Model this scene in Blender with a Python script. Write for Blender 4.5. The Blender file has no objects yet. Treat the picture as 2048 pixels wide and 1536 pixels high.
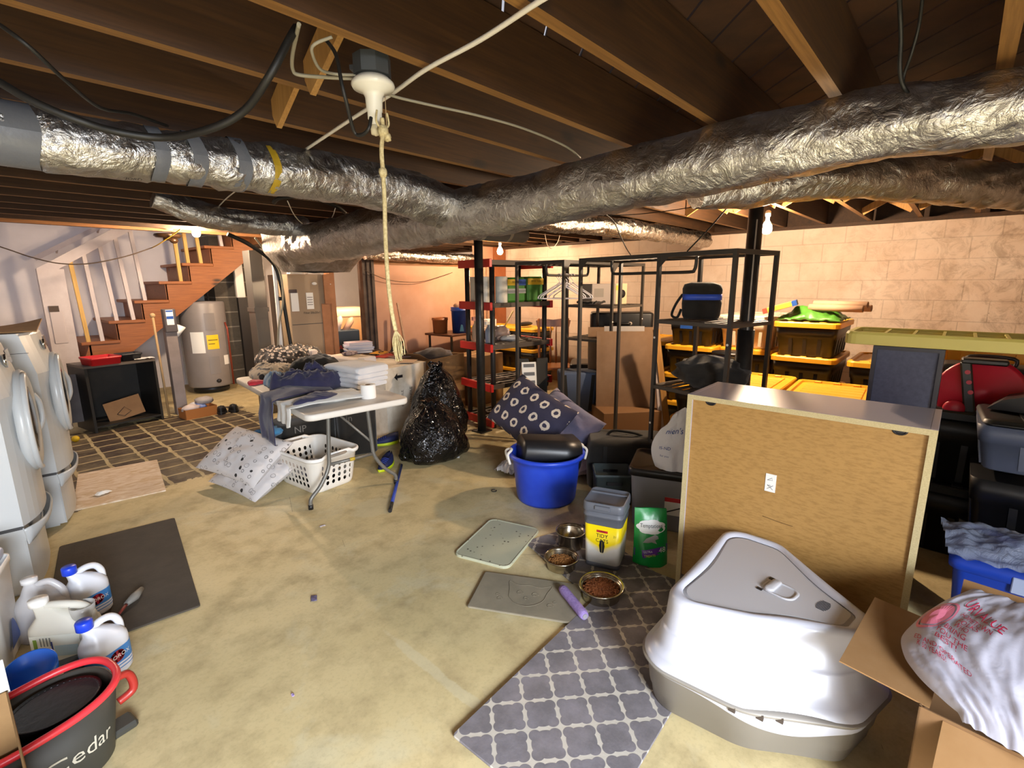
import bpy, math, random
from mathutils import Vector, Matrix, noise as mnoise
random.seed(7)
SC = bpy.context.scene
COL = SC.collection
V = Vector
PI = math.pi
R = math.radians

# ---------------------------------------------------------------- camera frame (metres; X towards the block wall, Y towards the stairs)
FPX, CAMH = 984.0, 1.6
_p, _a, _r = R(11.6), R(47.9), R(0.4)
_fh = V((math.sin(_a), math.cos(_a), 0)); _rt = V((math.cos(_a), -math.sin(_a), 0)); _up = V((0, 0, 1))
FWD = _fh * math.cos(_p) - _up * math.sin(_p)
_u = _up * math.cos(_p) + _fh * math.sin(_p)
RGT = _rt * math.cos(_r) - _u * math.sin(_r)
UPV = _u * math.cos(_r) + _rt * math.sin(_r)
CAMP = V((0, 0, CAMH))
def ray(x, y): return RGT * ((x - 1024) / FPX) - UPV * ((y - 768) / FPX) + FWD
def atz(x, y, z=0.0):
    d = ray(x, y); return CAMP + d * ((z - CAMH) / d.z)
def atx(x, y, X):
    d = ray(x, y); return CAMP + d * (X / d.x)
def aty(x, y, Y):
    d = ray(x, y); return CAMP + d * (Y / d.y)

# ---------------------------------------------------------------- materials
def lin(h):
    if not isinstance(h, str): return tuple(h)
    h = h.lstrip('#'); c = [int(h[i:i + 2], 16) / 255 for i in (0, 2, 4)]
    return tuple(x / 12.92 if x <= .04045 else ((x + .055) / 1.055) ** 2.4 for x in c)
MATS = {}
class NT:
    def __init__(s, name):
        s.m = bpy.data.materials.new(name); s.m.use_nodes = True
        s.t = s.m.node_tree; s.n = s.t.nodes; s.l = s.t.links
        s.n.clear(); s.out = s.n.new('ShaderNodeOutputMaterial')
        s.b = s.n.new('ShaderNodeBsdfPrincipled'); s.l.new(s.b.outputs[0], s.out.inputs[0])
        s._tc = None
    def tc(s, kind='Object'):
        if s._tc is None: s._tc = s.n.new('ShaderNodeTexCoord')
        return s._tc.outputs[kind]
    def node(s, typ, **kw):
        n = s.n.new(typ)
        for k, v in kw.items(): setattr(n, k, v)
        return n
    def link(s, a, b): s.l.new(a, b)
    def setv(s, sock, v):
        if hasattr(v, 'is_linked'): s.l.new(v, sock)
        else: sock.default_value = v
    def math(s, op, a, b=None, c=None, clamp=False):
        n = s.n.new('ShaderNodeMath'); n.operation = op; n.use_clamp = clamp
        s.setv(n.inputs[0], a)
        if b is not None: s.setv(n.inputs[1], b)
        if c is not None: s.setv(n.inputs[2], c)
        return n.outputs[0]
    def vmath(s, op, a, b=None):
        n = s.n.new('ShaderNodeVectorMath'); n.operation = op
        s.setv(n.inputs[0], a)
        if b is not None: s.setv(n.inputs[1], b)
        return n
    def mapping(s, scale=(1, 1, 1), rot=(0, 0, 0), loc=(0, 0, 0), src=None):
        n = s.n.new('ShaderNodeMapping'); s.l.new(src or s.tc(), n.inputs[0])
        n.inputs['Scale'].default_value = scale; n.inputs['Rotation'].default_value = rot; n.inputs['Location'].default_value = loc
        return n.outputs[0]
    def noise(s, scale=5, detail=4, rough=.55, vec=None, dist=0, out=0):
        n = s.n.new('ShaderNodeTexNoise'); s.l.new(vec or s.tc(), n.inputs['Vector'])
        n.inputs['Scale'].default_value = scale; n.inputs['Detail'].default_value = detail
        n.inputs['Roughness'].default_value = rough; n.inputs['Distortion'].default_value = dist
        return n.outputs[out]
    def voro(s, scale=5, feature='F1', rnd=1, vec=None, out=0):
        n = s.n.new('ShaderNodeTexVoronoi'); n.feature = feature; s.l.new(vec or s.tc(), n.inputs['Vector'])
        n.inputs['Scale'].default_value = scale; n.inputs['Randomness'].default_value = rnd
        return n.outputs[out]
    def ramp(s, fac, stops, interp='LINEAR'):
        n = s.n.new('ShaderNodeValToRGB'); s.l.new(fac, n.inputs[0]); r = n.color_ramp; r.interpolation = interp
        while len(r.elements) < len(stops): r.elements.new(.5)
        for e, (p, c) in zip(r.elements, stops):
            e.position = p; c = lin(c) if isinstance(c, str) else ((c, c, c) if isinstance(c, (int, float)) else c); e.color = (*c, 1)
        return n.outputs[0]
    def mix(s, fac, a, b, mode='MIX'):
        n = s.n.new('ShaderNodeMix'); n.data_type = 'RGBA'; n.blend_type = mode
        s.setv(n.inputs[0], fac)
        for i, v in ((6, a), (7, b)):
            if isinstance(v, str): v = (*lin(v), 1)
            elif isinstance(v, tuple) and len(v) == 3: v = (*v, 1)
            s.setv(n.inputs[i], v)
        return n.outputs[2]
    def bump(s, h, strength=.3, dist=.01, normal=None):
        n = s.n.new('ShaderNodeBump'); s.l.new(h, n.inputs['Height']); n.inputs['Strength'].default_value = strength
        n.inputs['Distance'].default_value = dist
        if normal is not None: s.l.new(normal, n.inputs['Normal'])
        s.l.new(n.outputs[0], s.b.inputs['Normal']); return n.outputs[0]
    def set(s, **kw):
        names = dict(color='Base Color', rough='Roughness', metal='Metallic', trans='Transmission Weight', alpha='Alpha', ior='IOR',
                     coat='Coat Weight', spec='Specular IOR Level', emit='Emission Color', emitstr='Emission Strength', sheen='Sheen Weight', sub='Subsurface Weight')
        for k, v in kw.items():
            if k in ('color', 'emit') and isinstance(v, str): v = (*lin(v), 1)
            elif k in ('color', 'emit') and isinstance(v, tuple) and len(v) == 3: v = (*v, 1)
            s.setv(s.b.inputs[names[k]], v)
        return s

def mat(name, color, rough=.5, metal=0, var=None, bump=None, coat=0, **kw):
    """var=(scale, hex2, contrast) noise variation ; bump=(scale, strength, dist)"""
    if name in MATS: return MATS[name]
    t = NT(name); c = (*lin(color), 1)
    if var:
        f = t.noise(var[0], 5, .6)
        f = t.ramp(f, [(.5 - var[2], 0), (.5 + var[2], 1)])
        c = t.mix(f, c, (*lin(var[1]), 1))
    t.set(color=c, rough=rough, metal=metal, coat=coat, **kw)
    if bump: t.bump(t.noise(bump[0], 5, .6), bump[1], bump[2])
    MATS[name] = t.m; return t.m

# ---------------------------------------------------------------- mesh builder
class MB:
    def __init__(s): s.v = []; s.f = []; s.mi = []; s.sm = []
    def add(s, vs, fs, mi=0, smooth=False):
        o = len(s.v); s.v += [tuple(v) for v in vs]
        for f in fs: s.f.append(tuple(i + o for i in f)); s.mi.append(mi); s.sm.append(smooth)
        return s
    def frame(s, c, ax, ay, az, mi=0, bev=0):
        c = V(c); ax, ay, az = V(ax), V(ay), V(az)
        if bev <= 0:
            vs = [c + ax * i + ay * j + az * k for k in (-.5, .5) for j in (-.5, .5) for i in (-.5, .5)]
            return s.add(vs, [(0, 2, 3, 1), (4, 5, 7, 6), (0, 1, 5, 4), (2, 6, 7, 3), (0, 4, 6, 2), (1, 3, 7, 5)], mi)
        L = [a.length for a in (ax, ay, az)]; b = [min(bev / max(l, 1e-6), .49) for l in L]
        vs = []; idx = {}
        for k in (-1, 1):
            for j in (-1, 1):
                for i in (-1, 1):
                    for m in range(3):
                        q = [i * .5, j * .5, k * .5]
                        for n in range(3):
                            if n != m: q[n] -= (i, j, k)[n] * b[n]
                        idx[(i, j, k, m)] = len(vs); vs.append(c + ax * q[0] + ay * q[1] + az * q[2])
        fs = []
        for m in range(3):
            o = [n for n in range(3) if n != m]
            for sg in (-1, 1):
                q = []
                for (a, bb) in ((-1, -1), (1, -1), (1, 1), (-1, 1)):
                    t = [0, 0, 0]; t[m] = sg; t[o[0]] = a; t[o[1]] = bb; q.append(idx[(*t, m)])
                if (sg > 0) == (m == 1): q.reverse()
                fs.append(tuple(q))
        for m in range(3):
            o = [n for n in range(3) if n != m]
            for a in (-1, 1):
                for bb in (-1, 1):
                    t0 = [0, 0, 0]; t1 = [0, 0, 0]; t0[m] = -1; t1[m] = 1
                    for t in (t0, t1): t[o[0]] = a; t[o[1]] = bb
                    q = [idx[(*t0, o[0])], idx[(*t1, o[0])], idx[(*t1, o[1])], idx[(*t0, o[1])]]
                    if (a * bb > 0) != (m == 1): q.reverse()
                    fs.append(tuple(q))
        for i in (-1, 1):
            for j in (-1, 1):
                for k in (-1, 1):
                    q = [idx[(i, j, k, m)] for m in range(3)]
                    if i * j * k < 0: q.reverse()
                    fs.append(tuple(q))
        return s.add(vs, fs, mi)
    def box(s, x0, x1, y0, y1, z0, z1, mi=0, bev=0):
        return s.frame(((x0 + x1) / 2, (y0 + y1) / 2, (z0 + z1) / 2), (x1 - x0, 0, 0), (0, y1 - y0, 0), (0, 0, z1 - z0), mi, bev)
    def beam(s, a, b, w, h, up=(0, 0, 1), mi=0, bev=0):
        a, b = V(a), V(b); d = b - a; up = V(up)
        if abs(d.normalized().dot(up.normalized())) > .99: up = V((0, 1, 0)) if abs(d.normalized().y) < .9 else V((1, 0, 0))
        sx = d.cross(up).normalized(); uz = sx.cross(d).normalized()
        return s.frame((a + b) / 2, d, -sx * w, uz * h, mi, bev)
    def tube(s, pts, r, n=8, mi=0, cap=True, smooth=True, closed=False, disp=None):
        pts = [V(p) for p in pts]; N = len(pts)
        rs = r if isinstance(r, (list, tuple)) else [r] * N
        up = None; vs = []; fs = []
        for i, p in enumerate(pts):
            a = pts[i - 1] if (i > 0 or closed) else p; b = pts[(i + 1) % N] if (i < N - 1 or closed) else p
            t = (b - a)
            if t.length < 1e-9: t = V((0, 0, 1))
            t.normalize()
            if up is None: up = V((0, 0, 1)) if abs(t.z) < .9 else V((1, 0, 0))
            sx = t.cross(up)
            if sx.length < 1e-6: sx = t.cross(V((1, .3, 0)))
            sx.normalize(); up = sx.cross(t).normalized()
            for k in range(n):
                an = 2 * PI * k / n; rr = rs[i]
                if disp: rr = disp(i, an, rr, p)
                vs.append(p + sx * (math.cos(an) * rr) + up * (math.sin(an) * rr))
        M = N if closed else N - 1
        for i in range(M):
            for k in range(n):
                a = i * n + k; b = i * n + (k + 1) % n; c = ((i + 1) % N) * n + (k + 1) % n; d = ((i + 1) % N) * n + k
                fs.append((a, b, c, d))
        s.add(vs, fs, mi, smooth)
        if cap and not closed:
            o = len(s.v) - len(vs)
            s.f.append(tuple(o + k for k in reversed(range(n)))); s.mi.append(mi); s.sm.append(False)
            s.f.append(tuple(o + (N - 1) * n + k for k in range(n))); s.mi.append(mi); s.sm.append(False)
        return s
    def cyl(s, a, b, r, n=16, mi=0, r2=None): return s.tube([a, b], [r, r if r2 is None else r2], n, mi)
    def lathe(s, prof, n=24, c=(0, 0, 0), mi=0, sx=1, sy=1, smooth=True, shape=None):
        """prof: (r,z) list; shape(angle)->radius multiplier pair (x,y) unit outline"""
        c = V(c); vs = []; fs = []; m = len(prof)
        for (r, z) in prof:
            for k in range(n):
                a = 2 * PI * k / n
                if shape: x, y = shape(a)
                else: x, y = math.cos(a), math.sin(a)
                vs.append(c + V((x * r * sx, y * r * sy, z)))
        for i in range(m - 1):
            for k in range(n):
                fs.append((i * n + k, i * n + (k + 1) % n, (i + 1) * n + (k + 1) % n, (i + 1) * n + k))
        s.add(vs, fs, mi, smooth)
        o = len(s.v) - len(vs)
        if prof[0][0] > 1e-5: s.f.append(tuple(o + k for k in reversed(range(n)))); s.mi.append(mi); s.sm.append(False)
        if prof[-1][0] > 1e-5: s.f.append(tuple(o + (m - 1) * n + k for k in range(n))); s.mi.append(mi); s.sm.append(False)
        return s
    def loft(s, rings, mi=0, smooth=True, cap0=True, cap1=True, mis=None):
        n = len(rings[0]); vs = [V(p) for r in rings for p in r]; o = len(s.v)
        for i in range(len(rings) - 1):
            q = [(i * n + k, i * n + (k + 1) % n, (i + 1) * n + (k + 1) % n, (i + 1) * n + k) for k in range(n)]
            if i == 0: s.add(vs, q, mis[i] if mis else mi, smooth)
            else:
                for f in q: s.f.append(tuple(x + o for x in f)); s.mi.append(mis[i] if mis else mi); s.sm.append(smooth)
        if cap0: s.f.append(tuple(o + k for k in reversed(range(n)))); s.mi.append(mi); s.sm.append(False)
        if cap1: s.f.append(tuple(o + (len(rings) - 1) * n + k for k in range(n))); s.mi.append(mi); s.sm.append(False)
        return s
    def prism(s, poly, o, ax, ay, az, mi=0):
        o, ax, ay, az = V(o), V(ax), V(ay), V(az); n = len(poly)
        r0 = [o + ax * p[0] + ay * p[1] for p in poly]; r1 = [p + az for p in r0]
        return s.loft([r0, r1], mi, False)
    def grid(s, fn, nu, nv, mi=0, smooth=True, thick=0, mifn=None):
        vs = [V(fn(i / nu, j / nv)) for j in range(nv + 1) for i in range(nu + 1)]
        fs = []; ms = []
        for j in range(nv):
            for i in range(nu):
                a = j * (nu + 1) + i; fs.append((a, a + 1, a + nu + 2, a + nu + 1)); ms.append(mifn((i + .5) / nu, (j + .5) / nv) if mifn else mi)
        if thick:
            nrm = [V((0, 0, 0)) for _ in vs]
            for f in fs:
                n = (vs[f[1]] - vs[f[0]]).cross(vs[f[3]] - vs[f[0]])
                for i in f: nrm[i] += n
            base = len(vs)
            vs = vs + [v - (n.normalized() if n.length > 0 else V((0, 0, 1))) * thick for v, n in zip(vs, nrm)]
            fs2 = [tuple(base + i for i in reversed(f)) for f in fs]
            edge = [j * (nu + 1) for j in range(nv + 1)]
            per = [i for i in range(nu + 1)] + [j * (nu + 1) + nu for j in range(1, nv + 1)] + [nv * (nu + 1) + i for i in range(nu - 1, -1, -1)] + [j * (nu + 1) for j in range(nv - 1, 0, -1)]
            fs3 = [(per[k], per[k] + base, per[(k + 1) % len(per)] + base, per[(k + 1) % len(per)]) for k in range(len(per))]
            o = len(s.v); s.v += [tuple(v) for v in vs]
            for f, m in zip(fs + fs2, ms + ms): s.f.append(tuple(i + o for i in f)); s.mi.append(m); s.sm.append(smooth)
            for f in fs3: s.f.append(tuple(i + o for i in f)); s.mi.append(mi); s.sm.append(False)
            return s
        o = len(s.v); s.v += [tuple(v) for v in vs]
        for f, m in zip(fs, ms): s.f.append(tuple(i + o for i in f)); s.mi.append(m); s.sm.append(smooth)
        return s
    def ball(s, c, rx, ry=None, rz=None, n=16, m=10, mi=0, disp=None):
        ry = ry or rx; rz = rz or rx; c = V(c); vs = []; fs = []
        for j in range(m + 1):
            th = PI * j / m
            for k in range(n):
                a = 2 * PI * k / n; d = V((math.sin(th) * math.cos(a), math.sin(th) * math.sin(a), -math.cos(th)))
                q = disp(d) if disp else 1
                vs.append(c + V((d.x * rx * q, d.y * ry * q, d.z * rz * q)))
        for j in range(m):
            for k in range(n): fs.append((j * n + k, j * n + (k + 1) % n, (j + 1) * n + (k + 1) % n, (j + 1) * n + k))
        return s.add(vs, fs, mi, True)
    def text(s, string, o, ax, ay, h, mi=0, lift=None, align='CENTER', depth=.0008, squash=1, bend=None):
        """flat lettering: string centred at o, ax/ay unit vectors, h = letter height"""
        cu = bpy.data.curves.new('lettering', 'FONT'); cu.body = string; cu.size = 1; cu.align_x = align; cu.align_y = 'CENTER'; cu.resolution_u = 2
        ob = bpy.data.objects.new('lettering', cu); COL.objects.link(ob)
        dg = bpy.context.evaluated_depsgraph_get(); me = bpy.data.meshes.new_from_object(ob.evaluated_get(dg))
        o, ax, ay = V(o), V(ax).normalized(), V(ay).normalized(); az = ax.cross(ay)
        k = h / .7
        vs = []
        for v in me.vertices:
            x, y = v.co.x * k * squash, v.co.y * k
            if bend: vs.append(bend(x, y))
            else: vs.append(o + ax * x + ay * y + az * depth)
        s.add(vs, [tuple(p.vertices) for p in me.polygons], mi)
        bpy.data.objects.remove(ob); bpy.data.curves.remove(cu); bpy.data.meshes.remove(me)
        return s
    def xf(s, m, start=0):
        for i in range(start, len(s.v)): s.v[i] = tuple(m @ V(s.v[i]))
        return s

def rrect(w, d, r, n=5):
    """rounded-rectangle outline, CCW, centred"""
    r = min(r, w / 2 - 1e-4, d / 2 - 1e-4); out = []
    for (cx, cy, a0) in ((w / 2 - r, d / 2 - r, 0), (-w / 2 + r, d / 2 - r, 90), (-w / 2 + r, -d / 2 + r, 180), (w / 2 - r, -d / 2 + r, 270)):
        for k in range(n + 1):
            a = R(a0 + 90 * k / n); out.append((cx + r * math.cos(a), cy + r * math.sin(a)))
    return out
def ring(poly, z, s=1.0, off=0.0):
    return [(x * s + (off * (1 if x > 0 else -1) if off else 0), y * s + (off * (1 if y > 0 else -1) if off else 0), z) for x, y in poly]

def mkmesh(name, mb, mats, smooth=None):
    me = bpy.data.meshes.new(name); me.from_pydata(mb.v, [], mb.f)
    for m in (mats if isinstance(mats, (list, tuple)) else [mats]): me.materials.append(m)
    me.polygons.foreach_set('material_index', mb.mi); me.polygons.foreach_set('use_smooth', mb.sm)
    if len(mb.f) < 60000:
        import bmesh
        bm = bmesh.new(); bm.from_mesh(me); bmesh.ops.recalc_face_normals(bm, faces=bm.faces); bm.to_mesh(me); bm.free()
    me.update(); return me
def thing(name, label, cat, loc=(0, 0, 0), rz=0, group=None, rot=None):
    o = bpy.data.objects.new(name, None); COL.objects.link(o); o.location = loc
    o.rotation_euler = rot if rot else (0, 0, rz); o.empty_display_size = .05
    o['label'] = label; o['category'] = cat
    if group: o['group'] = group
    return o
def part(name, mb, mats, parent, label=None, stuff=False, bev=0):
    o = bpy.data.objects.new(name, mkmesh(name, mb, mats)); COL.objects.link(o); o.parent = parent
    if label: o['label'] = label
    if stuff: o['kind'] = 'stuff'
    return o
def single(name, mb, mats, label, cat, loc=(0, 0, 0), rz=0, group=None, rot=None, kind=None):
    o = bpy.data.objects.new(name, mkmesh(name, mb, mats)); COL.objects.link(o); o.location = loc
    o.rotation_euler = rot if rot else (0, 0, rz)
    o['label'] = label; o['category'] = cat
    if group: o['group'] = group
    if kind: o['kind'] = kind
    return o
def struct(name, mb, mats, label=None, parent=None, cat=None):
    o = bpy.data.objects.new(name, mkmesh(name, mb, mats)); COL.objects.link(o); o['kind'] = 'structure'
    if label: o['label'] = label
    if cat: o['category'] = cat
    if parent: o.parent = parent
    return o
def dup(root, loc, rz=None, label=None, group=None, rot=None, scale=None):
    r = root.copy(); COL.objects.link(r); r.location = loc
    if rz is not None: r.rotation_euler = (0, 0, rz)
    if rot is not None: r.rotation_euler = rot
    if scale is not None: r.scale = scale
    if label: r['label'] = label
    if group: r['group'] = group
    for ch in root.children:
        c = ch.copy(); COL.objects.link(c); c.parent = r
        for g in ch.children:
            d = g.copy(); COL.objects.link(d); d.parent = c
    return r
def solidify(o, t, off=0):
    m = o.modifiers.new('sol', 'SOLIDIFY'); m.thickness = t; m.offset = off; return o
def subsurf(o, n=1):
    m = o.modifiers.new('sub', 'SUBSURF'); m.levels = n; m.render_levels = n; return o
def bevel(o, w=.004, n=2):
    m = o.modifiers.new('bev', 'BEVEL'); m.width = w; m.segments = n; m.limit_method = 'ANGLE'; return o
def catmull(pts, k=6):
    pts = [V(p) for p in pts]; out = []
    for i in range(len(pts) - 1):
        p0 = pts[max(i - 1, 0)]; p1 = pts[i]; p2 = pts[i + 1]; p3 = pts[min(i + 2, len(pts) - 1)]
        for j in range(k):
            t = j / k
            out.append(.5 * ((2 * p1) + (p2 - p0) * t + (2 * p0 - 5 * p1 + 4 * p2 - p3) * t * t + (3 * p1 - p0 - 3 * p2 + p3) * t ** 3))
    out.append(pts[-1]); return out
def nz(p, s=1.0): return mnoise.noise(V(p) * s)
def lerp(a, b, t): return a + (b - a) * t
# ================================================================ setting: materials
def concrete():
    t = NT('concrete_floor'); P = t.tc()
    n1 = t.noise(.9, 6, .6); n2 = t.noise(5, 6, .65); n3 = t.noise(60, 3, .6); n4 = t.noise(2.3, 4, .6, dist=.6)
    c = t.mix(t.ramp(n1, [(.35, 0), (.65, 1)]), '#bfae80', '#d0bf92')
    c = t.mix(t.math('MULTIPLY', t.ramp(n2, [(.46, 0), (.7, 1)]), .55), c, '#8d7b57')
    c = t.mix(t.math('MULTIPLY', t.ramp(n4, [(.56, 0), (.66, 1)]), .4), c, '#c9c4a6')
    c = t.mix(t.math('MULTIPLY', t.ramp(n3, [(.35, 1), (.5, 0)]), .13), c, '#7a6b50')
    # dark residue of old floor tiles near the stairs (own-shaped wear)
    sp = t.node('ShaderNodeSeparateXYZ'); t.link(P, sp.inputs[0]); X, Y = sp.outputs[0], sp.outputs[1]
    br = t.node('ShaderNodeTexBrick'); wv = t.vmath('SCALE', t.vmath('SUBTRACT', t.noise(4, 3, .6, out=1), (.5, .5, .5)).outputs[0]); wv.inputs[3].default_value = .07; t.link(t.vmath('ADD', t.mapping((1, 1, 1), (0, 0, R(90)), (.05, .02, 0)), wv.outputs[0]).outputs[0], br.inputs[0])
    br.offset = 0; br.inputs['Scale'].default_value = 1; br.inputs['Brick Width'].default_value = .24; br.inputs['Row Height'].default_value = .24
    br.inputs['Mortar Size'].default_value = .016; br.inputs['Mortar Smooth'].default_value = .3
    br.inputs['Color1'].default_value = (1, 1, 1, 1); br.inputs['Color2'].default_value = (.85, .85, .85, 1); br.inputs['Mortar'].default_value = (.25, .25, .25, 1)
    wob = t.math('MULTIPLY', t.math('SUBTRACT', n2, .5), .5)
    def edge(a, lo, hi): return t.math('MULTIPLY', t.math('GREATER_THAN', t.math('ADD', a, wob), lo), t.math('LESS_THAN', t.math('ADD', a, wob), hi))
    mask = t.math('MULTIPLY', edge(X, .2, 2.3), edge(Y, 4.6, 7.15))
    streak = t.noise(9, 5, .7, vec=t.mapping((1, 9, 1)))
    mask = t.math('MULTIPLY', mask, t.math('MULTIPLY', br.outputs[0], t.ramp(streak, [(.3, .7), (.45, 1)])))
    c = t.mix(t.math('MULTIPLY', mask, t.ramp(t.noise(3, 5, .7), [(.3, .8), (.55, 1)])), c, t.mix(n3, '#1f1512', '#3a2822'))
    # pale worn patches with shapes of their own
    for (cx, cy, rx_, ry_) in ((1.86, 3.0, .26, .16), (1.1, 1.35, .03, .5)):
        e = t.math('ADD', t.math('POWER', t.math('DIVIDE', t.math('SUBTRACT', X, cx), rx_), 2), t.math('POWER', t.math('DIVIDE', t.math('SUBTRACT', Y, cy), ry_), 2))
        c = t.mix(t.ramp(t.math('ADD', e, t.math('MULTIPLY', t.math('SUBTRACT', n2, .5), 3.2)), [(.6, .4), (.95, 0)]), c, '#c6c0a2')
    v = t.voro(3, 'DISTANCE_TO_EDGE', 1, vec=t.mapping((1, 1, 1), (0, 0, .3)))
    c = t.mix(t.math('MULTIPLY', t.math('LESS_THAN', v, .004), t.math('MULTIPLY', t.math('GREATER_THAN', n1, .6), .4)), c, '#5a4a36')
    t.set(color=c, rough=t.ramp(n2, [(.3, .5), (.7, .75)])); t.bump(n2, .25, .004)
    return t.m
def wood(name, c1, c2, c3, axis=0, rough=.7, scale=1.0, knots=True):
    t = NT(name); sc = [9 * scale] * 3; sc[axis] = .6 * scale
    g = t.noise(3, 6, .65, vec=t.mapping(tuple(sc)), dist=.4); big = t.noise(.8 * scale, 3)
    sc2 = [60 * scale] * 3; sc2[axis] = 2 * scale
    f = t.noise(2, 3, .6, vec=t.mapping(tuple(sc2)))
    c = t.mix(t.ramp(g, [(.35, 0), (.65, 1)]), c1, c2); c = t.mix(t.math('MULTIPLY', t.ramp(f, [(.4, 0), (.65, 1)]), .45), c, c3)
    c = t.mix(t.math('MULTIPLY', t.ramp(big, [(.4, 0), (.7, 1)]), .35), c, c3)
    if knots:
        sk = [5] * 3; sk[axis] = 2.0
        k = t.voro(1, 'F1', 1, vec=t.mapping(tuple(sk)))
        c = t.mix(t.ramp(k, [(.06, .9), (.16, 0)]), c, '#180d06')
    t.set(color=c, rough=rough); t.bump(g, .2, .004); return t.m
def blockwall():
    t = NT('painted_block'); P = t.tc()
    # wall plane is YZ : brick texture reads (y, z)
    sp = t.node('ShaderNodeSeparateXYZ'); t.link(P, sp.inputs[0]); cb = t.node('ShaderNodeCombineXYZ')
    t.link(sp.outputs[1], cb.inputs[0]); t.link(sp.outputs[2], cb.inputs[1])
    br = t.node('ShaderNodeTexBrick'); t.link(cb.outputs[0], br.inputs[0]); br.inputs['Scale'].default_value = 1
    br.inputs['Brick Width'].default_value = .406; br.inputs['Row Height'].default_value = .2; br.inputs['Mortar Size'].default_value = .007; br.inputs['Mortar Smooth'].default_value = .6
    br.inputs['Color1'].default_value = (1, 1, 1, 1); br.inputs['Color2'].default_value = (.93, .93, .93, 1); br.inputs['Mortar'].default_value = (.3, .3, .3, 1)
    n1 = t.noise(1.6, 6, .65); n2 = t.noise(14, 6, .7); n3 = t.noise(45, 4, .7); n4 = t.noise(3.4, 5, .7, dist=.5)
    c = t.mix(t.ramp(n1, [(.38, 0), (.66, 1)]), '#c8b09c', '#d8c6b6')
    c = t.mix(t.math('MULTIPLY', t.ramp(n4, [(.55, 0), (.72, 1)]), .3), c, '#a98f70')
    # more soiling towards the near (low Y) end of the wall
    near = t.ramp(t.math('MULTIPLY_ADD', sp.outputs[1], -.3, .55, clamp=True), [(0, 0), (1, 1)])
    c = t.mix(t.math('MULTIPLY', near, t.ramp(t.noise(6, 6, .75, dist=.8), [(.47, 0), (.62, .75)])), c, '#77604a')
    c = t.mix(t.math('MULTIPLY', t.ramp(n3, [(.66, 0), (.72, 1)]), t.ramp(n2, [(.5, 0), (.6, .9)])), c, '#5e4634')
    c = t.mix(1.0, c, t.mix(.75, br.outputs[0], (1, 1, 1)), 'MULTIPLY')
    t.set(color=c, rough=.85)
    h = t.math('ADD', t.math('MULTIPLY', br.outputs[1], -1.0), t.math('MULTIPLY', n2, .35)); t.bump(h, .35, .008); return t.m
def foil(name, tint='#d2cfca', rough=.27, amp=.6):
    t = NT(name); n = t.noise(28, 5, .62, dist=1.2); v = t.voro(34, 'F1', 1); s = t.noise(9, 4, .6, dist=2)
    t.set(color=t.mix(t.ramp(s, [(.4, 0), (.7, 1)]), tint, '#aaa5a0'), metal=1.0, rough=t.ramp(n, [(.3, rough), (.7, rough + .16)]))
    h = t.math('ADD', n, t.math('MULTIPLY', s, 1.4)); t.bump(h, amp, .012); return t.m
FLOOR = concrete()
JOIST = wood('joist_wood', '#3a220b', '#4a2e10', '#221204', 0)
JLIT = wood('joist_lit_edge_wood', '#7d5626', '#8f6630', '#57390f', 0, knots=False)  # floor light painted into the joist undersides: paler copy of the joist wood
JOISTY = wood('header_wood', '#8a5a30', '#9a683a', '#5c3a1c', 0, knots=False)
BRIDGE = wood('bridging_wood', '#a5793f', '#b68a4c', '#7c5728', 2, knots=False)
SUBFLOOR = mat('subfloor_board', '#4a2d17', .8, var=(6, '#2f1b0d', .2))
BLOCK = blockwall()
FOIL = foil('foil_jacket'); FOIL3 = foil('foil_plenum', '#8d857d', .55, .5); FOIL2 = foil('foil_jacket_fine', '#c3bcb2', .2, .7)
WALLW = mat('white_wall_paint', '#e2dcdd', .75, var=(2, '#d6d0d1', .2), bump=(40, .08, .003))
PINK = mat('pink_partition_panel', '#c79a80', .8, var=(2.2, '#b98a6e', .2), bump=(30, .1, .003))
BLACKM = mat('black_powder_metal', '#2a2826', .45, bump=(80, .05, .001))
IRON = mat('post_black_paint', '#161616', .38, var=(20, '#2a2826', .2), bump=(25, .15, .002))
WHITEP = mat('white_plastic', '#e6e4e0', .4)

# ================================================================ setting: geometry
b = MB(); b.box(-2.6, 6.6, -2.8, 9.5, -.1, 0); struct('floor', b, FLOOR, 'bare stained concrete basement floor')
b = MB(); b.box(6.5, 6.7, -2.8, 6.1, 0, 2.17); struct('wall_right', b, BLOCK, 'cream painted concrete block wall, stained and chipped')
b = MB(); b.box(6.5, 6.7, 6.1, 9.5, 0, 2.17); struct('wall_right', b, WALLW)
b = MB(); b.box(6.4, 6.66, -2.8, 9.3, 2.17, 2.2); struct('trim_1', b, JOIST, 'grey timber sill plate on top of the block wall')
b = MB(); b.box(6.6, 6.64, -2.8, 9.5, 2.2, 2.45); struct('trim_2', b, JOIST)
b = MB(); b.box(-1.75, 3.3, 9.3, 9.5, 0, 4.3); struct('wall_back', b, WALLW, 'white painted wall behind the stairs')
b = MB(); b.box(3.3, 6.7, 9.3, 9.5, 0, 2.45); struct('wall_back', b, WALLW)
b = MB(); b.box(-1.75, 3.3, 6.80, 6.88, 2.47, 4.3); struct('wall_stairwell', b, WALLW)
b = MB(); b.box(3.2, 3.3, 6.88, 9.3, 2.47, 4.3); struct('wall_stairwell', b, WALLW)
b = MB(); b.box(-1.75, -1.6, 6.88, 9.3, 2.45, 4.3); struct('wall_stairwell', b, WALLW)
b = MB(); b.box(-1.75, -1.6, -2.8, 9.5, 0, 2.45); struct('wall_left', b, WALLW)
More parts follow.
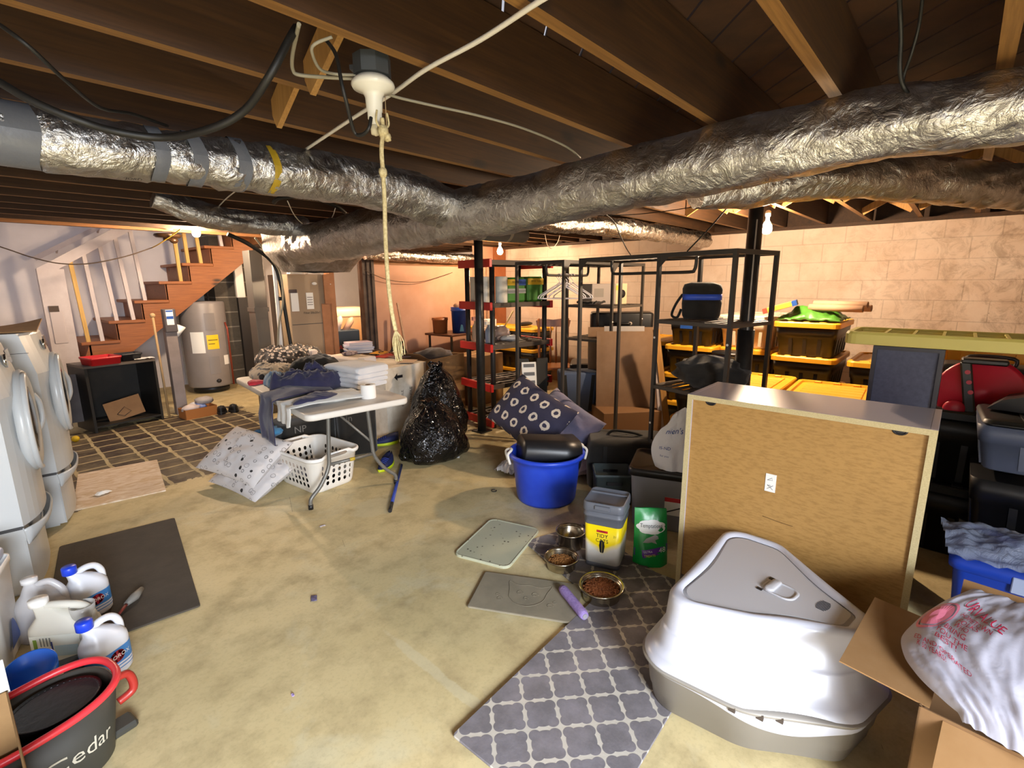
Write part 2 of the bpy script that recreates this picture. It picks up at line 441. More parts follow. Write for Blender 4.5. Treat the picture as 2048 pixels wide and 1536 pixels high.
# wall behind the camera with an open doorway to daylight
b = MB(); b.box(-2.6, -1.45, -2.9, -2.75, 0, 2.45); b.box(.15, 6.6, -2.9, -2.75, 0, 2.45); pass
struct('wall_front', b, BLOCK)
# diagonal subfloor boards
b = MB(); k = 0
d = V((1, 1, 0)).normalized(); nrm = V((1, -1, 0)).normalized()
for i in range(-62, 44):
    o = nrm * (i * .152) + V((2, 3.3, 2.455))
    run = []
    for j in range(-340, 341):
        q = o + d * (j * .025); out_ = q.x < -1.7 or q.x > 6.65 or q.y < -2.85 or q.y > 9.4 or (q.x < 3.2 and q.y > 6.86)
        if not out_: run.append(q)
        if (out_ or j == 340) and len(run) > 1: b.frame((run[0] + run[-1]) / 2, run[-1] - run[0], nrm * .143, (0, 0, .02)); run = []
        if out_: run = []
struct('ceiling', b, SUBFLOOR, 'dark diagonal subfloor boards above the joists')
# joists along X every 0.405 m
JY = [.40 + .405 * k for k in range(-8, 22)]
for y in JY:
    b = MB()
    x0 = -1.6
    if 6.95 < y < 9.3: x0 = 3.15          # stairwell opening
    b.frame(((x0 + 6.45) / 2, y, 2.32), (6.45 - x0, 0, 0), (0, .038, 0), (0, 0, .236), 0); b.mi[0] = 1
    o = struct('joist', b, [JOIST, JLIT]); o['label'] = 'long floor joist'
# headers round the stair opening
b = MB(); b.box(-1.6, 3.2, 6.80, 6.88, 2.2, 2.44); struct('trim_3', b, JOISTY, 'orange brown header beam at the stairwell')
b = MB(); b.box(3.12, 3.16, 6.9, 9.3, 2.2, 2.44); struct('trim_4', b, JOISTY)
# cross bridging between joists
def bridging(x, i, flip, w=.062, t=.019):
    y0, y1 = JY[i] + .02, JY[i + 1] - .02
    b = MB(); za, zb = (2.43, 2.215) if not flip else (2.215, 2.43)
    b.beam((x, y0, za), (x, y1, zb), w, t, (1, 0, 0)); return struct('bridging', b, BRIDGE, cat=None)
for (x, i) in [(.83, 10), (.90, 11), (.60, 8)]:
    bridging(x, i, False, .1)
for i in range(4, 12): bridging(4.62, i, i % 2 == 0); bridging(4.69, i, i % 2 == 1)
for i in range(3, 9): bridging(5.75, i, True); bridging(5.68, i, False)

# partition beyond the racks: pink panel, framed opening, right-hand orange board
b = MB(); b.box(3.84, 5.75, 6.0, 6.03, 0, 1.86); struct('wall_partition', b, PINK, 'pink painted plywood partition behind the boxes')
b = MB(); b.box(6.2, 6.5, 6.0, 6.03, 0, 2.2); struct('wall_partition', b, mat('orange_board', '#a5623a', .8, var=(5, '#8f4f2b', .2)))
b = MB(); b.box(5.75, 6.2, 6.02, 6.05, 0, 2.2); struct('wall_partition', b, PINK)
b = MB()
for x in (5.70, 5.80, 5.92, 6.0, 6.08): b.box(x, x + .045, 5.97, 6.015, .3, 1.95)
struct('trim_5', b, mat('pale_stud', '#c9a58a', .8, var=(8, '#a88468', .2)), 'pale upright studs at the end of the pink partition')
b = MB(); b.box(3.84, 6.2, 5.985, 6.05, 1.86, 1.95); struct('trim_6', b, JOISTY)
DARKJ = mat('dark_jamb', '#3a2c25', .6, var=(9, '#57463c', .2))
b = MB(); b.box(3.66, 3.84, 5.98, 6.1, 0, 2.2); b.box(3.72, 3.75, 5.965, 5.98, 0, 1.95); b.box(3.79, 3.815, 5.965, 5.98, 0, 1.95)
struct('door_1', b, DARKJ, 'dark door jamb beside the pink partition')
b = MB(); b.box(3.185, 3.25, 5.98, 6.12, 0, 2.2); struct('door_2', b, mat('tan_board', '#b27d58', .8, var=(6, '#9a6a48', .2)))
b = MB(); b.box(3.06, 3.19, 5.99, 6.01, 0, 1.36); struct('trim_7', b, MATS['tan_board'])
b = MB(); b.box(3.10, 3.18, 5.97, 5.99, 1.36, 1.72); struct('trim_8', b, MATS['tan_board'])

# grey block chimney pier behind the water heater
t = NT('grey_pier_block'); sp = t.node('ShaderNodeSeparateXYZ'); t.link(t.tc(), sp.inputs[0])
w = t.math('FRACT', t.math('DIVIDE', sp.outputs[2], .236)); j = t.math('GREATER_THAN', w, .93)
c = t.mix(t.noise(20, 5, .7), '#3f3a33', '#625b50'); t.set(color=t.mix(j, c, '#8b8478'), rough=.9); t.bump(t.noise(30, 5, .7), .4, .006)
b = MB(); b.box(2.72, 3.4, 8.75, 9.3, 0, 2.44); struct('pillar_1', b, t.m, 'grey concrete block pier behind the water heater')

# steel posts
def post(x, y, top, label):
    o = thing('support_post', label, 'post', (x, y, 0))
    b = MB(); b.cyl((0, 0, .012), (0, 0, top - .012), .046, 20); part('shaft', b, IRON, o)
    b = MB(); b.frame((0, 0, .006), (.16, 0, 0), (0, .16, 0), (0, 0, .012)); part('base_plate', b, IRON, o)
    b = MB(); b.frame((0, 0, top - .006), (.16, 0, 0), (0, .13, 0), (0, 0, .012)); part('top_plate', b, IRON, o)
    return o
post(3.65, 3.75, 2.2, 'slim black steel post standing against the red ended shelving')
o = post(3.65, 1.09, 2.2, 'thick black steel post behind the upturned cabinet')
b = MB(); b.cyl((0, 0, 0), (0, 0, 1.27), .056, 20); part('sleeve', b, IRON, o)
b = MB(); b.tube([(-.045, -.02, 0), (-.045, -.02, 2.0)], .005, 6)
b.tube([(.03, .055, 1.2), (.03, .055, 2.15)], .006, 6); part('conduit', b, mat('pale_conduit', '#b9b4aa', .4), o)

# ================================================================ ducts
def duct(name, pts, rad, label, n=36, seed=0, wr=.012, mats=FOIL, k=7, bands=(), lettering=None):
    c = catmull(pts, k); N = len(c); m = len(pts) - 1
    rs = [lerp(rad[min(int(i / k), m)], rad[min(int(i / k) + 1, m)], (i / k) % 1) for i in range(N)]
    # resample finely
    cc = []; rr = []
    for i in range(N - 1):
        q = max(1, int((c[i + 1] - c[i]).length / .022))
        for j in range(q): cc.append(c[i].lerp(c[i + 1], j / q)); rr.append(lerp(rs[i], rs[i + 1], j / q))
    cc.append(c[-1]); rr.append(rs[-1])
    L = [0]
    for i in range(1, len(cc)): L.append(L[-1] + (cc[i] - cc[i - 1]).length)
    def disp(i, an, r, p):
        q = V((L[i] * 9 + seed, math.cos(an) * 2.2, math.sin(an) * 2.2)); q2 = V((L[i] * 40 + seed, math.cos(an) * 5, math.sin(an) * 5))
        q3 = V((L[i] * 3 + seed, math.cos(an), math.sin(an)))
        f = mnoise.noise(q) * wr + mnoise.noise(q2) * wr * .45 + mnoise.noise(q3) * wr * 1.2
        for (b0, b1) in bands:
            if b0 - .01 < L[i] < b1 + .01: f = f * .3 - .007
        return r + f
    root = thing(name, label, 'duct', cc[len(cc) // 2])
    b = MB(); b.tube([p - root.location for p in cc], rr, n, 0, True, True, False, disp); part('jacket', b, mats, root)
    return root, cc, rr, L
def band(root, cc, rr, L, s, w, m, name='tape_band', off=.002, a0=0, a1=360):
    b = MB(); ids = [i for i in range(len(L)) if s - .03 <= L[i] <= s + w + .03]; i0 = ids[len(ids) // 2]
    t = (cc[min(i0 + 1, len(cc) - 1)] - cc[max(i0 - 1, 0)]).normalized(); sx = t.cross(V((0, 0, 1))).normalized(); up = sx.cross(t)
    c0 = cc[i0] - root.location; r = rr[i0] + off; n = 30; rings = []
    def f(u, v):
        an = R(lerp(a0, a1, u)); q = 1 + .03 * mnoise.noise(V((v * 2 + s * 7, math.cos(an) * 3, math.sin(an) * 3)))
        return c0 + t * ((v - .5) * w + .006 * math.sin(an * 3 + s)) + (sx * math.cos(an) + up * math.sin(an)) * r * q
    b.grid(f, n, 4, 0, True); o = part(name, b, m, root); return o
GTAPE = mat('grey_duct_tape', '#63656a', .36, bump=(35, .3, .004)); YTAPE = mat('yellow_tape', '#a5871f', .45, bump=(30, .3, .003))
trunk_pts = [(2.05, -2.6, 2.08), (2.05, -1, 2.08), (2.05, -.06, 2.072), (2.05, .34, 2.082), (2.05, .78, 2.063), (2.05, 1.17, 2.045), (2.05, 1.65, 2.01), (2.05, 2.09, 1.995), (2.05, 2.85, 1.97), (2.05, 3.64, 1.945), (2.08, 4.4, 1.93)]
trunk_r = [.1, .1, .095, .112, .124, .128, .133, .142, .15, .16, .155]
tr = duct('trunk_duct', trunk_pts, trunk_r, 'large silver foil trunk duct crossing the ceiling from upper right to centre', seed=3, bands=())
LET = mat('black_print', '#16161a', .6)
def ducttext(dd, s, txt, ang, h, along=1, name='printed_lettering'):
    root, cc, rr, L = dd
    i0 = min(range(len(L)), key=lambda i: abs(L[i] - s))
    t = (cc[min(i0 + 1, len(cc) - 1)] - cc[max(i0 - 1, 0)]).normalized() * along; sx = t.cross(V((0, 0, 1))).normalized(); up = sx.cross(t)
    r = rr[i0] + .014; c0 = cc[i0] - root.location; a = R(ang)
    out = sx * math.cos(a) + up * math.sin(a); tang = -sx * math.sin(a) + up * math.cos(a)
    if t.cross(tang).dot(out) < 0: tang = -tang
    b = MB(); b.text(txt, c0 + out * r, t, tang, h); part(name, b, LET, root)
lb = duct('branch_duct', [(-1.4, 2.27, 2.07), (-.5, 2.27, 2.07), (.17, 2.27, 2.065), (.48, 2.27, 2.068), (.9, 2.27, 2.08), (1.35, 2.27, 2.085), (1.7, 2.27, 2.06), (1.97, 2.26, 2.02)],
     [.09, .09, .096, .09, .102, .104, .115, .115], 'silver foil branch duct at upper left bound with grey tape', seed=11, bands=((1.6, 1.63), (1.97, 2.01), (2.1, 2.15), (2.25, 2.3)))
for s, w, m in ((1.35, .3, GTAPE), (1.93, .045, GTAPE), (2.06, .05, GTAPE), (2.2, .05, GTAPE), (2.36, .03, YTAPE)): band(*lb, s, w, m)
ducttext(lb, 2.52, 'SHUFORD', 285, .016); ducttext(lb, 1.88, 'JORD', 290, .014)
ducttext(tr, 3.32, 'SHUFORD', 215, .018, -1); ducttext(tr, 3.1, 'SHUFORD', 216, .016, -1)
l2 = duct('branch_duct', [(1.02, 4.3, 2.2), (1.12, 4.3, 2.17), (1.3, 4.3, 2.12), (1.65, 4.3, 2.085), (2.0, 4.3, 2.085), (2.1, 4.3, 2.07)], [.06, .075, .09, .078, .078, .08],
     'thin foil branch duct running left towards the stairs', seed=23, wr=.016)
r2 = duct('branch_duct', [(2.15, 2.4, 2.02), (2.6, 2.4, 2.03), (3.04, 2.4, 2.045), (3.43, 2.4, 2.06), (4.23, 2.4, 2.085), (5.07, 2.4, 2.09), (6.16, 2.4, 2.09)], [.06, .06, .06, .07, .082, .087, .088],
     'bright foil branch duct running to the block wall', seed=31, mats=FOIL2)
r3 = duct('branch_duct', [(2.2, .92, 2.0), (2.4, .75, 2.02), (2.68, .5, 2.06), (3.1, .25, 2.07), (3.86, -.15, 2.07), (4.8, -.5, 2.08), (6.0, -.9, 2.08)], [.09, .1, .1, .105, .11, .11, .11],
     'dull foil branch duct below the trunk at upper right', seed=41, wr=.016)
bd = duct('branch_duct', [(3.62, 5.84, 1.98), (4.2, 5.84, 1.98), (5.0, 5.84, 1.975), (5.7, 5.84, 1.975)], [.07, .07, .07, .07], 'shiny foil duct along the top of the pink partition', seed=53, mats=FOIL2)
# grey wrapped duct behind the slim post
GW = mat('grey_duct_wrap', '#6d6d6b', .7, bump=(14, .2, .006))
g = duct('wrapped_duct', [(2.75, 3.5, 2.09), (3.3, 3.55, 2.09), (3.8, 3.6, 2.1), (4.25, 3.65, 2.11)], [.08, .085, .085, .075], 'grey wrapped duct with tape bands above the slim post', seed=61, wr=.003, mats=GW)
for s in (.35, .72, 1.15): band(*g, s, .05, mat('pale_tape', '#a9a596', .5))
# foil wrapped plenum hanging above the furnace
def plen(u, v):
    a = 2 * PI * u; x = math.cos(a); y = math.sin(a)
    e = 3.4; q = (abs(x) ** e + abs(y) ** e) ** (-1 / e)
    w = lerp(.44, .3, max(0, min(1, (v - .55) / .45))); dd = lerp(.52, .3, max(0, min(1, (v - .5) / .5)))
    z = lerp(2.19, 1.73, v)
    p = V((x * q * w, y * q * dd, z)); return p + V((x, y, .3)) * (.02 * nz(p, 5) + .012 * nz(p, 14))
b = MB(); b.grid(plen, 64, 18); o = single('plenum_box', b, FOIL3, 'crumpled foil plenum box above the furnace', 'duct', (2.66, 5.25, 0))
b = MB(); b.box(-.38, .38, -.42, .42, 2.17, 2.195); part('top_panel', b, FOIL, o)

# ================================================================ lamps and bulbs
def emis(name, col, st):
    t = NT(name); t.set(color='#ffffff', emit=col, emitstr=st); return t.m
BULB = emis('lit_bulb', (1.0, .71, .44), 1650)
PORC = mat('porcelain', '#d9d4c4', .25); ZINC = mat('zinc_box', '#5d6163', .45, metal=.7)
BULBS = emis('lit_bulb_strong', (1.0, .74, .5), 2100)
def bulb(p, label, m=None):
    o = thing('light_bulb', label, 'light bulb', p)
    b = MB(); b.lathe([(.0, -.066), (.02, -.062), (.035, -.047), (.041, -.024), (.036, .004), (.022, .03), (.0135, .042), (.0135, .05)], 14); part('glass', b, m or BULB, o)
    b = MB(); b.lathe([(.014, .047), (.0145, .075), (.02, .078), (.022, .115), (.012, .125)], 16); part('socket', b, PORC, o)
    b = MB(); b.tube([(0, 0, .12), (0, 0, 2.21 - p[2])], .004, 6); part('cord', b, BLACKM, o); return o
BP = [aty(392, 462, 6.35), atz(1000, 500, 2.06), atz(1534, 452, 2.05), aty(722, 527, 6.22)]
bulb(BP[0], 'glowing bulb hanging by the stairs under the foil duct', BULBS)
bulb(BP[1], 'glowing bulb above the red topped shelving')
bulb(BP[2], 'glowing bulb beside the thick black post', emis('lit_bulb_bright', (1.0, .73, .48), 2700))
bulb(BP[3], 'glowing bulb in the doorway beside the pink partition')
# lampholder near the camera
LH = V((.875, 1.31, 0)); o = thing('lampholder', 'white porcelain lampholder on a grey junction box between joists', 'lamp holder', (LH.x, LH.y, 2.14))
oc = [(.052 * math.cos(PI / 8 + k * PI / 4), .052 * math.sin(PI / 8 + k * PI / 4)) for k in range(8)]
b = MB(); b.prism(oc, (0, 0, .03), (1, 0, 0), (0, 1, 0), (0, 0, .05)); part('junction_box', b, ZINC, o)
b = MB(); b.lathe([(.0, -.1), (.012, -.1), (.014, -.083), (.02, -.08), (.02, -.062), (.022, -.06), (.024, -.025), (.03, -.012), (.056, -.002), (.06, .006), (.058, .014), (.045, .026), (.0, .03)], 28); part('porcelain_body', b, PORC, o)
b = MB(); b.lathe([(0, -.125), (.013, -.12), (.015, -.1), (.012, -.095)], 14); part('plug_adapter', b, mat('ivory_plastic', '#c9bd9c', .4), o)
b = MB(); b.beam((-.03, .05, .06), (.16, .2, .07), .02, .012); part('hanger_bar', b, ZINC, o)
b = MB(); b.tube([(.045, .01, 0), (.046, .012, -.09)], .0012, 5); part('pull_chain', b, mat('cotton_string', '#b59a72', .9), o)
# pull rope with knots, frayed mop-like end
ROPE = mat('cotton_rope', '#cdbd8f', .95, var=(120, '#9a875a', .2), bump=(150, .5, .002))
rx, ry = LH.x + .046, LH.y + .012
# the rope lies in the vertical plane through the lampholder, drifting as seen down its length
rp = [atz(760, 245, 2.04)] ; Y0 = rp[0].y
rp = [aty(x, y, Y0) for (x, y) in ((764, 236), (766, 262), (763, 300), (766, 345), (769, 400), (771, 480), (776, 560), (783, 620), (791, 660))]
o = thing('pull_rope', 'pale knotted cotton rope hanging from the lampholder with a frayed end', 'rope', rp[0])
rp = [p - o.location for p in rp]
b = MB(); b.tube(catmull(rp, 6), .0062, 8); part('strand', b, ROPE, o)
b = MB(); b.ball(rp[3], .012, .012, .015, disp=lambda d: 1 + .3 * nz(d, 4)); part('knot', b, ROPE, o)
b = MB(); b.ball(rp[1], .016, .014, .017, disp=lambda d: 1 + .3 * nz(d, 4)); b.ball(rp[1] + V((.012, 0, -.013)), .012, disp=lambda d: 1 + .3 * nz(d, 5))
for s in (-1, 1): b.tube(catmull([rp[1], rp[1] + V((.02 * s, 0, .02)), rp[1] + V((.016 * s, 0, .05))], 5), .003, 6)
part('knot', b, ROPE, o)
e0 = rp[-1]; b = MB()
for k in range(26):
    a = random.uniform(-1, 1); e = e0 + V((.008 + .014 * a, random.uniform(-.012, .012), -.085 + random.uniform(-.012, .012)))
    mid = e0.lerp(e, .55) + V((.008 * a, .006 * random.uniform(-1, 1), .01)); b.tube(catmull([e0, mid, e], 5), .0015, 5)
part('frayed_end', b, ROPE, o)

# ================================================================ cables
def cable(name, pts, r, m, label, k=8):
    c = catmull(pts, k); b = MB(); o = c[0]; b.tube([p - o for p in c], r, 8); return single(name, b, m, label, 'cable', o)
WCAB = mat('white_sheath', '#d8d2c4', .45); BCAB = mat('black_cable', '#15130f', .55); GCAB = mat('grey_cable', '#8d8672', .6); BRC = mat('brown_cord', '#3a2a1c', .7)
cable('white_cable', [atz(x, y, 2.186) for x, y in ((1700, -330), (1300, -120), (1120, -20), (1075, 5), (960, 80), (850, 140), (780, 190), (700, 240), (610, 300))], .0062, WCAB, 'white flat cable stapled diagonally across the joists')
cable('white_cable', [atz(x, y, 2.19) for x, y in ((485, 372), (455, 395), (435, 415))], .004, WCAB, 'short white cable under the left foil duct')
cable('black_hose', [atz(x, y, z) for x, y, z in ((-60, 130, 2.1), (0, 165, 2.06), (70, 205, 2.02), (160, 242, 1.99), (240, 265, 1.98), (330, 275, 1.98), (420, 258, 1.99), (490, 220, 2.03), (540, 150, 2.09), (575, 85, 2.17), (592, 55, 2.22))], .0095, BCAB, 'thick black cable sagging in a loop below the left duct')
cable('black_cable', [atz(x, y, z) for x, y, z in ((-40, 25, 2.2), (0, 50, 2.17), (60, 95, 2.13), (130, 160, 2.1), (200, 215, 2.12), (265, 228, 2.16), (335, 252, 2.18))], .005, BCAB, 'thin black cable above the thick black loop')
cable('grey_cable', [atz(x, y, z) for x, y, z in ((598, 48, 2.2), (585, 110, 2.19), (586, 140, 2.18), (600, 150, 2.17), (660, 155, 2.17), (710, 157, 2.17))], .005, GCAB, 'grey cable bent along a bridging board to the junction box')
cable('grey_cable', [atz(x, y, z) for x, y, z in ((664, 74, 2.2), (630, 88, 2.18), (624, 105, 2.17), (640, 138, 2.16), (670, 148, 2.17), (712, 150, 2.17))], .004, GCAB, 'thin grey cable looping left of the junction box')
cable('black_cable', [atz(x, y, z) for x, y, z in ((652, 80, 2.2), (672, 110, 2.15), (683, 165, 2.08), (693, 205, 2.04), (708, 262, 1.99), (722, 270, 1.98), (737, 258, 1.99), (742, 235, 2.02))], .0048, BCAB, 'dark drop cord looping up into the lampholder')
cable('grey_cable', [atz(x, y, 2.17) for x, y in ((775, 188), (800, 196), (870, 212), (960, 232), (1050, 258), (1130, 292), (1160, 315))], .0045, GCAB, 'grey cable running right along a joist from the lampholder')
cable('black_cable', [atz(x, y, z) for x, y, z in ((1797, -25, 2.36), (1800, 20, 2.33), (1802, 80, 2.27), (1800, 140, 2.2), (1808, 175, 2.16), (1830, 200, 2.12), (1850, 208, 2.11), (1900, 195, 2.12), (1950, 170, 2.17), (1985, 152, 2.19))], .006, BCAB, 'black cable drooping over the trunk duct at upper right')
cable('black_cable', [atz(x, y, z) for x, y, z in ((1848, -30, 2.36), (1838, 50, 2.3), (1822, 110, 2.24), (1808, 150, 2.2), (1806, 175, 2.165))], .0045, BCAB, 'thin dark cable hanging into the drooping black cable')
cable('black_cable', [atx(x, y, z) for x, y, z in ((1550, 348, 3.75), (1520, 368, 3.73), (1470, 400, 3.68), (1420, 455, 3.6), (1374, 503, 3.56))], .005, BCAB, 'thin black wire sloping from the thick post to the rack top')
cable('black_cable', [atz(x, y, 2.18) for x, y in ((1545, 372), (1480, 393), (1380, 415), (1280, 428), (1195, 432))], .0035, BCAB, 'thin black wire strung level under the right joists')
cable('black_cable', [aty(x, y, z) for x, y, z in ((1195, 418, 2.28), (1225, 440, 2.27), (1240, 470, 2.27), (1252, 495, 2.27), (1262, 511, 2.3))], .005, BCAB, 'black wire curving down in front of the bright foil duct')
cable('white_cable', [atz(x, y, z) for x, y, z in ((1090, 468, 2.19), (1095, 490, 2.13), (1104, 497, 2.11), (1115, 485, 2.14), (1120, 470, 2.19))], .004, WCAB, 'white wire loop hanging from the joists right of the bulb')
cable('white_cable', [atz(x, y, z) for x, y, z in ((575, 402, 2.18), (590, 432, 2.13), (610, 450, 2.1), (640, 455, 2.09), (662, 438, 2.12), (671, 416, 2.18))], .0035, WCAB, 'cream wire looping down left of the trunk duct')
cable('black_hose', [atz(x, y, z) for x, y, z in ((548, 405, 2.16), (560, 396, 2.18), (605, 393, 2.19), (640, 400, 2.19), (672, 412, 2.17), (690, 425, 2.14))], .014, BCAB, 'black hose under the joists beside the trunk duct')
# cord strung to the stair bulb
cable('brown_cord', [aty(x, y, 7.2) for x, y in ((-40, 480), (20, 500), (65, 515), (120, 527), (180, 527), (250, 513), (305, 495))], .006, BRC, 'dark cord sagging across the stair balusters')
cable('yellow_wire', [aty(305, 495, 7.2), aty(318, 488, 7.0), aty(345, 470, 6.7), aty(362, 458, 6.45)], .006, mat('yellow_cord', '#d9b03a', .6), 'yellow wire end reaching up to the stair bulb')
cable('brown_cord', [aty(x, y, 5.93) for x, y in ((728, 540), (770, 558), (810, 564), (850, 562), (905, 545))], .004, BRC, 'brown wire sagging across the pink partition')
# ================================================================ near centre and right: rugs, bowls, pail, tub, cabinet, litter box
def trellis():
    t = NT('trellis_rug'); sp = t.node('ShaderNodeSeparateXYZ'); t.link(t.tc(), sp.inputs[0])
    def quat(off):
        a = t.math('ABSOLUTE', t.math('SUBTRACT', t.math('FRACT', t.math('MULTIPLY_ADD', sp.outputs[0], 1 / .175, off + 50)), .5))
        b = t.math('ABSOLUTE', t.math('SUBTRACT', t.math('FRACT', t.math('MULTIPLY_ADD', sp.outputs[1], 1 / .175, off + 50)), .5))
        def hyp(x, y): return t.math('SQRT', t.math('ADD', t.math('MULTIPLY', x, x), t.math('MULTIPLY', y, y)))
        h = .295
        m = t.math('SUBTRACT', t.math('MINIMUM', hyp(t.math('SUBTRACT', a, h), b), hyp(a, t.math('SUBTRACT', b, h))), .131)
        return t.math('MINIMUM', m, t.math('SUBTRACT', hyp(a, b), .312))
    d = t.math('MINIMUM', quat(0), quat(.5))
    n = t.noise(7, 5, .65); n2 = t.noise(90, 3)
    g = t.mix(t.ramp(n, [(.4, 0), (.68, 1)]), '#5f5b61', '#7a757d'); g = t.mix(t.math('MULTIPLY', n2, .25), g, '#8a8478')
    w = t.mix(n, '#bbb5aa', '#a8a196')
    ln = t.ramp(t.math('ADD', d, .5), [(.496, 0), (.506, 1)])
    t.set(color=t.mix(ln, g, w), rough=.85); t.bump(t.math('ADD', t.math('MULTIPLY', ln, -.5), n2), .25, .003); return t.m
TREL = trellis()
def rug(name, w, d, loc, rz, label, th=.008, z=0):
    b = MB(); p = rrect(w, d, .012, 3)
    b.loft([[(x * .998, y * .998, 0) for x, y in p], [(x, y, th * .6) for x, y in p], [(x * .996, y * .996, th) for x, y in p]], 0, False)
    return single(name, b, TREL, label, 'rug', (loc[0], loc[1], z), rz)
rug('rug', .98, .46, (2.215, 1.31, 0), R(72), 'grey trellis patterned mat lying under the pet bowls', .008)
rug('rug', 1.42, .57, (1.665, .90, 0), R(2.5), 'long grey trellis patterned mat overlapping the smaller one, beside the litter box', .009, .0085)
# flat mats
b = MB(); p = rrect(.50, .365, .045, 5)
b.loft([[(x, y, 0) for x, y in p], [(x, y, .012) for x, y in p], [(x * .985, y * .98, .016) for x, y in p], [(x * .95, y * .94, .013) for x, y in p]], 0, False)
SM = NT('speckled_mat'); n = SM.noise(2.5, 4); s = SM.voro(26, 'F1', 1); k = SM.noise(16, 3)
SM.set(color=SM.mix(SM.math('MULTIPLY', SM.math('LESS_THAN', s, .16), SM.ramp(k, [(.45, 0), (.55, 1)])), SM.mix(n, '#b7b59c', '#a3a78f'), '#4c4636'), rough=.6)
single('place_mat', b, SM.m, 'pale grey green rounded mat with crumbs, beside the steel bowls', 'mat', (2.04, 1.965, 0), R(17))
root = thing('place_mat', 'flat taupe mat embossed with a cat face under the purple roller', 'mat', (1.735, 1.475, .0085), R(-62))
TAU = mat('taupe_vinyl', '#8d8470', .7, var=(6, '#77705f', .2), bump=(90, .2, .002)); TAUL = mat('taupe_emboss', '#6c6453', .75)
b = MB(); p = rrect(.545, .315, .012, 3); b.loft([[(x, y, 0) for x, y in p], [(x, y, .006) for x, y in p], [(x * .985, y * .975, .008) for x, y in p]], 0, False); part('base', b, TAU, root)
b = MB()
face = [(-.09, -.03), (-.1, .03), (-.115, .1), (-.06, .075), (0, .085), (.06, .075), (.115, .1), (.1, .03), (.09, -.03), (.05, -.075), (0, -.09), (-.05, -.075)]
b.tube(catmull([(x, y, .0085) for x, y in face] + [(face[0][0], face[0][1], .0085)], 6), .0016, 5)
for cx, cy, r in ((-.13, -.06, .018), (-.15, -.03, .012), (.13, -.06, .018), (.15, -.03, .012), (-.04, .01, .02), (.04, .01, .02), (0, -.03, .014)):
    b.tube([(cx + r * math.cos(a) * (1 - .09 * a), cy + r * math.sin(a) * (1 - .09 * a), .0085) for a in [i * .5 for i in range(13)]], .0013, 5)
part('embossed_face', b, TAUL, root)
# purple roller
root = thing('paint_roller_sleeve', 'fuzzy lavender roller sleeve lying across the taupe mat', 'roller', (1.82, 1.245, .042), 0)
PUR = mat('lavender_nap', '#9580b8', .95, var=(60, '#7d68a3', .2), bump=(140, .8, .006))
d = V((-.1, -.2, 0)).normalized(); b = MB()
b.tube([d * (-.12 + .24 * i / 12) for i in range(13)], [.019 if i in (0, 12) else .024 for i in range(13)], 18, 0, True, True, False, lambda i, an, r, p: r * (1 + .06 * nz((i * 2, an * 3, 0), 2)))
part('nap', b, PUR, root)
b = MB(); b.cyl(d * .118, d * .124, .013, 14); part('end_cap', b, mat('grey_cap', '#8b8790', .5), root)
# steel bowls and kibble
STEEL = mat('brushed_steel', '#b3aa98', .22, metal=1, bump=(60, .06, .001))
KIB = mat('kibble_brown', '#8a4f22', .85, var=(30, '#6b3717', .2)); KIB2 = mat('kibble_tan', '#9c6a34', .85, var=(30, '#7d4f22', .2))
def bowl(loc, r, h, label, tall=False):
    b = MB()
    b.lathe([(0, .004), (r * .8, .004), (r * .82, .0), (r * .84, .004), (r * .86, .03), (r * .88, h * .8), (r * .94, h * .93), (r * 1.02, h), (r * 1.04, h - .004), (r * 1.05, h - .009), (r * 1.035, h - .004), (r * .92, h - .01), (r * .84, h * .8), (r * .82, .012), (0, .01)], 40)
    return single('steel_bowl', b, STEEL, label, 'pet bowl', (*loc, .0085))
bowl((2.30, 1.60), .088, .105, 'tall empty stainless steel bowl touching the litter pail')
bowl((2.075, 1.505), .096, .068, 'stainless steel bowl half full of tan kibble')
bowl((1.985, 1.185), .112, .075, 'stainless steel bowl heaped with reddish kibble by the rug edge', True)
def kibble(loc, r, z, n, m, label, dome):
    b = MB()
    b.lathe([(0, z - .012 + dome), (r * .6, z - .015 + dome * .7), (r * .99, z - .02)], 20)
    for i in range(n):
        a = random.uniform(0, 2 * PI); q = r * .95 * math.sqrt(random.random()); s = random.uniform(.0055, .0075)
        zz = z - .013 + dome * (1 - (q / r) ** 2); b.ball((q * math.cos(a), q * math.sin(a), zz), s, s * random.uniform(.7, 1), s * .7, 7, 4)
    return single('kibble', b, m, label, 'pet food', (*loc, .0085), kind='stuff')
kibble((2.075, 1.505), .08, .045, 170, KIB2, 'tan kibble filling the middle steel bowl', .006)
kibble((1.985, 1.185), .096, .064, 260, KIB, 'reddish brown kibble filling the front steel bowl', .012)

# cat litter pail
DG = mat('slate_plastic', '#5b5e66', .45, bump=(60, .05, .001)); WHT = mat('label_white', '#e6e6e2', .5); BLK = mat('print_black', '#17161a', .5)
root = thing('litter_pail', 'yellow and white lightweight cat litter pail with grey lid', 'pail', (2.305, 1.355, .0085), R(-72)); root.scale = (.87, .87, .94)
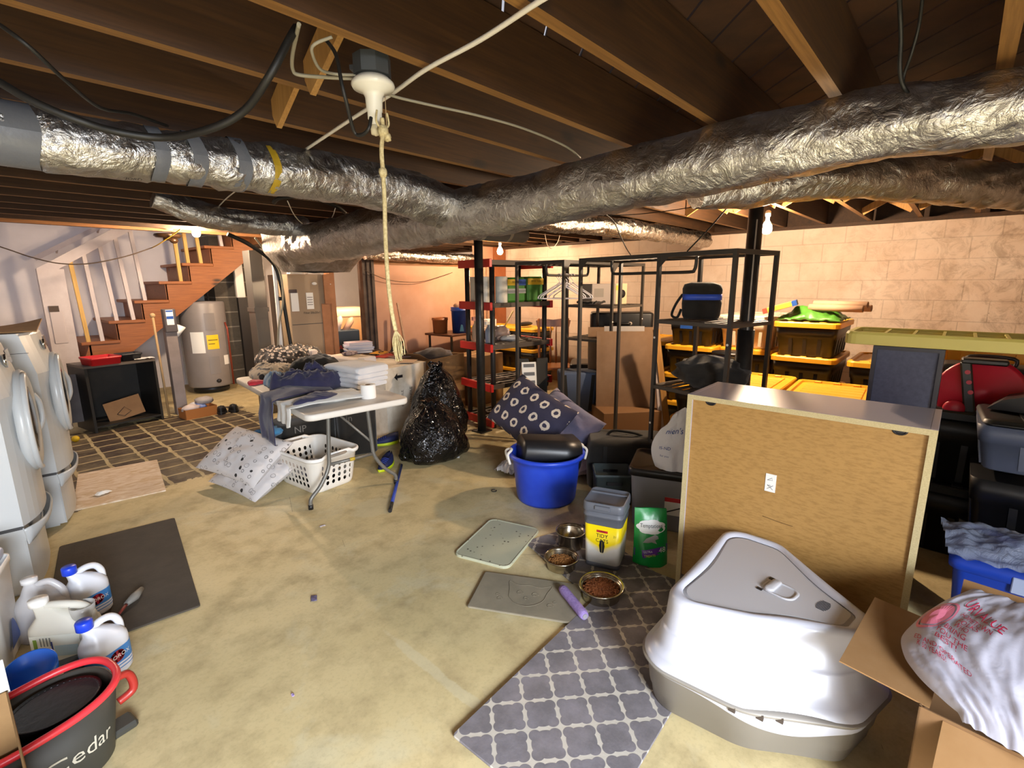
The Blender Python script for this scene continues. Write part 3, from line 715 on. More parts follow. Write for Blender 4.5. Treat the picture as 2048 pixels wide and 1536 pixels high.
# local: -y is the labelled front
PY = NT('pail_label'); sp = PY.node('ShaderNodeSeparateXYZ'); PY.link(PY.tc(), sp.inputs[0])
f = PY.math('ADD', sp.outputs[2], PY.math('MULTIPLY', PY.math('ABSOLUTE', sp.outputs[0]), -.55)); f = PY.math('MULTIPLY_ADD', PY.noise(30, 3), .02, f)
PY.set(color=PY.mix(PY.ramp(PY.math('MULTIPLY', f, 4), [(.40, 0), (.56, 1)]), '#e9e9e4', '#f2d800'), rough=.4)
b = MB(); q = rrect(.245, .245, .035, 5)
b.loft([[(x * .9, y * .9, 0) for x, y in q], [(x * .92, y * .92, .03) for x, y in q]], 0, True); part('pail_foot', b, DG, root)
b = MB(); b.loft([[(x * .925, y * .925, .03) for x, y in q], [(x * .985, y * .985, .285) for x, y in q]], 0, True); part('body', b, PY.m, root)
b = MB(); b.loft([[(x * s, y * s, z) for x, y in q] for s, z in ((1.0, .28), (1.02, .285), (1.02, .33), (1.06, .332), (1.06, .345), (1.02, .348), (1.02, .37))], 0, True); part('collar', b, DG, root)
b = MB(); b.loft([[(x * s, y * s, z) for x, y in q] for s, z in ((1.06, .365), (1.085, .37), (1.085, .405), (1.05, .42), (1.0, .422), (.98, .41), (.5, .41), (.02, .41))], 0, True)
b.box(-.12, .12, .055, .062, .41, .421); b.box(-.05, .05, -.145, -.128, .385, .41, bev=.004); lid = part('lid', b, DG, root)
b = MB(); y = -.1175
b.box(-.036, .036, y - .0035, y - .001, .236, .25, 0); part('red_badge', b, mat('badge_red', '#c31f2c', .5), root)
for t_, x_, dy_, z_, h_ in (('TIDY', 0, -.003, .214, .024), ('CATS', 0, -.001, .182, .024), ('LIGHTWEIGHT', 0, .0045, .075, .0165), ('PURINA', 0, -.0042, .243, .0085), ('21', .082, -.0015, .222, .014)):
    b = MB(); b.text(t_, (x_, y + dy_, z_), (1, 0, 0), (0, -.04, 1), h_); part('lettering', b, BLK, root)
b = MB()
for sgn in (-1, 1):
    b.prism([(0, .06), (sgn * .013, .045), (sgn * .018, .02), (sgn * .012, -.02), (sgn * .006, -.03), (0, -.035)] if sgn < 0 else [(0, -.035), (.006, -.03), (.012, -.02), (.018, .02), (.013, .045), (0, .06)], (0 + .0008 * sgn, y + .0025, .13), (1, 0, 0), (0, -.04, 1), (0, -.0015, 0))
part('feather_print', b, BLK, root)
# cat treats bag
root = thing('treats_bag', 'green foil bag of cat treats with a purple band, leaning on the grey tote', 'bag', (2.455, 1.15, 0), R(-52))
GRN = mat('treats_green', '#0b8a3a', .3, bump=(14, .25, .006)); PPL = mat('treats_purple', '#5b2d90', .35); YEL = mat('print_yellow', '#e2d23a', .5)
def tb(u, v, s):
    w = lerp(.098, .09, v) ; x = (u - .5) * 2 * w; z = v * .32
    th = .045 * (1 - v) ** .7 * (1 - abs(2 * u - 1) ** 3) + .004; lean = .05 * v * v
    return V((x, s * th + lean + .004 * nz((x * 30, z * 20, s)), z))
b = MB()
b.grid(lambda u, v: tb(u, v, -1), 16, 22); b.grid(lambda u, v: tb(1 - u, v, 1), 16, 22)
part('pouch', b, GRN, root)
def tsurf(x, z, o=.003): return tb(x / .19 + .5, z / .32, -1) + V((0, -o, 0))
def patch(pts, o=.002):
    b = MB(); c = V((sum(p[0] for p in pts) / len(pts), 0, sum(p[1] for p in pts) / len(pts)))
    n = len(pts); vs = [tsurf(c.x, c.z, o)] + [tsurf(c.x + (p[0] - c.x) * k, c.z + (p[1] - c.z) * k, o) for k in (.5, 1) for p in pts]
    fs = [(0, 1 + i, 1 + (i + 1) % n) for i in range(n)] + [(1 + i, 1 + n + i, 1 + n + (i + 1) % n, 1 + (i + 1) % n) for i in range(n)]
    return b.add(vs, fs, 0, True)
part('purple_band', patch([(-.092, .055), (-.04, .052), (.04, .075), (.092, .09), (.092, .13), (.03, .115), (-.03, .1), (-.092, .1)]), PPL, root)
cl = []
for i in range(28):
    a = 2 * PI * i / 28; r = 1 + .12 * abs(math.sin(3.5 * a)); cl.append((.078 * r * math.cos(a), .225 + .036 * r * math.sin(a)))
part('white_cloud', patch(cl), WHT, root)
b = MB(); b.text('Temptations', (0, 0, 0), (1, 0, 0), (0, 0, 1), .021, bend=lambda x, y: tsurf(x, .232 + y, .004), squash=.85); part('lettering', b, BLK, root)
b = MB(); b.text('ULTRA', (0, 0, 0), (1, 0, 0), (0, 0, 1), .011, bend=lambda x, y: tsurf(x - .02, .09 + y + .1 * x, .004)); part('white_lettering', b, WHT, root)
b = MB(); b.text('48', (0, 0, 0), (1, 0, 0), (0, 0, 1), .028, bend=lambda x, y: tsurf(x + .06, .1 + y + .1 * x, .004)); part('white_lettering', b, WHT, root)
b = MB(); b.text('TREATS', (0, 0, 0), (1, 0, 0), (0, 0, 1), .013, bend=lambda x, y: tsurf(x - .01, .069 + y + .1 * x, .004))
part('yellow_lettering', b, YEL, root)
# abstract leaping grey and white animal print, simplified
pr_ = [(-.05, .14), (-.03, .165), (0, .175), (.02, .185), (.035, .18), (.04, .165), (.02, .155), (.03, .135), (.0, .145), (-.02, .14)]
part('animal_print', patch(pr_, .0025), mat('print_grey', '#9b9b97', .5), root)

# blue tub with rope handles, holding a black waste bin
BLU = mat('tub_blue', '#1f3fc0', .35, var=(9, '#2a4ccb', .2), bump=(40, .06, .002))
tubc = V((2.775, 2.165, 0)); root = thing('utility_tub', 'big round blue plastic tub with rope handles', 'tub', tubc)
b = MB(); b.lathe([(0, .012), (.19, .01), (.2, 0), (.212, .0), (.222, .02), (.252, .3), (.262, .34), (.285, .345), (.289, .36), (.285, .372), (.27, .374), (.252, .36), (.245, .3), (.215, .02), (0, .018)], 48)
part('shell', b, BLU, root)
for sgn in (-1, 1):
    ang = R(-38 + (0 if sgn > 0 else 180)); c = V((math.cos(ang), math.sin(ang), 0)); tn = V((-c.y, c.x, 0)); b = MB()
    b.tube(catmull([c * .285 + tn * -.05 + V((0, 0, .3)), c * .3 + tn * -.045 + V((0, 0, .37)), c * .27 + tn * -.02 + V((0, 0, .395)), c * .268 + tn * .02 + V((0, 0, .397)), c * .3 + tn * .045 + V((0, 0, .37)), c * .285 + tn * .05 + V((0, 0, .3))], 5), .0095, 8)
    part('rope_handle', b, mat('white_rope', '#dcd6cc', .9, bump=(120, .4, .002)), root)
BPL = mat('black_plastic', '#17171a', .38, bump=(50, .06, .001))
b = MB(); q = rrect(.3, .2, .085, 6)
b.loft([[(x * s, y * s, z) for x, y in q] for s, z in ((.02, 0), (.78, 0), (.82, .012), (.9, .24), (.92, .25), (1.0, .36), (.97, .36), (.86, .24), (.75, .02), (.02, .02))], 0, True, True, True)
o = single('waste_bin', b, BPL, 'black oval plastic bin lying tipped inside the blue tub', 'bin', tubc + V((-.12, .2, .30)), rot=None)
up_ = V((.12, -.3, -.1)); up_ = V((.36, -.27, -.06)).normalized(); zx = up_; yx = V((0, 0, 1)).cross(zx).normalized(); xx = yx.cross(zx)
mm = Matrix((yx, xx, zx)).transposed().to_4x4(); o.location = (0, 0, 0); mm.translation = tubc + V((-.135, .14, .385)); o.matrix_world = mm @ Matrix.Scale(1.18, 4)
b = MB()
for k in range(5):
    a = k * 1.3; b.ball((.06 * math.cos(a), .06 * math.sin(a), .02 * k * .4), .045, .04, .03, 12, 8, disp=lambda d: 1 + .4 * nz(d, 3 + k))
single('plastic_wrap', b, mat('clear_wrap', '#c2b8b4', .2, alpha=.75), 'crumpled clear plastic wrap inside the blue tub', 'plastic wrap', tubc + V((.06, -.12, .255)))
# slate basket beside the tub
def openbox(w, d, h, t=.004, taper=.94, r=.02, lip=.006):
    q = rrect(w, d, r, 4); b = MB()
    b.loft([[(x * s, y * s, z) for x, y in q] for s, z in ((.02, .0), (taper, 0), (1, h - .02), (1 + lip / w * 2, h - .02), (1 + lip / w * 2, h), (1 - t / w * 2, h), (taper - t / w * 2, t), (.02, t))], 0, True, True, True); return b
SL = mat('slate_green', '#485355', .55, bump=(90, .08, .001))
root = thing('storage_basket', 'open slate grey plastic basket beside the blue tub', 'basket', (3.07, 1.77, 0), R(-52))
part('shell', openbox(.27, .24, .235), SL, root)
b = MB(); b.frame((0, -.1375, .175), (.11, 0, 0), (0, .004, 0), (0, 0, .025), 0, .0015); part('handle_slot', b, BLK, root)
b = MB(); b.frame((0, .111, .18), (.11, 0, 0), (0, .004, 0), (0, 0, .022), 0, .0015); part('handle_slot', b, BLK, root)
# grey tote with black lid and white shopping bag
GT = mat('grey_tote_plastic', '#85868c', .5, bump=(50, .05, .001))
root = thing('storage_tote', 'grey storage tote with black lid standing behind the cabinet edge', 'tote', (3.06, 1.30, 0), R(-70))
q = rrect(.52, .42, .05, 5); b = MB()
b.loft([[(x * s, y * s, z) for x, y in q] for s, z in ((.9, 0), (.91, .01), (.985, .36), (1, .37))], 0, True); part('body', b, GT, root)
b = MB(); b.loft([[(x * s, y * s, z) for x, y in q] for s, z in ((1.0, .36), (1.05, .362), (1.05, .395), (1.03, .41), (.97, .412), (.95, .40), (.02, .402))], 0, True); part('lid', b, BPL, root)
b = MB(); b.box(-.03, .13, -.206, -.202, .12, .24); part('paper_label', b, WHT, root)
b = MB(); b.box(-.03, .13, -.2075, -.2055, .212, .24); part('red_stripe', b, mat('stripe_red', '#b9222a', .5), root)
b = MB(); b.beam((-.02, -.2085, .14), (.115, -.2085, .2), .004, .018, (0, 1, 0)); part('black_print', b, BLK, root)
# white shopping bag standing on tote
WB = mat('white_film', '#dfe2ea', .38, bump=(10, .5, .012), trans=0)
root = thing('shopping_bag', 'white plastic shopping bag with blue print standing on the grey tote', 'bag', (2.97, 1.245, .412), R(-62)); root.scale = (1.15, 1, 1.12)
def wb(u, v, s, W=.15, Hh=.36):
    k = math.sin(PI * min(1, v * 1.1 + .12)) ; w = W * (.62 + .38 * k) * (1 - .35 * max(0, v - .7) / .3)
    x = (u - .5) * 2 * w; th = .085 * (1 - abs(2 * u - 1) ** 2.5) * (1 - .8 * v) + .003
    return V((x + .03 * v, s * th + .016 * nz((u * 5, v * 4, s * 3 + 1), 1) + .008 * nz((u * 14, v * 9, s), 1), v * Hh * (1 - .12 * abs(2 * u - 1) * v)))
b = MB(); b.grid(lambda u, v: wb(u, v, -1), 24, 28); b.grid(lambda u, v: wb(1 - u, v, 1), 24, 28)
part('film', b, WB, root)
BLP = mat('print_blue', '#1d4c9c', .5)
b = MB()
def wbt(x, y, z0, x0, h=.36): p = wb((x + x0) / .3 + .5, (z0 + y) / h, -1); return p + V((0, -.006, 0))
for t_, h_, z_, x_ in (("nien's", .034, .235, -.05), ('IS-ND', .017, .13, -.08), ('for you', .011, .085, -.08)):
    b = MB(); b.text(t_, (0, 0, 0), (1, 0, 0), (0, 0, 1), h_, bend=lambda x, y: wbt(x, y, z_, x_)); part('lettering', b, BLP, root)

# ---------------------------------------------------------------- upturned cabinet (its back towards us)
HARD = NT('hardboard_back'); a = HARD.noise(70, 5, .7, vec=HARD.mapping((1, .35, 1.4))); a2 = HARD.noise(3, 4)
c = HARD.mix(HARD.math('MULTIPLY', HARD.ramp(a, [(.38, 1), (.54, 0)]), .55), HARD.mix(a2, '#ab8348', '#a07a42'), '#86622f'); HARD.set(color=c, rough=.6); HARD.bump(a, .08, .001)
CHIP = NT('chipboard_edge'); a = CHIP.voro(140, 'F1', 1, vec=CHIP.mapping((1, 1, 1)), out=1); CHIP.set(color=CHIP.mix(CHIP.noise(160, 3), CHIP.mix(CHIP.noise(220, 2), '#8f7d55', '#dccfa4'), '#b9a87c'), rough=.85); CHIP.bump(CHIP.noise(150, 3), .4, .002)
LAM = mat('grey_laminate', '#b5afb8', .26, bump=(90, .03, .001)); LAMW = mat('white_laminate', '#cfcdd2', .4)
X0, X1, Y0, Y1, H = 2.33, 2.73, 0.0, .94, 1.06; T = .018
root = thing('bookcase', 'low grey bookcase turned with its tan hardboard back facing us', 'bookcase', (X0, (Y0 + Y1) / 2, 0)); hw = (Y1 - Y0) / 2
def carcass(root, hw, D, H, T, lam, edge, back, z0=.085):
    for s in (-1, 1):
        b = MB(); y = s * (hw - T / 2); b.box(.0, D, y - T / 2, y + T / 2, 0, H, 0, .0012); p = part('side_panel', b, lam, root)
        b = MB(); b.box(-.0015, .0, y - T / 2, y + T / 2, 0.0, H - .001); part('raw_edge', b, edge, p)
    b = MB(); b.box(.0, D, -hw + T, hw - T, H - T, H - .0005); p = part('top_panel', b, lam, root)
    b = MB(); b.box(-.0015, 0, -hw + T, hw - T, H - T, H - .001); part('raw_edge', b, edge, p)
    b = MB(); b.box(.012, .016, -hw + T, hw - T, z0, H - T); part('back_panel', b, back, root)
    for z in (z0, H * .5):
        b = MB(); b.box(.017, D - .01, -hw + T, hw - T, z, z + T); part('shelf', b, lam, root)
carcass(root, hw, X1 - X0, H, T + .006, LAM, CHIP.m, HARD.m)
b = MB()
for y in (.36, -.36): b.tube([(.0105, y + .022 * math.cos(a), H - T - .006 + -.016 * math.sin(a)) for a in [PI * k / 8 for k in range(9)]] , .004, 6)
for y in (.36, -.36): b.prism([(.022 * math.cos(PI + PI * k / 8), .016 * math.sin(PI + PI * k / 8)) for k in range(9)], (.0112, y, H - T - .006), (0, 1, 0), (0, 0, 1), (-.001, 0, 0))
part('finger_notch', b, BLK, root)
st = atx(1541, 966, X0 + .01) - root.location
b = MB(); b.box(.009, .0115, st.y - .022, st.y + .022, st.z - .042, st.z + .042); o = part('white_sticker', b, WHT, root)
b = MB(); sy, sz = st.y, st.z; gx = .008
GPEN = mat('pencil_grey', '#70727a', .6)
b.tube([(gx, sy + .013, sz + .012), (gx, sy - .005, sz + .026), (gx, sy - .008, sz + .014), (gx, sy + .012, sz + .012)], .0008, 5); b.tube([(gx, sy + .012, sz - .03), (gx, sy - .012, sz - .01)], .0009, 5); b.tube([(gx, sy - .012, sz - .03), (gx, sy + .012, sz - .01)], .0009, 5)
b.tube([(gx, sy + .01, sz - .015), (gx, sy + .002, sz - .01), (gx, sy - .006, sz - .018)], .0008, 5); part('pictogram', b, GPEN, o)
s0, s1 = atx(1525, 1032, X0 + .01) - root.location, atx(1585, 1053, X0 + .01) - root.location
b = MB(); b.tube(catmull([(.011, s0.y, s0.z), (.011, (s0.y + s1.y) / 2, (s0.z + s1.z) / 2 - .002), (.011, s1.y, s1.z)], 4), .0012, 5); part('scratch', b, mat('scratch_brown', '#5a3d1c', .8), root)

# navy bookcase behind, with a tote lid lying on it
NAVY = mat('navy_hardboard', '#4a4f66', .6, var=(50, '#3d4157', .2)); NAVE = mat('dark_laminate', '#2c2c36', .4)
root = thing('bookcase', 'narrow dark navy bookcase standing behind the tan backed one', 'bookcase', (3.0, .16, 0))
carcass(root, .135, .3, 1.285, .018, NAVE, NAVE, NAVY, .05)

# ---------------------------------------------------------------- litter box
def rpoly(pts, r, n=8):
    out = []; N = len(pts)
    for i in range(N):
        p0, p, p1 = V(pts[i - 1]).to_2d() if False else V((*pts[i - 1], 0)), V((*pts[i], 0)), V((*pts[(i + 1) % N], 0))
        a = (p0 - p).normalized(); c = (p1 - p).normalized(); ang = a.angle(c); rr = r[i] if isinstance(r, (list, tuple)) else r
        d = rr / math.tan(ang / 2); ctr = p + (a + c).normalized() * (rr / math.sin(ang / 2))
        s = p + a * d - ctr; e = p + c * d - ctr; a0 = math.atan2(s.y, s.x); a1 = math.atan2(e.y, e.x); da = (a1 - a0 + PI) % (2 * PI) - PI
        for k in range(n + 1): out.append((ctr.x + rr * math.cos(a0 + da * k / n), ctr.y + rr * math.sin(a0 + da * k / n)))
    return out
def dense(poly, step=.02):
    out = []
    for i in range(len(poly)):
        a = V((*poly[i], 0)); c = V((*poly[(i + 1) % len(poly)], 0)); n = max(1, int((c - a).length / step))
        for j in range(n): q = a.lerp(c, j / n); out.append((q.x, q.y))
    return out
LC = V((1.93, .395, 0))
def star(pts, r, n=120):
    """rounded polygon (world xy) resampled by angle about LC"""
    P = [V((x - LC.x, y - LC.y, 0)) for x, y in dense(rpoly(pts, r, 10), .012)]; out = []
    for k in range(n):
        a = 2 * PI * k / n; d = V((math.cos(a), math.sin(a), 0)); best = None
        for i in range(len(P)):
            p, q = P[i - 1], P[i]; e = q - p; den = d.x * e.y - d.y * e.x
            if abs(den) < 1e-12: continue
            t = (p.x * e.y - p.y * e.x) / den; u = (p.x * d.y - p.y * d.x) / den
            if t > 0 and -1e-6 <= u <= 1 + 1e-6: best = t if best is None else max(best, t)
        out.append((d.x * best, d.y * best))
    return out
PB = star([(1.50, .765), (1.525, .36), (1.71, .06), (1.93, .0), (2.03, .05), (2.325, .58), (2.325, .765)], [.14, .25, .11, .06, .05, .12, .09])
PT = star([(1.575, .70), (1.67, .40), (1.84, .09), (1.96, .07), (2.32, .47), (2.32, .70)], [.08, .3, .05, .05, .1, .09])
def mixp(t): return [(lerp(a[0], c[0], t), lerp(a[1], c[1], t)) for a, c in zip(PB, PT)]
def pinset(poly, d): return [(x * (1 - d / max(.05, math.hypot(x, y))), y * (1 - d / max(.05, math.hypot(x, y)))) for x, y in poly]
root = thing('litter_box', 'white hooded litter box on a taupe pan, in front of the tan bookcase back', 'litter box', (LC.x, LC.y, .018))
TP = mat('taupe_plastic', '#8b867f', .42, bump=(60, .04, .001)); WP = mat('glossy_white_plastic', '#c2c4d0', .3, bump=(25, .02, .002)); WP2 = mat('satin_lid_panel', '#bab9bd', .4)
b = MB(); b.loft([[(x, y, z) for x, y in pinset(PB, d)] for d, z in ((.06, 0.0), (.045, .004), (.038, .06), (.031, .062), (.018, .165), (.004, .172), (-.004, .185), (-.004, .19), (.02, .192))], 0, True); part('pan', b, TP, root)
def front(x, y):  # scallop dip on the long front side
    d = V((x + LC.x - 1.62, y + LC.y - .25, 0)).length; return math.exp(-(d / .17) ** 2)
b = MB(); rings = []
for t, d, z, sc in ((0, .012, .165, 1), (0, .004, .172, 1), (0, .006, .205, .5), (.1, .022, .212, .1), (.35, .026, .24, 0), (.45, .028, .292, 0), (.48, .031, .297, 0), (.5, .037, .303, 0), (.9, .012, .385, 0), (1, .006, .41, 0), (1, .016, .426, 0), (1, .034, .431, 0), (1, .05, .428, 0), (1, .058, .418, 0)):
    rings.append([(x, y, z - .055 * sc * front(x, y)) for x, y in pinset(mixp(t), d)])
b.loft(rings, 0, True, False, False); part('hood', b, WP, root)
b = MB(); b.loft([[(x, y, z) for x, y in pinset(PT, d)] for d, z in ((.0585, .416), (.066, .4165), (.072, .421))], 0, True, False, True); part('top_panel', b, WP2, root)
# handle and vents
hc = atz(1560, 1190, .42) - V((LC.x, LC.y, 0)); ax = (atz(1640, 1225, .42) - atz(1500, 1160, .42)).normalized(); ay = V((-ax.y, ax.x, 0))
b = MB(); p = rrect(.115, .095, .035, 5); b.loft([[tuple(hc + ax * x * s + ay * y * s + V((0, 0, z))) for x, y in p] for s, z in ((1.06, .002), (1.0, .006), (.86, .006), (.82, .001), (.02, .001))], 0, True); part('handle_recess', b, WP2, root)
b = MB(); p = rrect(.034, .092, .014, 4); b.loft([[tuple(hc - ax * .028 + ax * x * s + ay * y * s + V((0, 0, z))) for x, y in p] for s, z in ((1, .002), (1, .012), (.85, .016), (.02, .016))], 0, True); part('carry_handle', b, WP2, root)
b = MB(); b.frame(hc - ax * .055 + ay * .052 + V((0, 0, .0025)), ax * .02, ay * .014, (0, 0, .003)); part('hinge_slot', b, BLK, root)
b = MB(); b.frame(hc - ax * .055 - ay * .052 + V((0, 0, .0025)), ax * .02, ay * .014, (0, 0, .003)); part('hinge_slot', b, BLK, root)
vc = atz(1645, 1221, .42) - V((LC.x, LC.y, 0)); b = MB()
for k in range(-4, 5):
    L = .032 * math.sqrt(max(.1, 1 - (k / 5.2) ** 2)); b.frame(vc + ay * (k * .0075) + V((0, 0, .0015)), ax * L * 1.3, ay * .0032, (0, 0, .002))
part('vent_slots', b, mat('slot_dark', '#2a2b30', .7), root)
for (px, py) in ((1471, 1396), (1507, 1407), (1544, 1417)):
    q = atz(px, py, .18); q = min((V((x + LC.x, y + LC.y, .178)) for x, y in pinset(PB, .004)), key=lambda v: (v - V((q.x, q.y, .178))).length)
    b = MB(); b.frame(q - V((LC.x, LC.y, 0)) , (.012, 0, 0), (0, .022, 0), (0, 0, .022)); part('clip_slot', b, mat('slot_brown', '#4a4038', .8), root)

# ---------------------------------------------------------------- cardboard box and red printed bag at lower right
CARD = mat('cardboard', '#80603f', .8, var=(5, '#725334', .2), bump=(60, .06, .001)); CARDL = mat('cardboard_light', '#96724a', .8, var=(5, '#866238', .2))
A = atz(1838, 1412, .48); root = thing('cardboard_box', 'open brown cardboard box with a flap folded out, under the red printed bag', 'box', (A.x, A.y, 0), R(-5))
bw, bd, bh = .46, .60, .48   # local: x along +X (far), y negative to the right
b = MB(); b.box(0, .004, -bd, 0, 0, bh); b.box(bw, bw + .004, -bd, 0, 0, bh); b.box(0, bw, -.004, 0, 0, bh); b.box(0, bw, -bd, -bd + .004, 0, bh); b.box(0, bw, -bd, 0, 0, .004); part('carton', b, CARD, root)
b = MB(); b.frame((.235, .085, bh + .004), (.44, 0, 0), (0, .21, .012), (0, -.001, .004)); part('flap', b, CARDL, root)
b = MB(); b.frame((-.075, -.33, bh - .075), (-.15, 0, -.13), (0, .56, 0), (.002, 0, -.003)); part('flap', b, CARDL, root)
b = MB(); b.frame((bw + .09, -.2, bh + .05), (.17, 0, .1), (0, .36, 0), (0, 0, .004)); part('flap', b, CARDL, root)
# bag draped on the box
BAGW = NT('white_bag_film'); BAGW.set(color='#b7b6c4', rough=.42); BAGW.bump(BAGW.math('ADD', BAGW.noise(7, 4, .6, dist=1.0), BAGW.math('MULTIPLY', BAGW.noise(26, 3), .5)), .3, .01)
root = thing('shopping_bag', 'white plastic grocery bag with pink red lettering lying on the open box', 'bag', (A.x, A.y, 0))
c00, c10, c11, c01 = atz(1925, 1445, .5) - root.location, atz(2130, 1565, .5) - root.location, atz(2150, 1235, .6) - root.location, atz(1958, 1180, .59) - root.location
cl0 = atz(1803, 1272, .52) - root.location
def bag(u, v):
    e = c00.lerp(c01, v); k = .6 * (1 - abs(2 * v - 1.1) ** 1.6 if abs(2 * v - 1.1) < 1 else 0) + .4 * math.sin(PI * v); left = e + (cl0 - c00.lerp(c01, .55)) * max(0, k)
    p = left.lerp(c10.lerp(c11, v), u)
    edge = max(0, min(1, u * 9, v * 7 + .05, (1 - v) * 6 + .05)); h = .03 * edge ** .6 + .035 * math.sin(PI * min(1, u * .8)) * math.sin(PI * v)
    h += .012 * nz((u * 3, v * 3, 1)) + .008 * nz((u * 8 + v * 2, v * 5, 5)) + .004 * nz((u * 18, v * 10, 9))
    return p + V((0, 0, h))
b = MB(); b.grid(bag, 56, 56); part('film', b, BAGW.m, root)
RED = mat('bag_red', '#b81c42', .5)
# linear fit of the sheet, so that lettering can be laid out along measured lines
def _fit():
    N = Matrix(((0, 0, 0), (0, 0, 0), (0, 0, 0))); bu = V((0, 0, 0)); bv = V((0, 0, 0))
    for i in range(2, 25):
        for j in range(8, 38):
            u, v = i / 40, j / 40; q = bag(u, v) + root.location - CAMP; z = q.dot(FWD); w = V(((q.dot(RGT) * FPX / z + 1024 - 1920) / 100, (768 - q.dot(UPV) * FPX / z - 1280) / 100, 1))
            for a in range(3):
                for c in range(3): N[a][c] += w[a] * w[c]
            bu += w * u; bv += w * v
    Ni = N.inverted(); return Ni @ bu, Ni @ bv
FU, FV = _fit()
def uvat(px, py): w = V(((px - 1920) / 100, (py - 1280) / 100, 1)); return FU.dot(w), FV.dot(w)
def bt(l, r, up, wid, h):
    """map lettering of width wid and height h onto the patch left-mid, right-mid, up direction (world-measured corners)"""
    l, r, up = [V((*uvat(*q), 0)) for q in (l, r, up)]; m = (l + r) / 2; ex = (r - l) / wid; ey = (up - m) / (h / 2); e = .004
    def f(x, y):
        q = m + ex * x + ey * y; p = bag(q.x, q.y); n = (bag(q.x + e, q.y) - p).cross(bag(q.x, q.y + e) - p).normalized(); return p + n * .003
    return f
def textw(s):
    b = MB(); b.text(s, (0, 0, 0), (1, 0, 0), (0, 1, 0), 1.0); xs = [v[0] for v in b.v]; return max(xs) - min(xs)
for txt, l, r, hp in (('URVALUE', (1920, 1200), (2030, 1279), 20), ('HOMETOWN', (1931, 1232), (2006, 1286), 10), ('FOLKS', (1933, 1250), (1979, 1279), 10), ('WHO', (1929, 1258), (1959, 1283), 10),
                      ('BRING', (1910, 1261), (1952, 1294), 10), ('YOU THE', (1893, 1264), (1950, 1312), 10), ('BEST!', (1890, 1279), (1928, 1308), 10), ('ED AND OPERATED', (1848, 1270), (1935, 1347), 9), ('R 50 YEARS!', (1848, 1285), (1890, 1323), 9)):
    m_ = ((l[0] + r[0]) / 2 + .57 * hp / 2, (l[1] + r[1]) / 2 - .82 * hp / 2)
    b = MB(); w_ = textw(txt); b.text(txt, (0, 0, 0), (1, 0, 0), (0, 1, 0), 1.0, bend=bt(l, r, m_, w_, 1.0)); part('red_lettering', b, RED, root)
f = bt((1845, 1237), (1920, 1230), (1880, 1204), 2, 2); b = MB()
b.add([f(0, 0)] + [f(rr * math.cos(2 * PI * i / 24), rr * math.sin(2 * PI * i / 24)) for rr in (.4, .78) for i in range(24)], [(0, 1 + i, 1 + (i + 1) % 24) for i in range(24)] + [(1 + i, 25 + i, 25 + (i + 1) % 24, 1 + (i + 1) % 24) for i in range(24)])
bd = part('round_badge', b, mat('badge_pink', '#d9788f', .5), root)
b = MB()
for i in range(24):
    q = [f(rr * math.cos(2 * PI * a / 24), rr * math.sin(2 * PI * a / 24)) for rr in (.88, 1.0) for a in (i, i + 1)]; b.add(q, [(0, 1, 3, 2)])
part('badge_ring', b, mat('badge_pink', '#d9788f', .5), bd)

# ---------------------------------------------------------------- shelf with dark things right of the cabinet
GB = mat('blue_grey_plastic', '#525b72', .45); DKP = mat('dark_tote_plastic', '#141416', .42, bump=(30, .06, .002)); BIN = mat('royal_blue_plastic', '#163fae', .4)
root = thing('storage_tote', 'royal blue tote with pale latches in the dark gap right of the bookcase', 'tote', (2.95, -.42, 0), 0)
q = rrect(.42, .6, .04, 4)
b = MB(); b.loft([[(x * s, y * s, z) for x, y in q] for s, z in ((.88, 0), (.98, .36), (1, .37))], 0, True); part('body', b, BIN, root)
b = MB(); b.loft([[(x * s, y * s, z) for x, y in q] for s, z in ((1.0, .36), (1.04, .365), (1.04, .40), (.98, .42), (.94, .43), (.6, .44), (.02, .44))], 0, True); part('lid', b, BIN, root)
for y in (.08, -.15): 
    b = MB(); b.box(-.225, -.215, y - .035, y + .035, .33, .4, 0, .003); part('latch', b, mat('pale_latch', '#a9b6d6', .4), root)
CW = NT('crumpled_clear_wrap'); CW.set(color='#9ba6bd', rough=.18, alpha=.72); CW.bump(CW.noise(12, 5, .7, dist=2), .9, .02)
b = MB(); b.grid(lambda u, v: (lerp(-.2, .2, u) + .05 * (v - .5), lerp(-.3, .28, v), .055 * math.sin(PI * u) * math.sin(PI * v) + .03 * nz((u * 5, v * 6, 2)) + .018 * nz((u * 13, v * 15, 3)) + .03), 40, 50)
single('plastic_wrap', b, CW.m, 'crumpled clear plastic sheet on top of the royal blue tote', 'plastic wrap', (2.80, -.36, .455), R(5))
def softbox(w, d, h, r=.03, s0=.95):
    q = rrect(w, d, r, 4); b = MB(); b.loft([[(x * s, y * s, z) for x, y in q] for s, z in ((s0 - .03, 0), (s0, .01), (1, h - .02), (.985, h - .006), (.95, h), (.02, h))], 0, True); return b
root = thing('shelf_cover', 'black plastic tote lid on the blue grey tote right of the bookcase', 'lid', (3.40, -.44, .922), R(3))
b = softbox(.42, .6, .03, .04, 1.0); part('panel', b, DKP, root)
b = MB()
for y in (-.15, 0, .15): b.box(-.17, .17, y - .01, y + .01, .03, .037)
part('ribs', b, DKP, root)
root = thing('tool_case', 'black wedge shaped case with a handle on the black lid right of the bookcase', 'case', (3.36, -.40, .962), R(-10))
b = MB(); b.prism([(-.14, 0), (.14, 0), (.13, .06), (.04, .1), (-.09, .05)], (0, .1, 0), (0, -1, 0), (0, 0, 1), (.22, 0, 0)); part('shell', b, DKP, root)
b = MB(); b.tube(catmull([(.05, -.02, .085), (.05, 0, .12), (.05, .05, .11), (.05, .06, .075)], 5), .008, 8); part('handle', b, DKP, root)
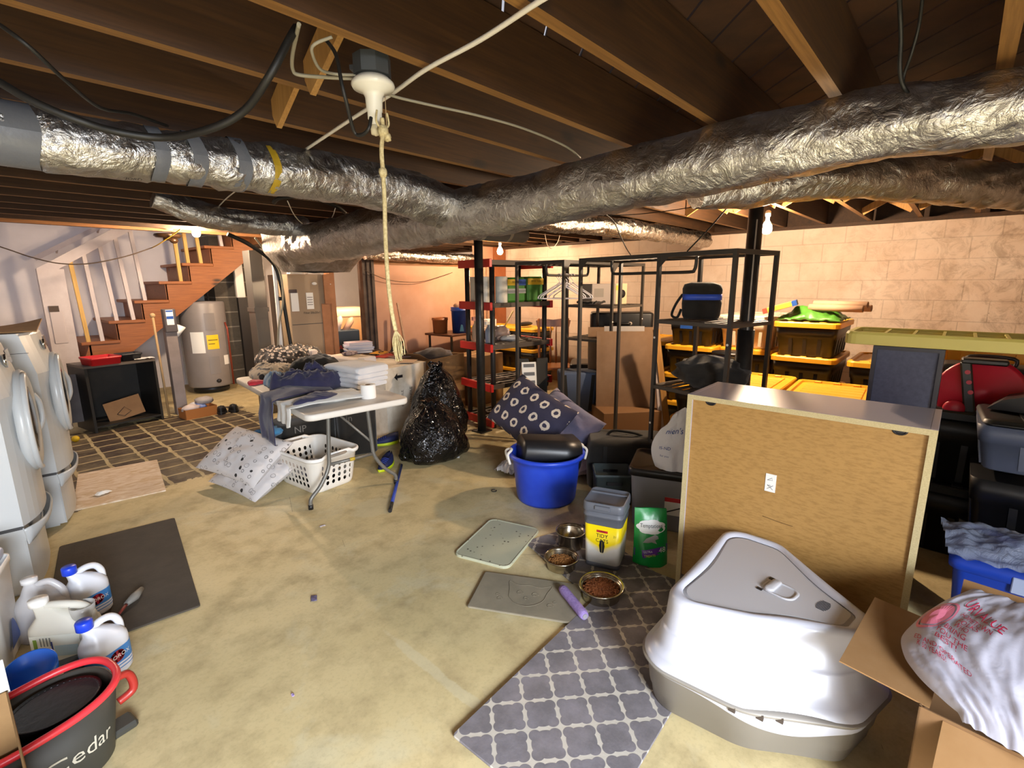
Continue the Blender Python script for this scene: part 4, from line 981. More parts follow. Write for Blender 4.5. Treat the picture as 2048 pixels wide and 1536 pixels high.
# red cord reel
RC = atx(1957, 786, 3.72); root = thing('cord_reel', 'round red plastic cord reel with a black handle', 'cord reel', (3.72, RC.y, RC.z - .19))
RDP = mat('reel_red', '#c01f38', .4)
b = MB(); b.lathe([(0, -.012), (.17, -.012), (.185, -.005), (.19, .01), (.18, .02), (.05, .022), (.04, .04), (0, .04)], 40); b.xf(Matrix.Translation((0, 0, .19)) @ Matrix.Rotation(R(-90), 4, 'Y') @ Matrix.Rotation(R(0), 4, 'Z')); part('front_disc', b, RDP, root)
b = MB(); b.lathe([(0, 0), (.18, 0), (.185, .01), (0, .012)], 40); b.xf(Matrix.Translation((.11, -.015, .19)) @ Matrix.Rotation(R(-90), 4, 'Y')); part('back_disc', b, RDP, root)
b = MB(); b.cyl((-.0, 0, .19), (.1, 0, .19), .07, 24); part('hub', b, DKP, root)
b = MB(); b.frame((-.05, .045, .2), (.03, 0, 0), (0, .05, .0), (0, .06, .33), 0, .008); b.frame((-.02, .0, .37), (.1, 0, 0), (0, .19, 0), (0, 0, .03), 0, .008); part('handle_frame', b, DKP, root)
for k in range(3):
    b = MB(); b.cyl((-.066, .035 + .013 * k, .2 + .055 * k), (-.07, .035 + .013 * k, .2 + .055 * k), .012, 14); part('frame_hole', b, RDP, root)
b = MB(); b.ball((-.06, .09, .1), .02, .05, .045, 16, 10); part('crank_knob', b, RDP, root)
# black toolbox behind the reel and support for both
TB = atx(1985, 752, 4.05); root = thing('toolbox', 'black toolbox with a top handle behind the red reel', 'toolbox', (4.15, TB.y - .02, TB.z - .2), 0)
b = softbox(.26, .56, .18, .02, .97); part('body', b, DKP, root)
b = MB(); b.loft([[(x * s, y * s, z) for x, y in rrect(.26, .56, .02, 4)] for s, z in ((1.02, .18), (1.02, .2), (.9, .25), (.8, .255), (.02, .255))], 0, True); part('lid', b, DKP, root)
b = MB(); b.box(-.145, -.13, -.12, -.04, .15, .215); part('latch', b, mat('latch_grey', '#77746e', .4), root)
b = MB(); b.tube(catmull([(-.02, .14, .25), (-.02, .13, .3), (-.02, -.06, .3), (-.02, -.07, .25)], 4), .011, 8); part('handle', b, DKP, root)
# ================================================================ left: washer and dryer, detergents, mop bucket, mats
APPL = mat('appliance_white', '#b9bcbd', .32, bump=(30, .015, .002)); SEAM = mat('seam_dark', '#3a3a3c', .6); GLASS = mat('door_glass_dark', '#2b2e33', .12)
CHROME = mat('chrome_trim', '#c9c9c6', .15, metal=1)
def laundry_machine(name, label, loc, rz):
    root = thing(name, label, 'washing machine', loc, rz); W, D, H0, H = .686, .76, .37, 1.31
    def front(u, z0, z1, bul=.05):   # bulged front outline in plan
        return None
    n = 14; fr = []
    for i in range(n + 1):
        y = W * i / n; t = 2 * i / n - 1; fr.append((.075 * (1 - abs(t) ** 2.6), y))
    out = fr + [(-D, W - .01), (-D, .01)]
    # body
    b = MB(); rings = [[(x, y, H0 + .012) for x, y in out], [(x, y, 1.05) for x, y in out], [(x - (.05 if i <= n else 0), y, H - .015) for i, (x, y) in enumerate(out)], [(x - (.062 if i <= n else 0), y, H) for i, (x, y) in enumerate(out)]]
    b.loft(rings, 0, False); part('cabinet', b, APPL, root)
    b = MB(); b.box(-.13, -.1275, -.0012, .0, H0 + .02, H - .12); b.box(-.13, -.02, -.0012, 0, H - .125, H - .122); part('panel_seam', b, SEAM, root)
    # door
    c = V((.062, W * .5, .87)); b = MB()
    b.lathe([(.275, -.02), (.285, .01), (.27, .03), (.235, .04), (.19, .034), (.17, .02)], 40); b.xf(Matrix.Translation(c) @ Matrix.Rotation(R(90), 4, 'Y')); d = part('door', b, APPL, root)
    b = MB(); b.lathe([(.2, .03), (.15, .036), (.08, .04), (0, .042)], 32); b.xf(Matrix.Translation(c) @ Matrix.Rotation(R(90), 4, 'Y')); part('door_glass', b, GLASS, d)
    b = MB(); b.tube([c + V((.03, .268 * math.cos(a), .268 * math.sin(a))) for a in [R(100 + 160 * k / 20) for k in range(21)]], .014, 8); part('door_trim', b, APPL, d)
    b = MB(); b.tube(catmull([c + V((.03, .23, .11)), c + V((.05, .245, .06)), c + V((.054, .25, 0)), c + V((.05, .245, -.06)), c + V((.03, .23, -.11))], 5), .014, 8); part('door_handle', b, APPL, d)
    # control panel
    b = MB(); b.frame((.035, W * .62, 1.225), (.012, 0, -.005), (0, .16, 0), (-.01, 0, .075)); part('display', b, GLASS, root)
    b = MB(); b.cyl((.035, W * .32, 1.22), (.05, W * .32, 1.22), .036, 24); part('selector_knob', b, CHROME, root)
    # pedestal with flared drawer lip
    b = MB(); b.box(-D, .0, .004, W - .004, .02, H0); b.box(-D + .03, -.04, .03, W - .03, 0, .02); part('pedestal', b, APPL, root)
    b = MB(); b.loft([[(x * .55, y, .03) for x, y in out[:n + 1]] + [(-.02, W - .01, .03), (-.02, .01, .03)], [(x * .55, y, .3) for x, y in out[:n + 1]] + [(-.02, W - .01, .3), (-.02, .01, .3)]], 0, False); dr = part('drawer', b, APPL, root)
    b = MB(); b.grid(lambda u, v: (lerp(.01, .0, v) + (.075 * (1 - abs(2 * u - 1) ** 2.6)) * .55 + .055 * math.sin(v * PI * .55) * (1 - abs(2 * u - 1) ** 4), W * u, .28 + .085 * v), 20, 6, 0, True, .006); part('drawer_lip', b, APPL, dr)
    b = MB(); b.box(-D + .03, -.005, -.0012, .001, H0 - .004, H0 + .013); b.box(-.128, -.1265, -.0008, .003, .02, H0); part('seam', b, SEAM, root)
    return root
laundry_machine('washing_machine', 'white front loading laundry machine on a pedestal, nearest the camera at the left edge', (.045, 3.46, 0), R(-7))
laundry_machine('washing_machine', 'white front loading laundry machine on a pedestal, farther along, beside the stairs', (.265, 4.34, 0), R(-8))
# board and tape roller on top of the far machine
b = MB(); b.grid(lambda u, v: (lerp(-.62, .05, u), lerp(.04, .62, v), .012 + .05 * max(0, u - .5) ** 2 * 4 * v), 10, 8, 0, False, .008)
single('cardboard_sheet', b, CARDL, 'tan cardboard sheet lying on top of the far laundry machine', 'cardboard', (.25, 4.36, 1.31), R(-8))
root = thing('tape_dispenser', 'orange tape dispenser with a grey roll on the cardboard sheet', 'tape dispenser', (-.02, 4.62, 1.345), R(60))
ORG = mat('orange_plastic', '#d8532a', .4)
b = MB(); b.tube([(.0, .0, .06), (.05, 0, .1), (.11, 0, .1), (.16, 0, .05), (.15, 0, .02)], .018, 8); b.box(-.04, .12, -.03, .03, 0, .02, 0, .004); part('body', b, ORG, root)
b = MB(); b.lathe([(.03, -.025), (.06, -.025), (.06, .025), (.03, .025), (.03, -.025)], 24); b.xf(Matrix.Translation((.04, 0, .08)) @ Matrix.Rotation(R(90), 4, 'X')); part('tape_roll', b, mat('grey_tape_roll', '#8d8b86', .4), root)
b = MB(); b.tube([(-.03, 0, .02), (-.07, 0, .07), (-.1, 0, .11)], .012, 8); part('grip', b, BPL, root)

# floor mats
RUB = mat('dark_rubber', '#3b342c', .85, var=(8, '#4a4238', .25), bump=(60, .5, .004))
b = MB(); p = rrect(.60, 1.24, .015, 3); b.loft([[(x, y, 0) for x, y in p], [(x, y, .007) for x, y in p], [(x * .99, y * .995, .009) for x, y in p]], 0, False)
single('rubber_mat', b, RUB, 'dark rubber mat on the floor in front of the laundry machines', 'mat', (.385, 3.33, 0), R(-9))
PLY = NT('cream_board'); g = PLY.noise(2.2, 4, .6, vec=PLY.mapping((3, 9, 1), (0, 0, R(35))), dist=1.5); PLY.set(color=PLY.mix(PLY.ramp(g, [(.42, 0), (.6, 1)]), '#dccab4', '#c6aa86'), rough=.55)
b = MB(); p = rrect(.56, .9, .008, 3); b.loft([[(x, y, 0) for x, y in p], [(x, y, .008) for x, y in p], [(x * .995, y * .995, .01) for x, y in p]], 0, False)
single('flat_board', b, PLY.m, 'cream marbled board lying flat beyond the rubber mat', 'board', (.665, 4.985, 0), R(-9))
b = MB()
b.grid(lambda u, v: (.1 * (u - .5), .07 * (v - .5), .012 + .012 * nz((u * 4, v * 4, 1)) + .012 * math.sin(PI * u) * math.sin(PI * v)), 12, 10)
single('crumpled_tissue', b, WHT, 'crumpled white tissue on the cream marbled board', 'tissue', (.52, 4.78, .009), .4)
b = MB(); b.tube([(0, 0, .018), (.05, .035, .018), (.1, .08, .02)], [.012, .022, .012], 10); root = single('scrub_brush', b, mat('grey_brush', '#7f7d78', .5), 'small grey brush on the dark rubber mat beside the bleach', 'brush', (.33, 2.93, .009), R(10))
b = MB(); b.tube([(-.05, -.05, .012), (0, 0, .016)], [.006, .008], 8); part('handle', b, mat('brush_red', '#8b3b33', .5), root)

# jugs
BCAP = mat('cap_blue', '#1d3ec4', .35); JUG = mat('jug_white', '#d3d6de', .35)
def jug(root, w, d, h, neck, mat_, handle_dir=1, hr=.015, nx=-.055):
    """body in local coords: long axis x, neck over -x side, handle arching to +x"""
    q = rrect(w, d, min(w, d) * .42, 5); b = MB(); rings = []
    for s, z, sh in ((.9, 0, 0), (1, .012, 0), (1, h * .52, 0), (.97, h * .6, 0), (.82, h * .68, .04), (.6, h * .76, .2), (.42, h * .84, .55), (.24, h * .9, .92), (.2, h * .95, 1)):
        rings.append([(x * s + nx * sh, y * (s if s > .4 else max(s, .26)), z) for x, y in q])
    b.loft(rings, 0, True); part('bottle', b, mat_, root)
    b = MB(); b.tube(catmull([(nx + .01, 0, h * .86), (nx + .06, 0, h * .91), (w * .28, 0, h * .87), (w * .42, 0, h * .74), (w * .44, 0, h * .58)], 6), hr, 10); part('handle', b, mat_, root)
def bleach(label, loc, rz, txt):
    root = thing('bleach_jug', label, 'bottle', loc, rz); jug(root, .165, .125, .27, 0, JUG)
    b = MB(); b.lathe([(.027, .25), (.029, .252), (.029, .283), (.026, .288), (0, .288)], 20, (-.055, 0, 0)); part('cap', b, BCAP, root)
    q = rrect(.167, .127, .053, 5); f = lambda z0, z1: [[(x, y, z) for x, y in q] for z in (z0, z1)]
    b = MB(); b.loft(f(.03, .125), 0, True, False, False); part('blue_label', b, mat('bleach_label_blue', '#3d7fc4', .4), root)
    b = MB(); b.loft([[(x * 1.006, y * 1.006, z) for x, y in q] for z in (.05, .058)], 0, True, False, False); b.loft([[(x * 1.006, y * 1.006, z) for x, y in q] for z in (.035, .045)], 0, True, False, False); part('label_stripes', b, mat('label_pale', '#d9dce6', .4), root)
    def bend(x, y):
        a = -x / .06; X = .05 * math.sin(0) ; 
        if abs(x) < .03: return V((x, -.0652, .092 + y))
        s = 1 if x > 0 else -1; t = (abs(x) - .03) / .053; return V((s * (.03 + .053 * math.sin(t)), -.0652 + .053 * (1 - math.cos(t)), .092 + y))
    b = MB(); b.lathe([(0, 0), (.026, 0)], 20, mi=0); b.v = [tuple(bend(v[0] * 1.15, v[1] * 1.0) + V((0, -.0004, 0))) for v in b.v]; part('red_diamond', b, mat('label_red', '#c12a3d', .4), root)
    b = MB(); b.text('CLOROX', (0, 0, 0), (1, 0, 0), (0, 0, 1), .017, bend=lambda x, y: bend(x, y) + V((0, -.0015, 0))); part('lettering', b, WHT, root)
    return root
bleach('white bleach jug with blue cap standing on the rubber mat', (.205, 3.005, .009), R(22), 1)
bleach('white bleach jug with blue cap just behind the mop bucket', (.185, 2.47, 0), R(28), 1)
root = thing('detergent_jug', 'large white detergent bottle with a printed label and measuring cup on its side', 'bottle', (.095, 2.72, 0), R(-40))
jug(root, .26, .12, .28, 0, mat('detergent_white', '#d2cfc4', .35), nx=-.085, hr=.017)
b = MB(); b.lathe([(.03, .26), (.034, .262), (.034, .288), (0, .29)], 22, (-.085, 0, 0)); part('cap', b, mat('cap_white', '#f0eee8', .35), root)
b = MB(); b.box(-.1, .09, -.0625, -.0605, .03, .15, 0, .0008); lb_ = part('label', b, mat('label_cream', '#e4e6dc', .5), root)
b = MB(); b.box(-.088, -.074, -.0632, -.062, .05, .135); part('green_stripe', b, mat('label_green', '#7fa13c', .5), lb_)
b = MB(); b.box(-.01, .08, -.0632, -.062, .05, .1); part('pale_blue_block', b, mat('label_sky', '#bcd7e2', .5), lb_)
b = MB(); b.box(-.022, -.016, -.0632, -.062, .045, .12); b.box(-.05, -.035, -.0632, -.062, .04, .055); part('navy_marks', b, mat('label_navy', '#27408f', .5), lb_)
b = MB()
for k in range(4): b.box(-.062 + .012 * k, -.057 + .012 * k, -.0632, -.062, .1, .14)
part('text_lines', b, mat('label_grey', '#8a8f8c', .5), lb_)
b = MB(); b.lathe([(.0, .0), (.04, 0), (.045, .055), (.042, .055), (.037, .004), (0, .004)], 24); o = single('measuring_cup', b, mat('clear_cup', '#d8d6d2', .15, alpha=.55), 'clear plastic measuring cup standing on the white detergent bottle', 'cup', (.155, 2.665, .192))
b = MB(); b.ball((0, 0, .022), .034, .032, .02, 14, 8, disp=lambda d: 1 + .15 * nz(d, 4)); part('white_residue', b, WHT, o)
root = thing('water_jug', 'translucent empty plastic jug between the bleach and the near laundry machine', 'bottle', (.045, 2.99, 0), R(-30))
jug(root, .2, .16, .29, 0, mat('translucent_jug', '#cfcdcf', .3, alpha=.7), nx=-.03)
b = MB(); b.lathe([(.026, .27), (.03, .272), (.03, .292), (0, .294)], 20, (-.03, 0, 0)); part('cap', b, mat('cap_clear', '#d5d3d2', .3), root)
# white cart with powder box at the very left
root = thing('laundry_bin', 'tall white plastic bin at the left edge with a blue swoosh', 'bin', (-.15, 2.93, 0), R(-15))
q = rrect(.2, .26, .03, 4); b = MB(); b.loft([[(x * s, y * s, z) for x, y in q] for s, z in ((.82, 0), (.84, .01), (.98, .40), (1.03, .405), (1.03, .43), (.95, .43), (.93, .40), (.6, .39), (.02, .39))], 0, True); part('body', b, WHITEP, root)
b = MB(); b.grid(lambda u, v: (.093 + .003 * v, -.06 + .12 * u, .06 + .12 * v * math.sin(PI * max(.04, u))), 10, 4); part('blue_swoosh', b, mat('swoosh_blue', '#5b6fae', .5), root)
root = thing('detergent_box', 'red and blue detergent pouch lying on the white bin at the left edge', 'box', (-.15, 2.93, .433), R(-15))
b = softbox(.18, .24, .04, .02, .98); part('pouch', b, mat('pouch_blue', '#a7b4d4', .4), root)
b = MB(); b.box(-.08, .085, -.1, .02, .0405, .055, 0, .006); part('red_top', b, mat('pouch_red', '#d2333c', .4), root)
b = MB(); b.lathe([(0, 0), (.075, 0), (.08, .02), (.085, .05), (.08, .05), (.075, .012), (0, .008)], 32); single('plastic_basin', b, mat('basin_blue', '#1d6ce0', .35), 'bright blue plastic basin squeezed between the mop bucket and the bin', 'basin', (-.03, 2.46, .13), rot=(R(18), R(-10), 0))
root = thing('cleaning_box', 'dark crate of cleaning bits behind the red rimmed mop bucket', 'crate', (-.02, 2.44, 0), R(-10))
part('shell', softbox(.26, .22, .11, .02, .96), mat('crate_dark', '#3c3630', .7), root)
b = MB(); b.box(.0, .07, -.08, -.02, .112, .15, 0, .004); single('soap_carton', b, mat('carton_cream', '#c9c2a2', .7), 'small cream carton on the dark crate behind the mop bucket', 'box', (-.02, 2.4, 0))
# cardboard carton at the very corner
root = thing('cardboard_box', 'open cardboard carton with white lining at the lower left corner', 'box', (-.08, 1.93, 0), R(2))
b = MB(); b.box(-.3, 0, -.5, -.496, 0, .44); b.box(-.004, 0, -.5, .0, 0, .44); b.box(-.3, 0, -.004, 0, 0, .44); b.box(-.3, 0, -.5, 0, 0, .005); part('carton', b, mat('kraft_side', '#8b6c44', .8, var=(9, '#7d5f3a', .2)), root)
b = MB(); b.frame((-.02, .05, .46), (.05, 0, 0), (0, .1, .05), (0, 0, .003)); part('flap', b, mat('carton_white', '#e2ddd4', .7), root)

# mop bucket
MBK = mat('bucket_charcoal', '#34332d', .5, bump=(70, .08, .001)); MRED = mat('bucket_red', '#d5333b', .35)
root = thing('mop_bucket', 'charcoal oval mop bucket with a red rim and wringer basket', 'bucket', (-.045, 2.045, 0), R(-3))
def oval(a): c, s = math.cos(a), math.sin(a); return (math.copysign(abs(c) ** .75, c) * .215, math.copysign(abs(s) ** .82, s) * .155)
root.rotation_euler.z = R(10)
b = MB(); b.lathe([(0, .006), (.78, .004), (.8, .0), (.82, .006), (.98, .25), (.94, .25), (.9, .2), (.8, .02), (0, .012)], 48, shape=oval); part('tub', b, MBK, root)
b = MB(); b.tube([(oval(a)[0] * 1.0, oval(a)[1] * 1.0, .258 + .016 * math.cos(a)) for a in [2 * PI * k / 56 for k in range(56)]], .0125, 10, closed=True); part('red_rim', b, MRED, root)
b = MB(); b.tube(catmull([(.2, .02, .2), (.26, .03, .19), (.27, .03, .12), (.22, .03, .1)], 6), .014, 10); part('red_handle', b, mat('handle_red', '#9b2a22', .4), root)
b = MB(); b.box(.17, .25, -.035, .045, .005, .035, 0, .008); part('foot_pedal', b, MBK, root)
b = MB(); b.lathe([(.105, .245), (.115, .25), (.112, .245), (.09, .15), (.06, .12), (0, .115)], 40, (.055, .0, 0), sx=1.05, sy=.92); part('wringer_basket', b, mat('wringer_black', '#1c1c1f', .35, bump=(40, .3, .004)), root)
b = MB()
for k in range(44):
    a = 2 * PI * k / 44; c, s = math.cos(a), math.sin(a); b.beam((.055 + c * .116, s * .1, .247), (.055 + c * .094, s * .082, .16), .004, .004)
part('wringer_ribs', b, mat('wringer_grey', '#4a4a4e', .35), root)
b = MB(); b.grid(lambda u, v: (lerp(-.2, -.06, u), lerp(-.09, .09, v), .215 + .02 * math.sin(PI * u)), 6, 6, 0, True, .01); part('splash_guard', b, mat('guard_grey', '#6a6a72', .3), root)
b = MB()
def bb(x, y):  # lettering follows the outer wall of the long near side
    a = -PI / 2 + x / .2; ox, oy = oval(a); k = lerp(.82, .98, (.13 + y) / .25); return V((ox * k, oy * k - .002, .13 + y))
b.text('O·Cedar', (0, 0, 0), (1, 0, 0), (0, 0, 1), .055, bend=lambda x, y: bb(x + .02, y - .01)); part('lettering', b, mat('letter_silver', '#b9b4a4', .4), root)

# ================================================================ folding table
TABP = mat('table_white', '#d8d3cb', .5, bump=(60, .04, .001)); GRYM = mat('grey_tube', '#6f6d67', .4, metal=.3)
TC = V((1.90, 3.985, 0)); TR = R(-6.1)
root = thing('folding_table', 'white plastic folding table heaped with laundry', 'table', TC, TR)
p = rrect(.775, 1.85, .06, 6); b = MB()
b.loft([[(x * s, y * s2, z) for x, y in p] for s, s2, z in ((.95, .98, .705), (.99, .996, .705), (1, 1, .715), (1, 1, .742), (.985, .994, .75), (.96, .98, .748))], 0, True); part('tabletop', b, TABP, root)
for sy in (-1, 1):
    for sx in (-1, 1):
        pts = [(sx * .15, sy * .68, .705), (sx * .17, sy * .68, .4), (sx * .185, sy * .685, .27), (sx * .26, sy * .70, .15), (sx * .335, sy * .71, .08), (sx * .345, sy * .71, .03), (sx * .345, sy * .71, 0.012)]
        b = MB(); b.tube(catmull(pts, 6), .0145, 10); lg = part('leg', b, GRYM, root)
        b = MB(); b.cyl((sx * .345, sy * .71, 0), (sx * .345, sy * .71, .035), .018, 12); part('foot_cap', b, BPL, lg)
    b = MB(); b.cyl((-.18, sy * .683, .29), (.18, sy * .683, .29), .012, 10); part('crossbar', b, GRYM, root)
    b = MB(); b.tube([(.175, sy * .683, .38), (.0, sy * .4, .62), (.0, sy * .2, .70)], .009, 8); part('brace', b, GRYM, root)
b = MB(); b.cyl((-.02, -.684, .29), (.02, -.684, .29), .0135, 10); part('yellow_sleeve', b, mat('sleeve_yellow', '#b59a2c', .5), root)
TM = Matrix.Translation(TC) @ Matrix.Rotation(TR, 4, 'Z')
def onT(px, py, z=.75):
    w = atz(px, py, z); l = TM.inverted() @ w; return l
# ---- cloth helpers in table space
def tint(name, c1, c2=None, pat=None, rough=.9):
    if name in MATS: return MATS[name]
    t = NT(name); n = t.noise(5, 4)
    if pat:
        k = t.voro(pat, 'F1', 1); col = t.mix(t.ramp(k, [(.36, 0), (.42, 1)]), c1, c2)
    else: col = t.mix(t.ramp(n, [(.35, 0), (.65, 1)]), c1, c2 or c1)
    t.set(color=col, rough=rough, sheen=.2); t.bump(t.math('ADD', t.math('MULTIPLY', t.noise(240, 2), .3), t.noise(14, 4, .6, dist=.8)), .35, .006); MATS[name] = t.m; return t.m
def pile(name, label, c, hx, hy, h, rz, m, seed, cat='garment', z=.752, wr=.5, flat=.6, group=None, lobes=3):
    """crumpled garment: closed heap with folds"""
    b = MB()
    def f(u, v):
        a = 2 * PI * u; r = 1 + .16 * math.sin(lobes * a + seed) + .12 * nz((math.cos(a) * 1.6, math.sin(a) * 1.6, seed), 1.3)
        q = math.sin(v * PI / 2); hh = math.cos(v * PI / 2) ** flat
        x, y = hx * r * q * math.cos(a), hy * r * q * math.sin(a)
        w = wr * (nz((x * 9, y * 9, seed)) * .5 + abs(nz((x * 17, y * 17, seed + 3))) * .45 + .22 * (1 - abs(nz((x * 10 + seed, y * 22 + 3 * nz((x * 6, y * 6, seed)), seed))) * 2.2) ** 3 - .12)
        return V((x, y, max(.003, h * hh * (1 + w) + .012 * (v > .85) * nz((x * 30, y * 30, seed)))))
    vs = []; n, mm = 72, 24
    for j in range(mm + 1):
        for i in range(n): vs.append(f(i / n, max(j, .02) / mm))
    fs = [(j * n + i, j * n + (i + 1) % n, (j + 1) * n + (i + 1) % n, (j + 1) * n + i) for j in range(mm) for i in range(n)]
    o = len(vs); vs += [V((v.x * .98, v.y * .98, 0)) for v in vs[mm * n:]]
    fs += [(mm * n + i, mm * n + (i + 1) % n, o + (i + 1) % n, o + i) for i in range(n)] + [tuple(o + i for i in reversed(range(n)))]
    b.add(vs, fs, 0, True)
    w = TM @ V((c[0], c[1], z)); return single(name, b, m, label, cat, w, TR + rz, group)
NAVYC = tint('navy_cotton', '#262544', '#2f2c4c'); WHC = tint('white_cotton', '#d6d6d2', '#c9c8c2'); BLKC = tint('black_cotton', '#15130f', '#231f1a')
PATC = tint('black_white_print', '#c9b7a8', '#2a2320', 24); SKYC = tint('sky_cotton', '#5f82a6', '#7b98b5'); REDC = tint('red_cotton', '#b81a2a', '#c63038')
a = onT(575, 722); pile('patterned_blouse', 'black and cream patterned blouse heaped at the far end of the table', (a.x, a.y), .36, .26, .15, .3, PATC, 2, wr=.8)
a = onT(545, 752); pile('crumpled_blouse', 'black and cream crumpled top at the far left of the laundry heap', (a.x, a.y), .24, .2, .11, .9, tint('black_cream', '#1b1512', '#a8967c', 14), 4)
a = onT(633, 735, .80); pile('black_shirt', 'flat folded black shirt on the right of the far laundry heap', (a.x, a.y), .24, .2, .17, .5, BLKC, 6, wr=.3)
a = onT(512, 768); pile('red_sock', 'small red cloth scrap at the left table edge', (a.x, a.y), .075, .06, .035, .3, REDC, 9)
a = onT(560, 768); pile('blue_shirt', 'light blue crumpled shirt in front of the black top', (a.x, a.y), .17, .13, .1, 1.1, SKYC, 11, wr=.8)
a = onT(625, 772, .77); pile('navy_shirt', 'crumpled navy t-shirt with a small green print on the middle of the table', (a.x, a.y), .30, .19, .165, .15, NAVYC, 13, wr=.9)
b = MB(); w = atz(628, 752, .86)
b.grid(lambda u, v: w + RGT * (.085 * (u - .5)) + V((0, 0, 1)) * (.035 * (v - .5) * math.sin(PI * max(.1, u))) - FWD * (.02), 6, 4); b.v = [tuple(V(v) - w) for v in b.v]
# green print sits on the navy shirt as a thin patch
o = [x for x in bpy.data.objects if x.name.startswith('navy_shirt')][0]
g = part('green_print', b, mat('print_green', '#4c8a35', .7), o); g.matrix_parent_inverse = Matrix.Identity(4); bpy.context.view_layer.update(); g.matrix_world = Matrix.Translation(w)
# navy trousers and white shirt hanging over the left edge
def hang(name, label, y0, y1, xin, drop, m, seed, z=.76, h=.05, taper=.1, cat='garment', skew=0):
    xe = -.3875; L1 = abs(xin - xe); Lt = L1 + drop
    def f(u, v):
        s = v * Lt; yy = lerp(y0, y1, u) + skew * (1 - v) + taper * (.5 - u) * max(0, v - .4)
        fold = .007 * math.sin(u * 9 + seed + 3 * v + 2 * nz((u * 2, v * 2, seed))) + .016 * nz((u * 4, v * 4, seed)); 
        if s < L1: x = xin - s; zz = z + h * (.55 + .45 * math.sin(PI * min(1, s / L1 * 1.1))) * (1 - .5 * abs(2 * u - 1) ** 3) + fold * .8
        else: d = s - L1; x = xe - .03 - .009 * math.sin(u * 8 + seed) - fold - .03 * min(1, d * 6); zz = z + .02 - d - .02 * nz((u * 4, seed, 0))
        r = .05; k = max(0, 1 - abs(s - L1) / .07); x += -.012 * k; zz -= .004 * k
        return V((x, yy, zz))
    b = MB(); b.grid(f, 40, 40, 0, True, .006); return single(name, b, m, label, cat, TC, TR)
hang('navy_trousers', 'navy trousers draped over the left table edge, hanging to the pillows', -.40, -.02, .02, .36, NAVYC, 1, h=.06)
hang('white_shirt', 'white t-shirt draped over the near left table corner', -.76, -.42, .16, .14, WHC, 5, h=.04, skew=.03)
a = onT(640, 806); pile('navy_shirt', 'dark navy t-shirt sleeve lying over the draped white t-shirt', (a.x - .02, a.y), .17, .10, .055, .3, NAVYC, 17, z=.77, wr=.4)
a = onT(672, 798); pile('white_shirt', 'white crumpled t-shirt between the navy sleeve and the folded towels', (a.x, a.y), .14, .08, .035, .5, WHC, 19)
# folded towels
TOW = tint('towel_white', '#dddcdc', '#cfcfd2'); tc_ = onT(716, 772)
for k in range(4):
    w_, d_, h_ = .33 - .012 * (k == 0), .46, (.04, .04, .04, .062)[k]; z0 = (0, .04, .08, .12)[k]
    def prof(t, h=h_, w=w_):
        # stadium with the fold at the low x end
        return t
    b = MB(); ringL = []
    pts = []
    for i in range(9): a = R(90 + 180 * i / 8); pts.append((-w_ / 2 + h_ / 2 + h_ / 2 * math.cos(a), h_ / 2 + h_ / 2 * math.sin(a)))
    pts += [(w_ * .2, .001), (w_ / 2 - .01, .002), (w_ / 2, h_ * .3), (w_ / 2 - .006, h_ * .48), (w_ / 2, h_ * .7), (w_ / 2 - .01, h_ - .001), (w_ * .2, h_)]
    rings = []
    for j in range(13):
        v = j / 12; y = (v - .5) * d_; e = 1 - .25 * abs(2 * v - 1) ** 8
        rings.append([(x * (1 - .02 * abs(2 * v - 1) ** 6) + .006 * nz((v * 5, k, z * 30)), y + .006 * nz((x * 7, k, z * 9)), z * e + .006 * nz((x * 6, v * 6, k)) * (z > .01)) for x, z in pts])
    b.loft(rings, 0, True); single('folded_towel', b, TOW, ['white folded towel at the bottom of the table stack', 'white folded towel second from the bottom of the table stack', 'white folded towel third from the bottom of the table stack', 'plump white folded towel on top of the table stack'][k], 'towel', TM @ V((tc_.x + .02 + .006 * k, tc_.y + .1, .752 + z0)), TR + R(14), 'folded white towels on the table')
b = MB(); b.lathe([(.019, 0), (.055, 0), (.056, .004), (.056, .1), (.055, .104), (.02, .104), (.019, .1), (.019, 0)], 32); tp = onT(741, 797); root = single('toilet_roll', b, mat('tissue_white', '#eceae6', .9), 'white toilet paper roll standing at the near right of the table', 'toilet roll', TM @ V((tp.x, tp.y + .03, .7505)))
b = MB(); b.lathe([(.0185, .001), (.0195, .001), (.0195, .1045), (.0185, .1045), (.0185, .001)], 20); part('cardboard_core', b, CARD, root)
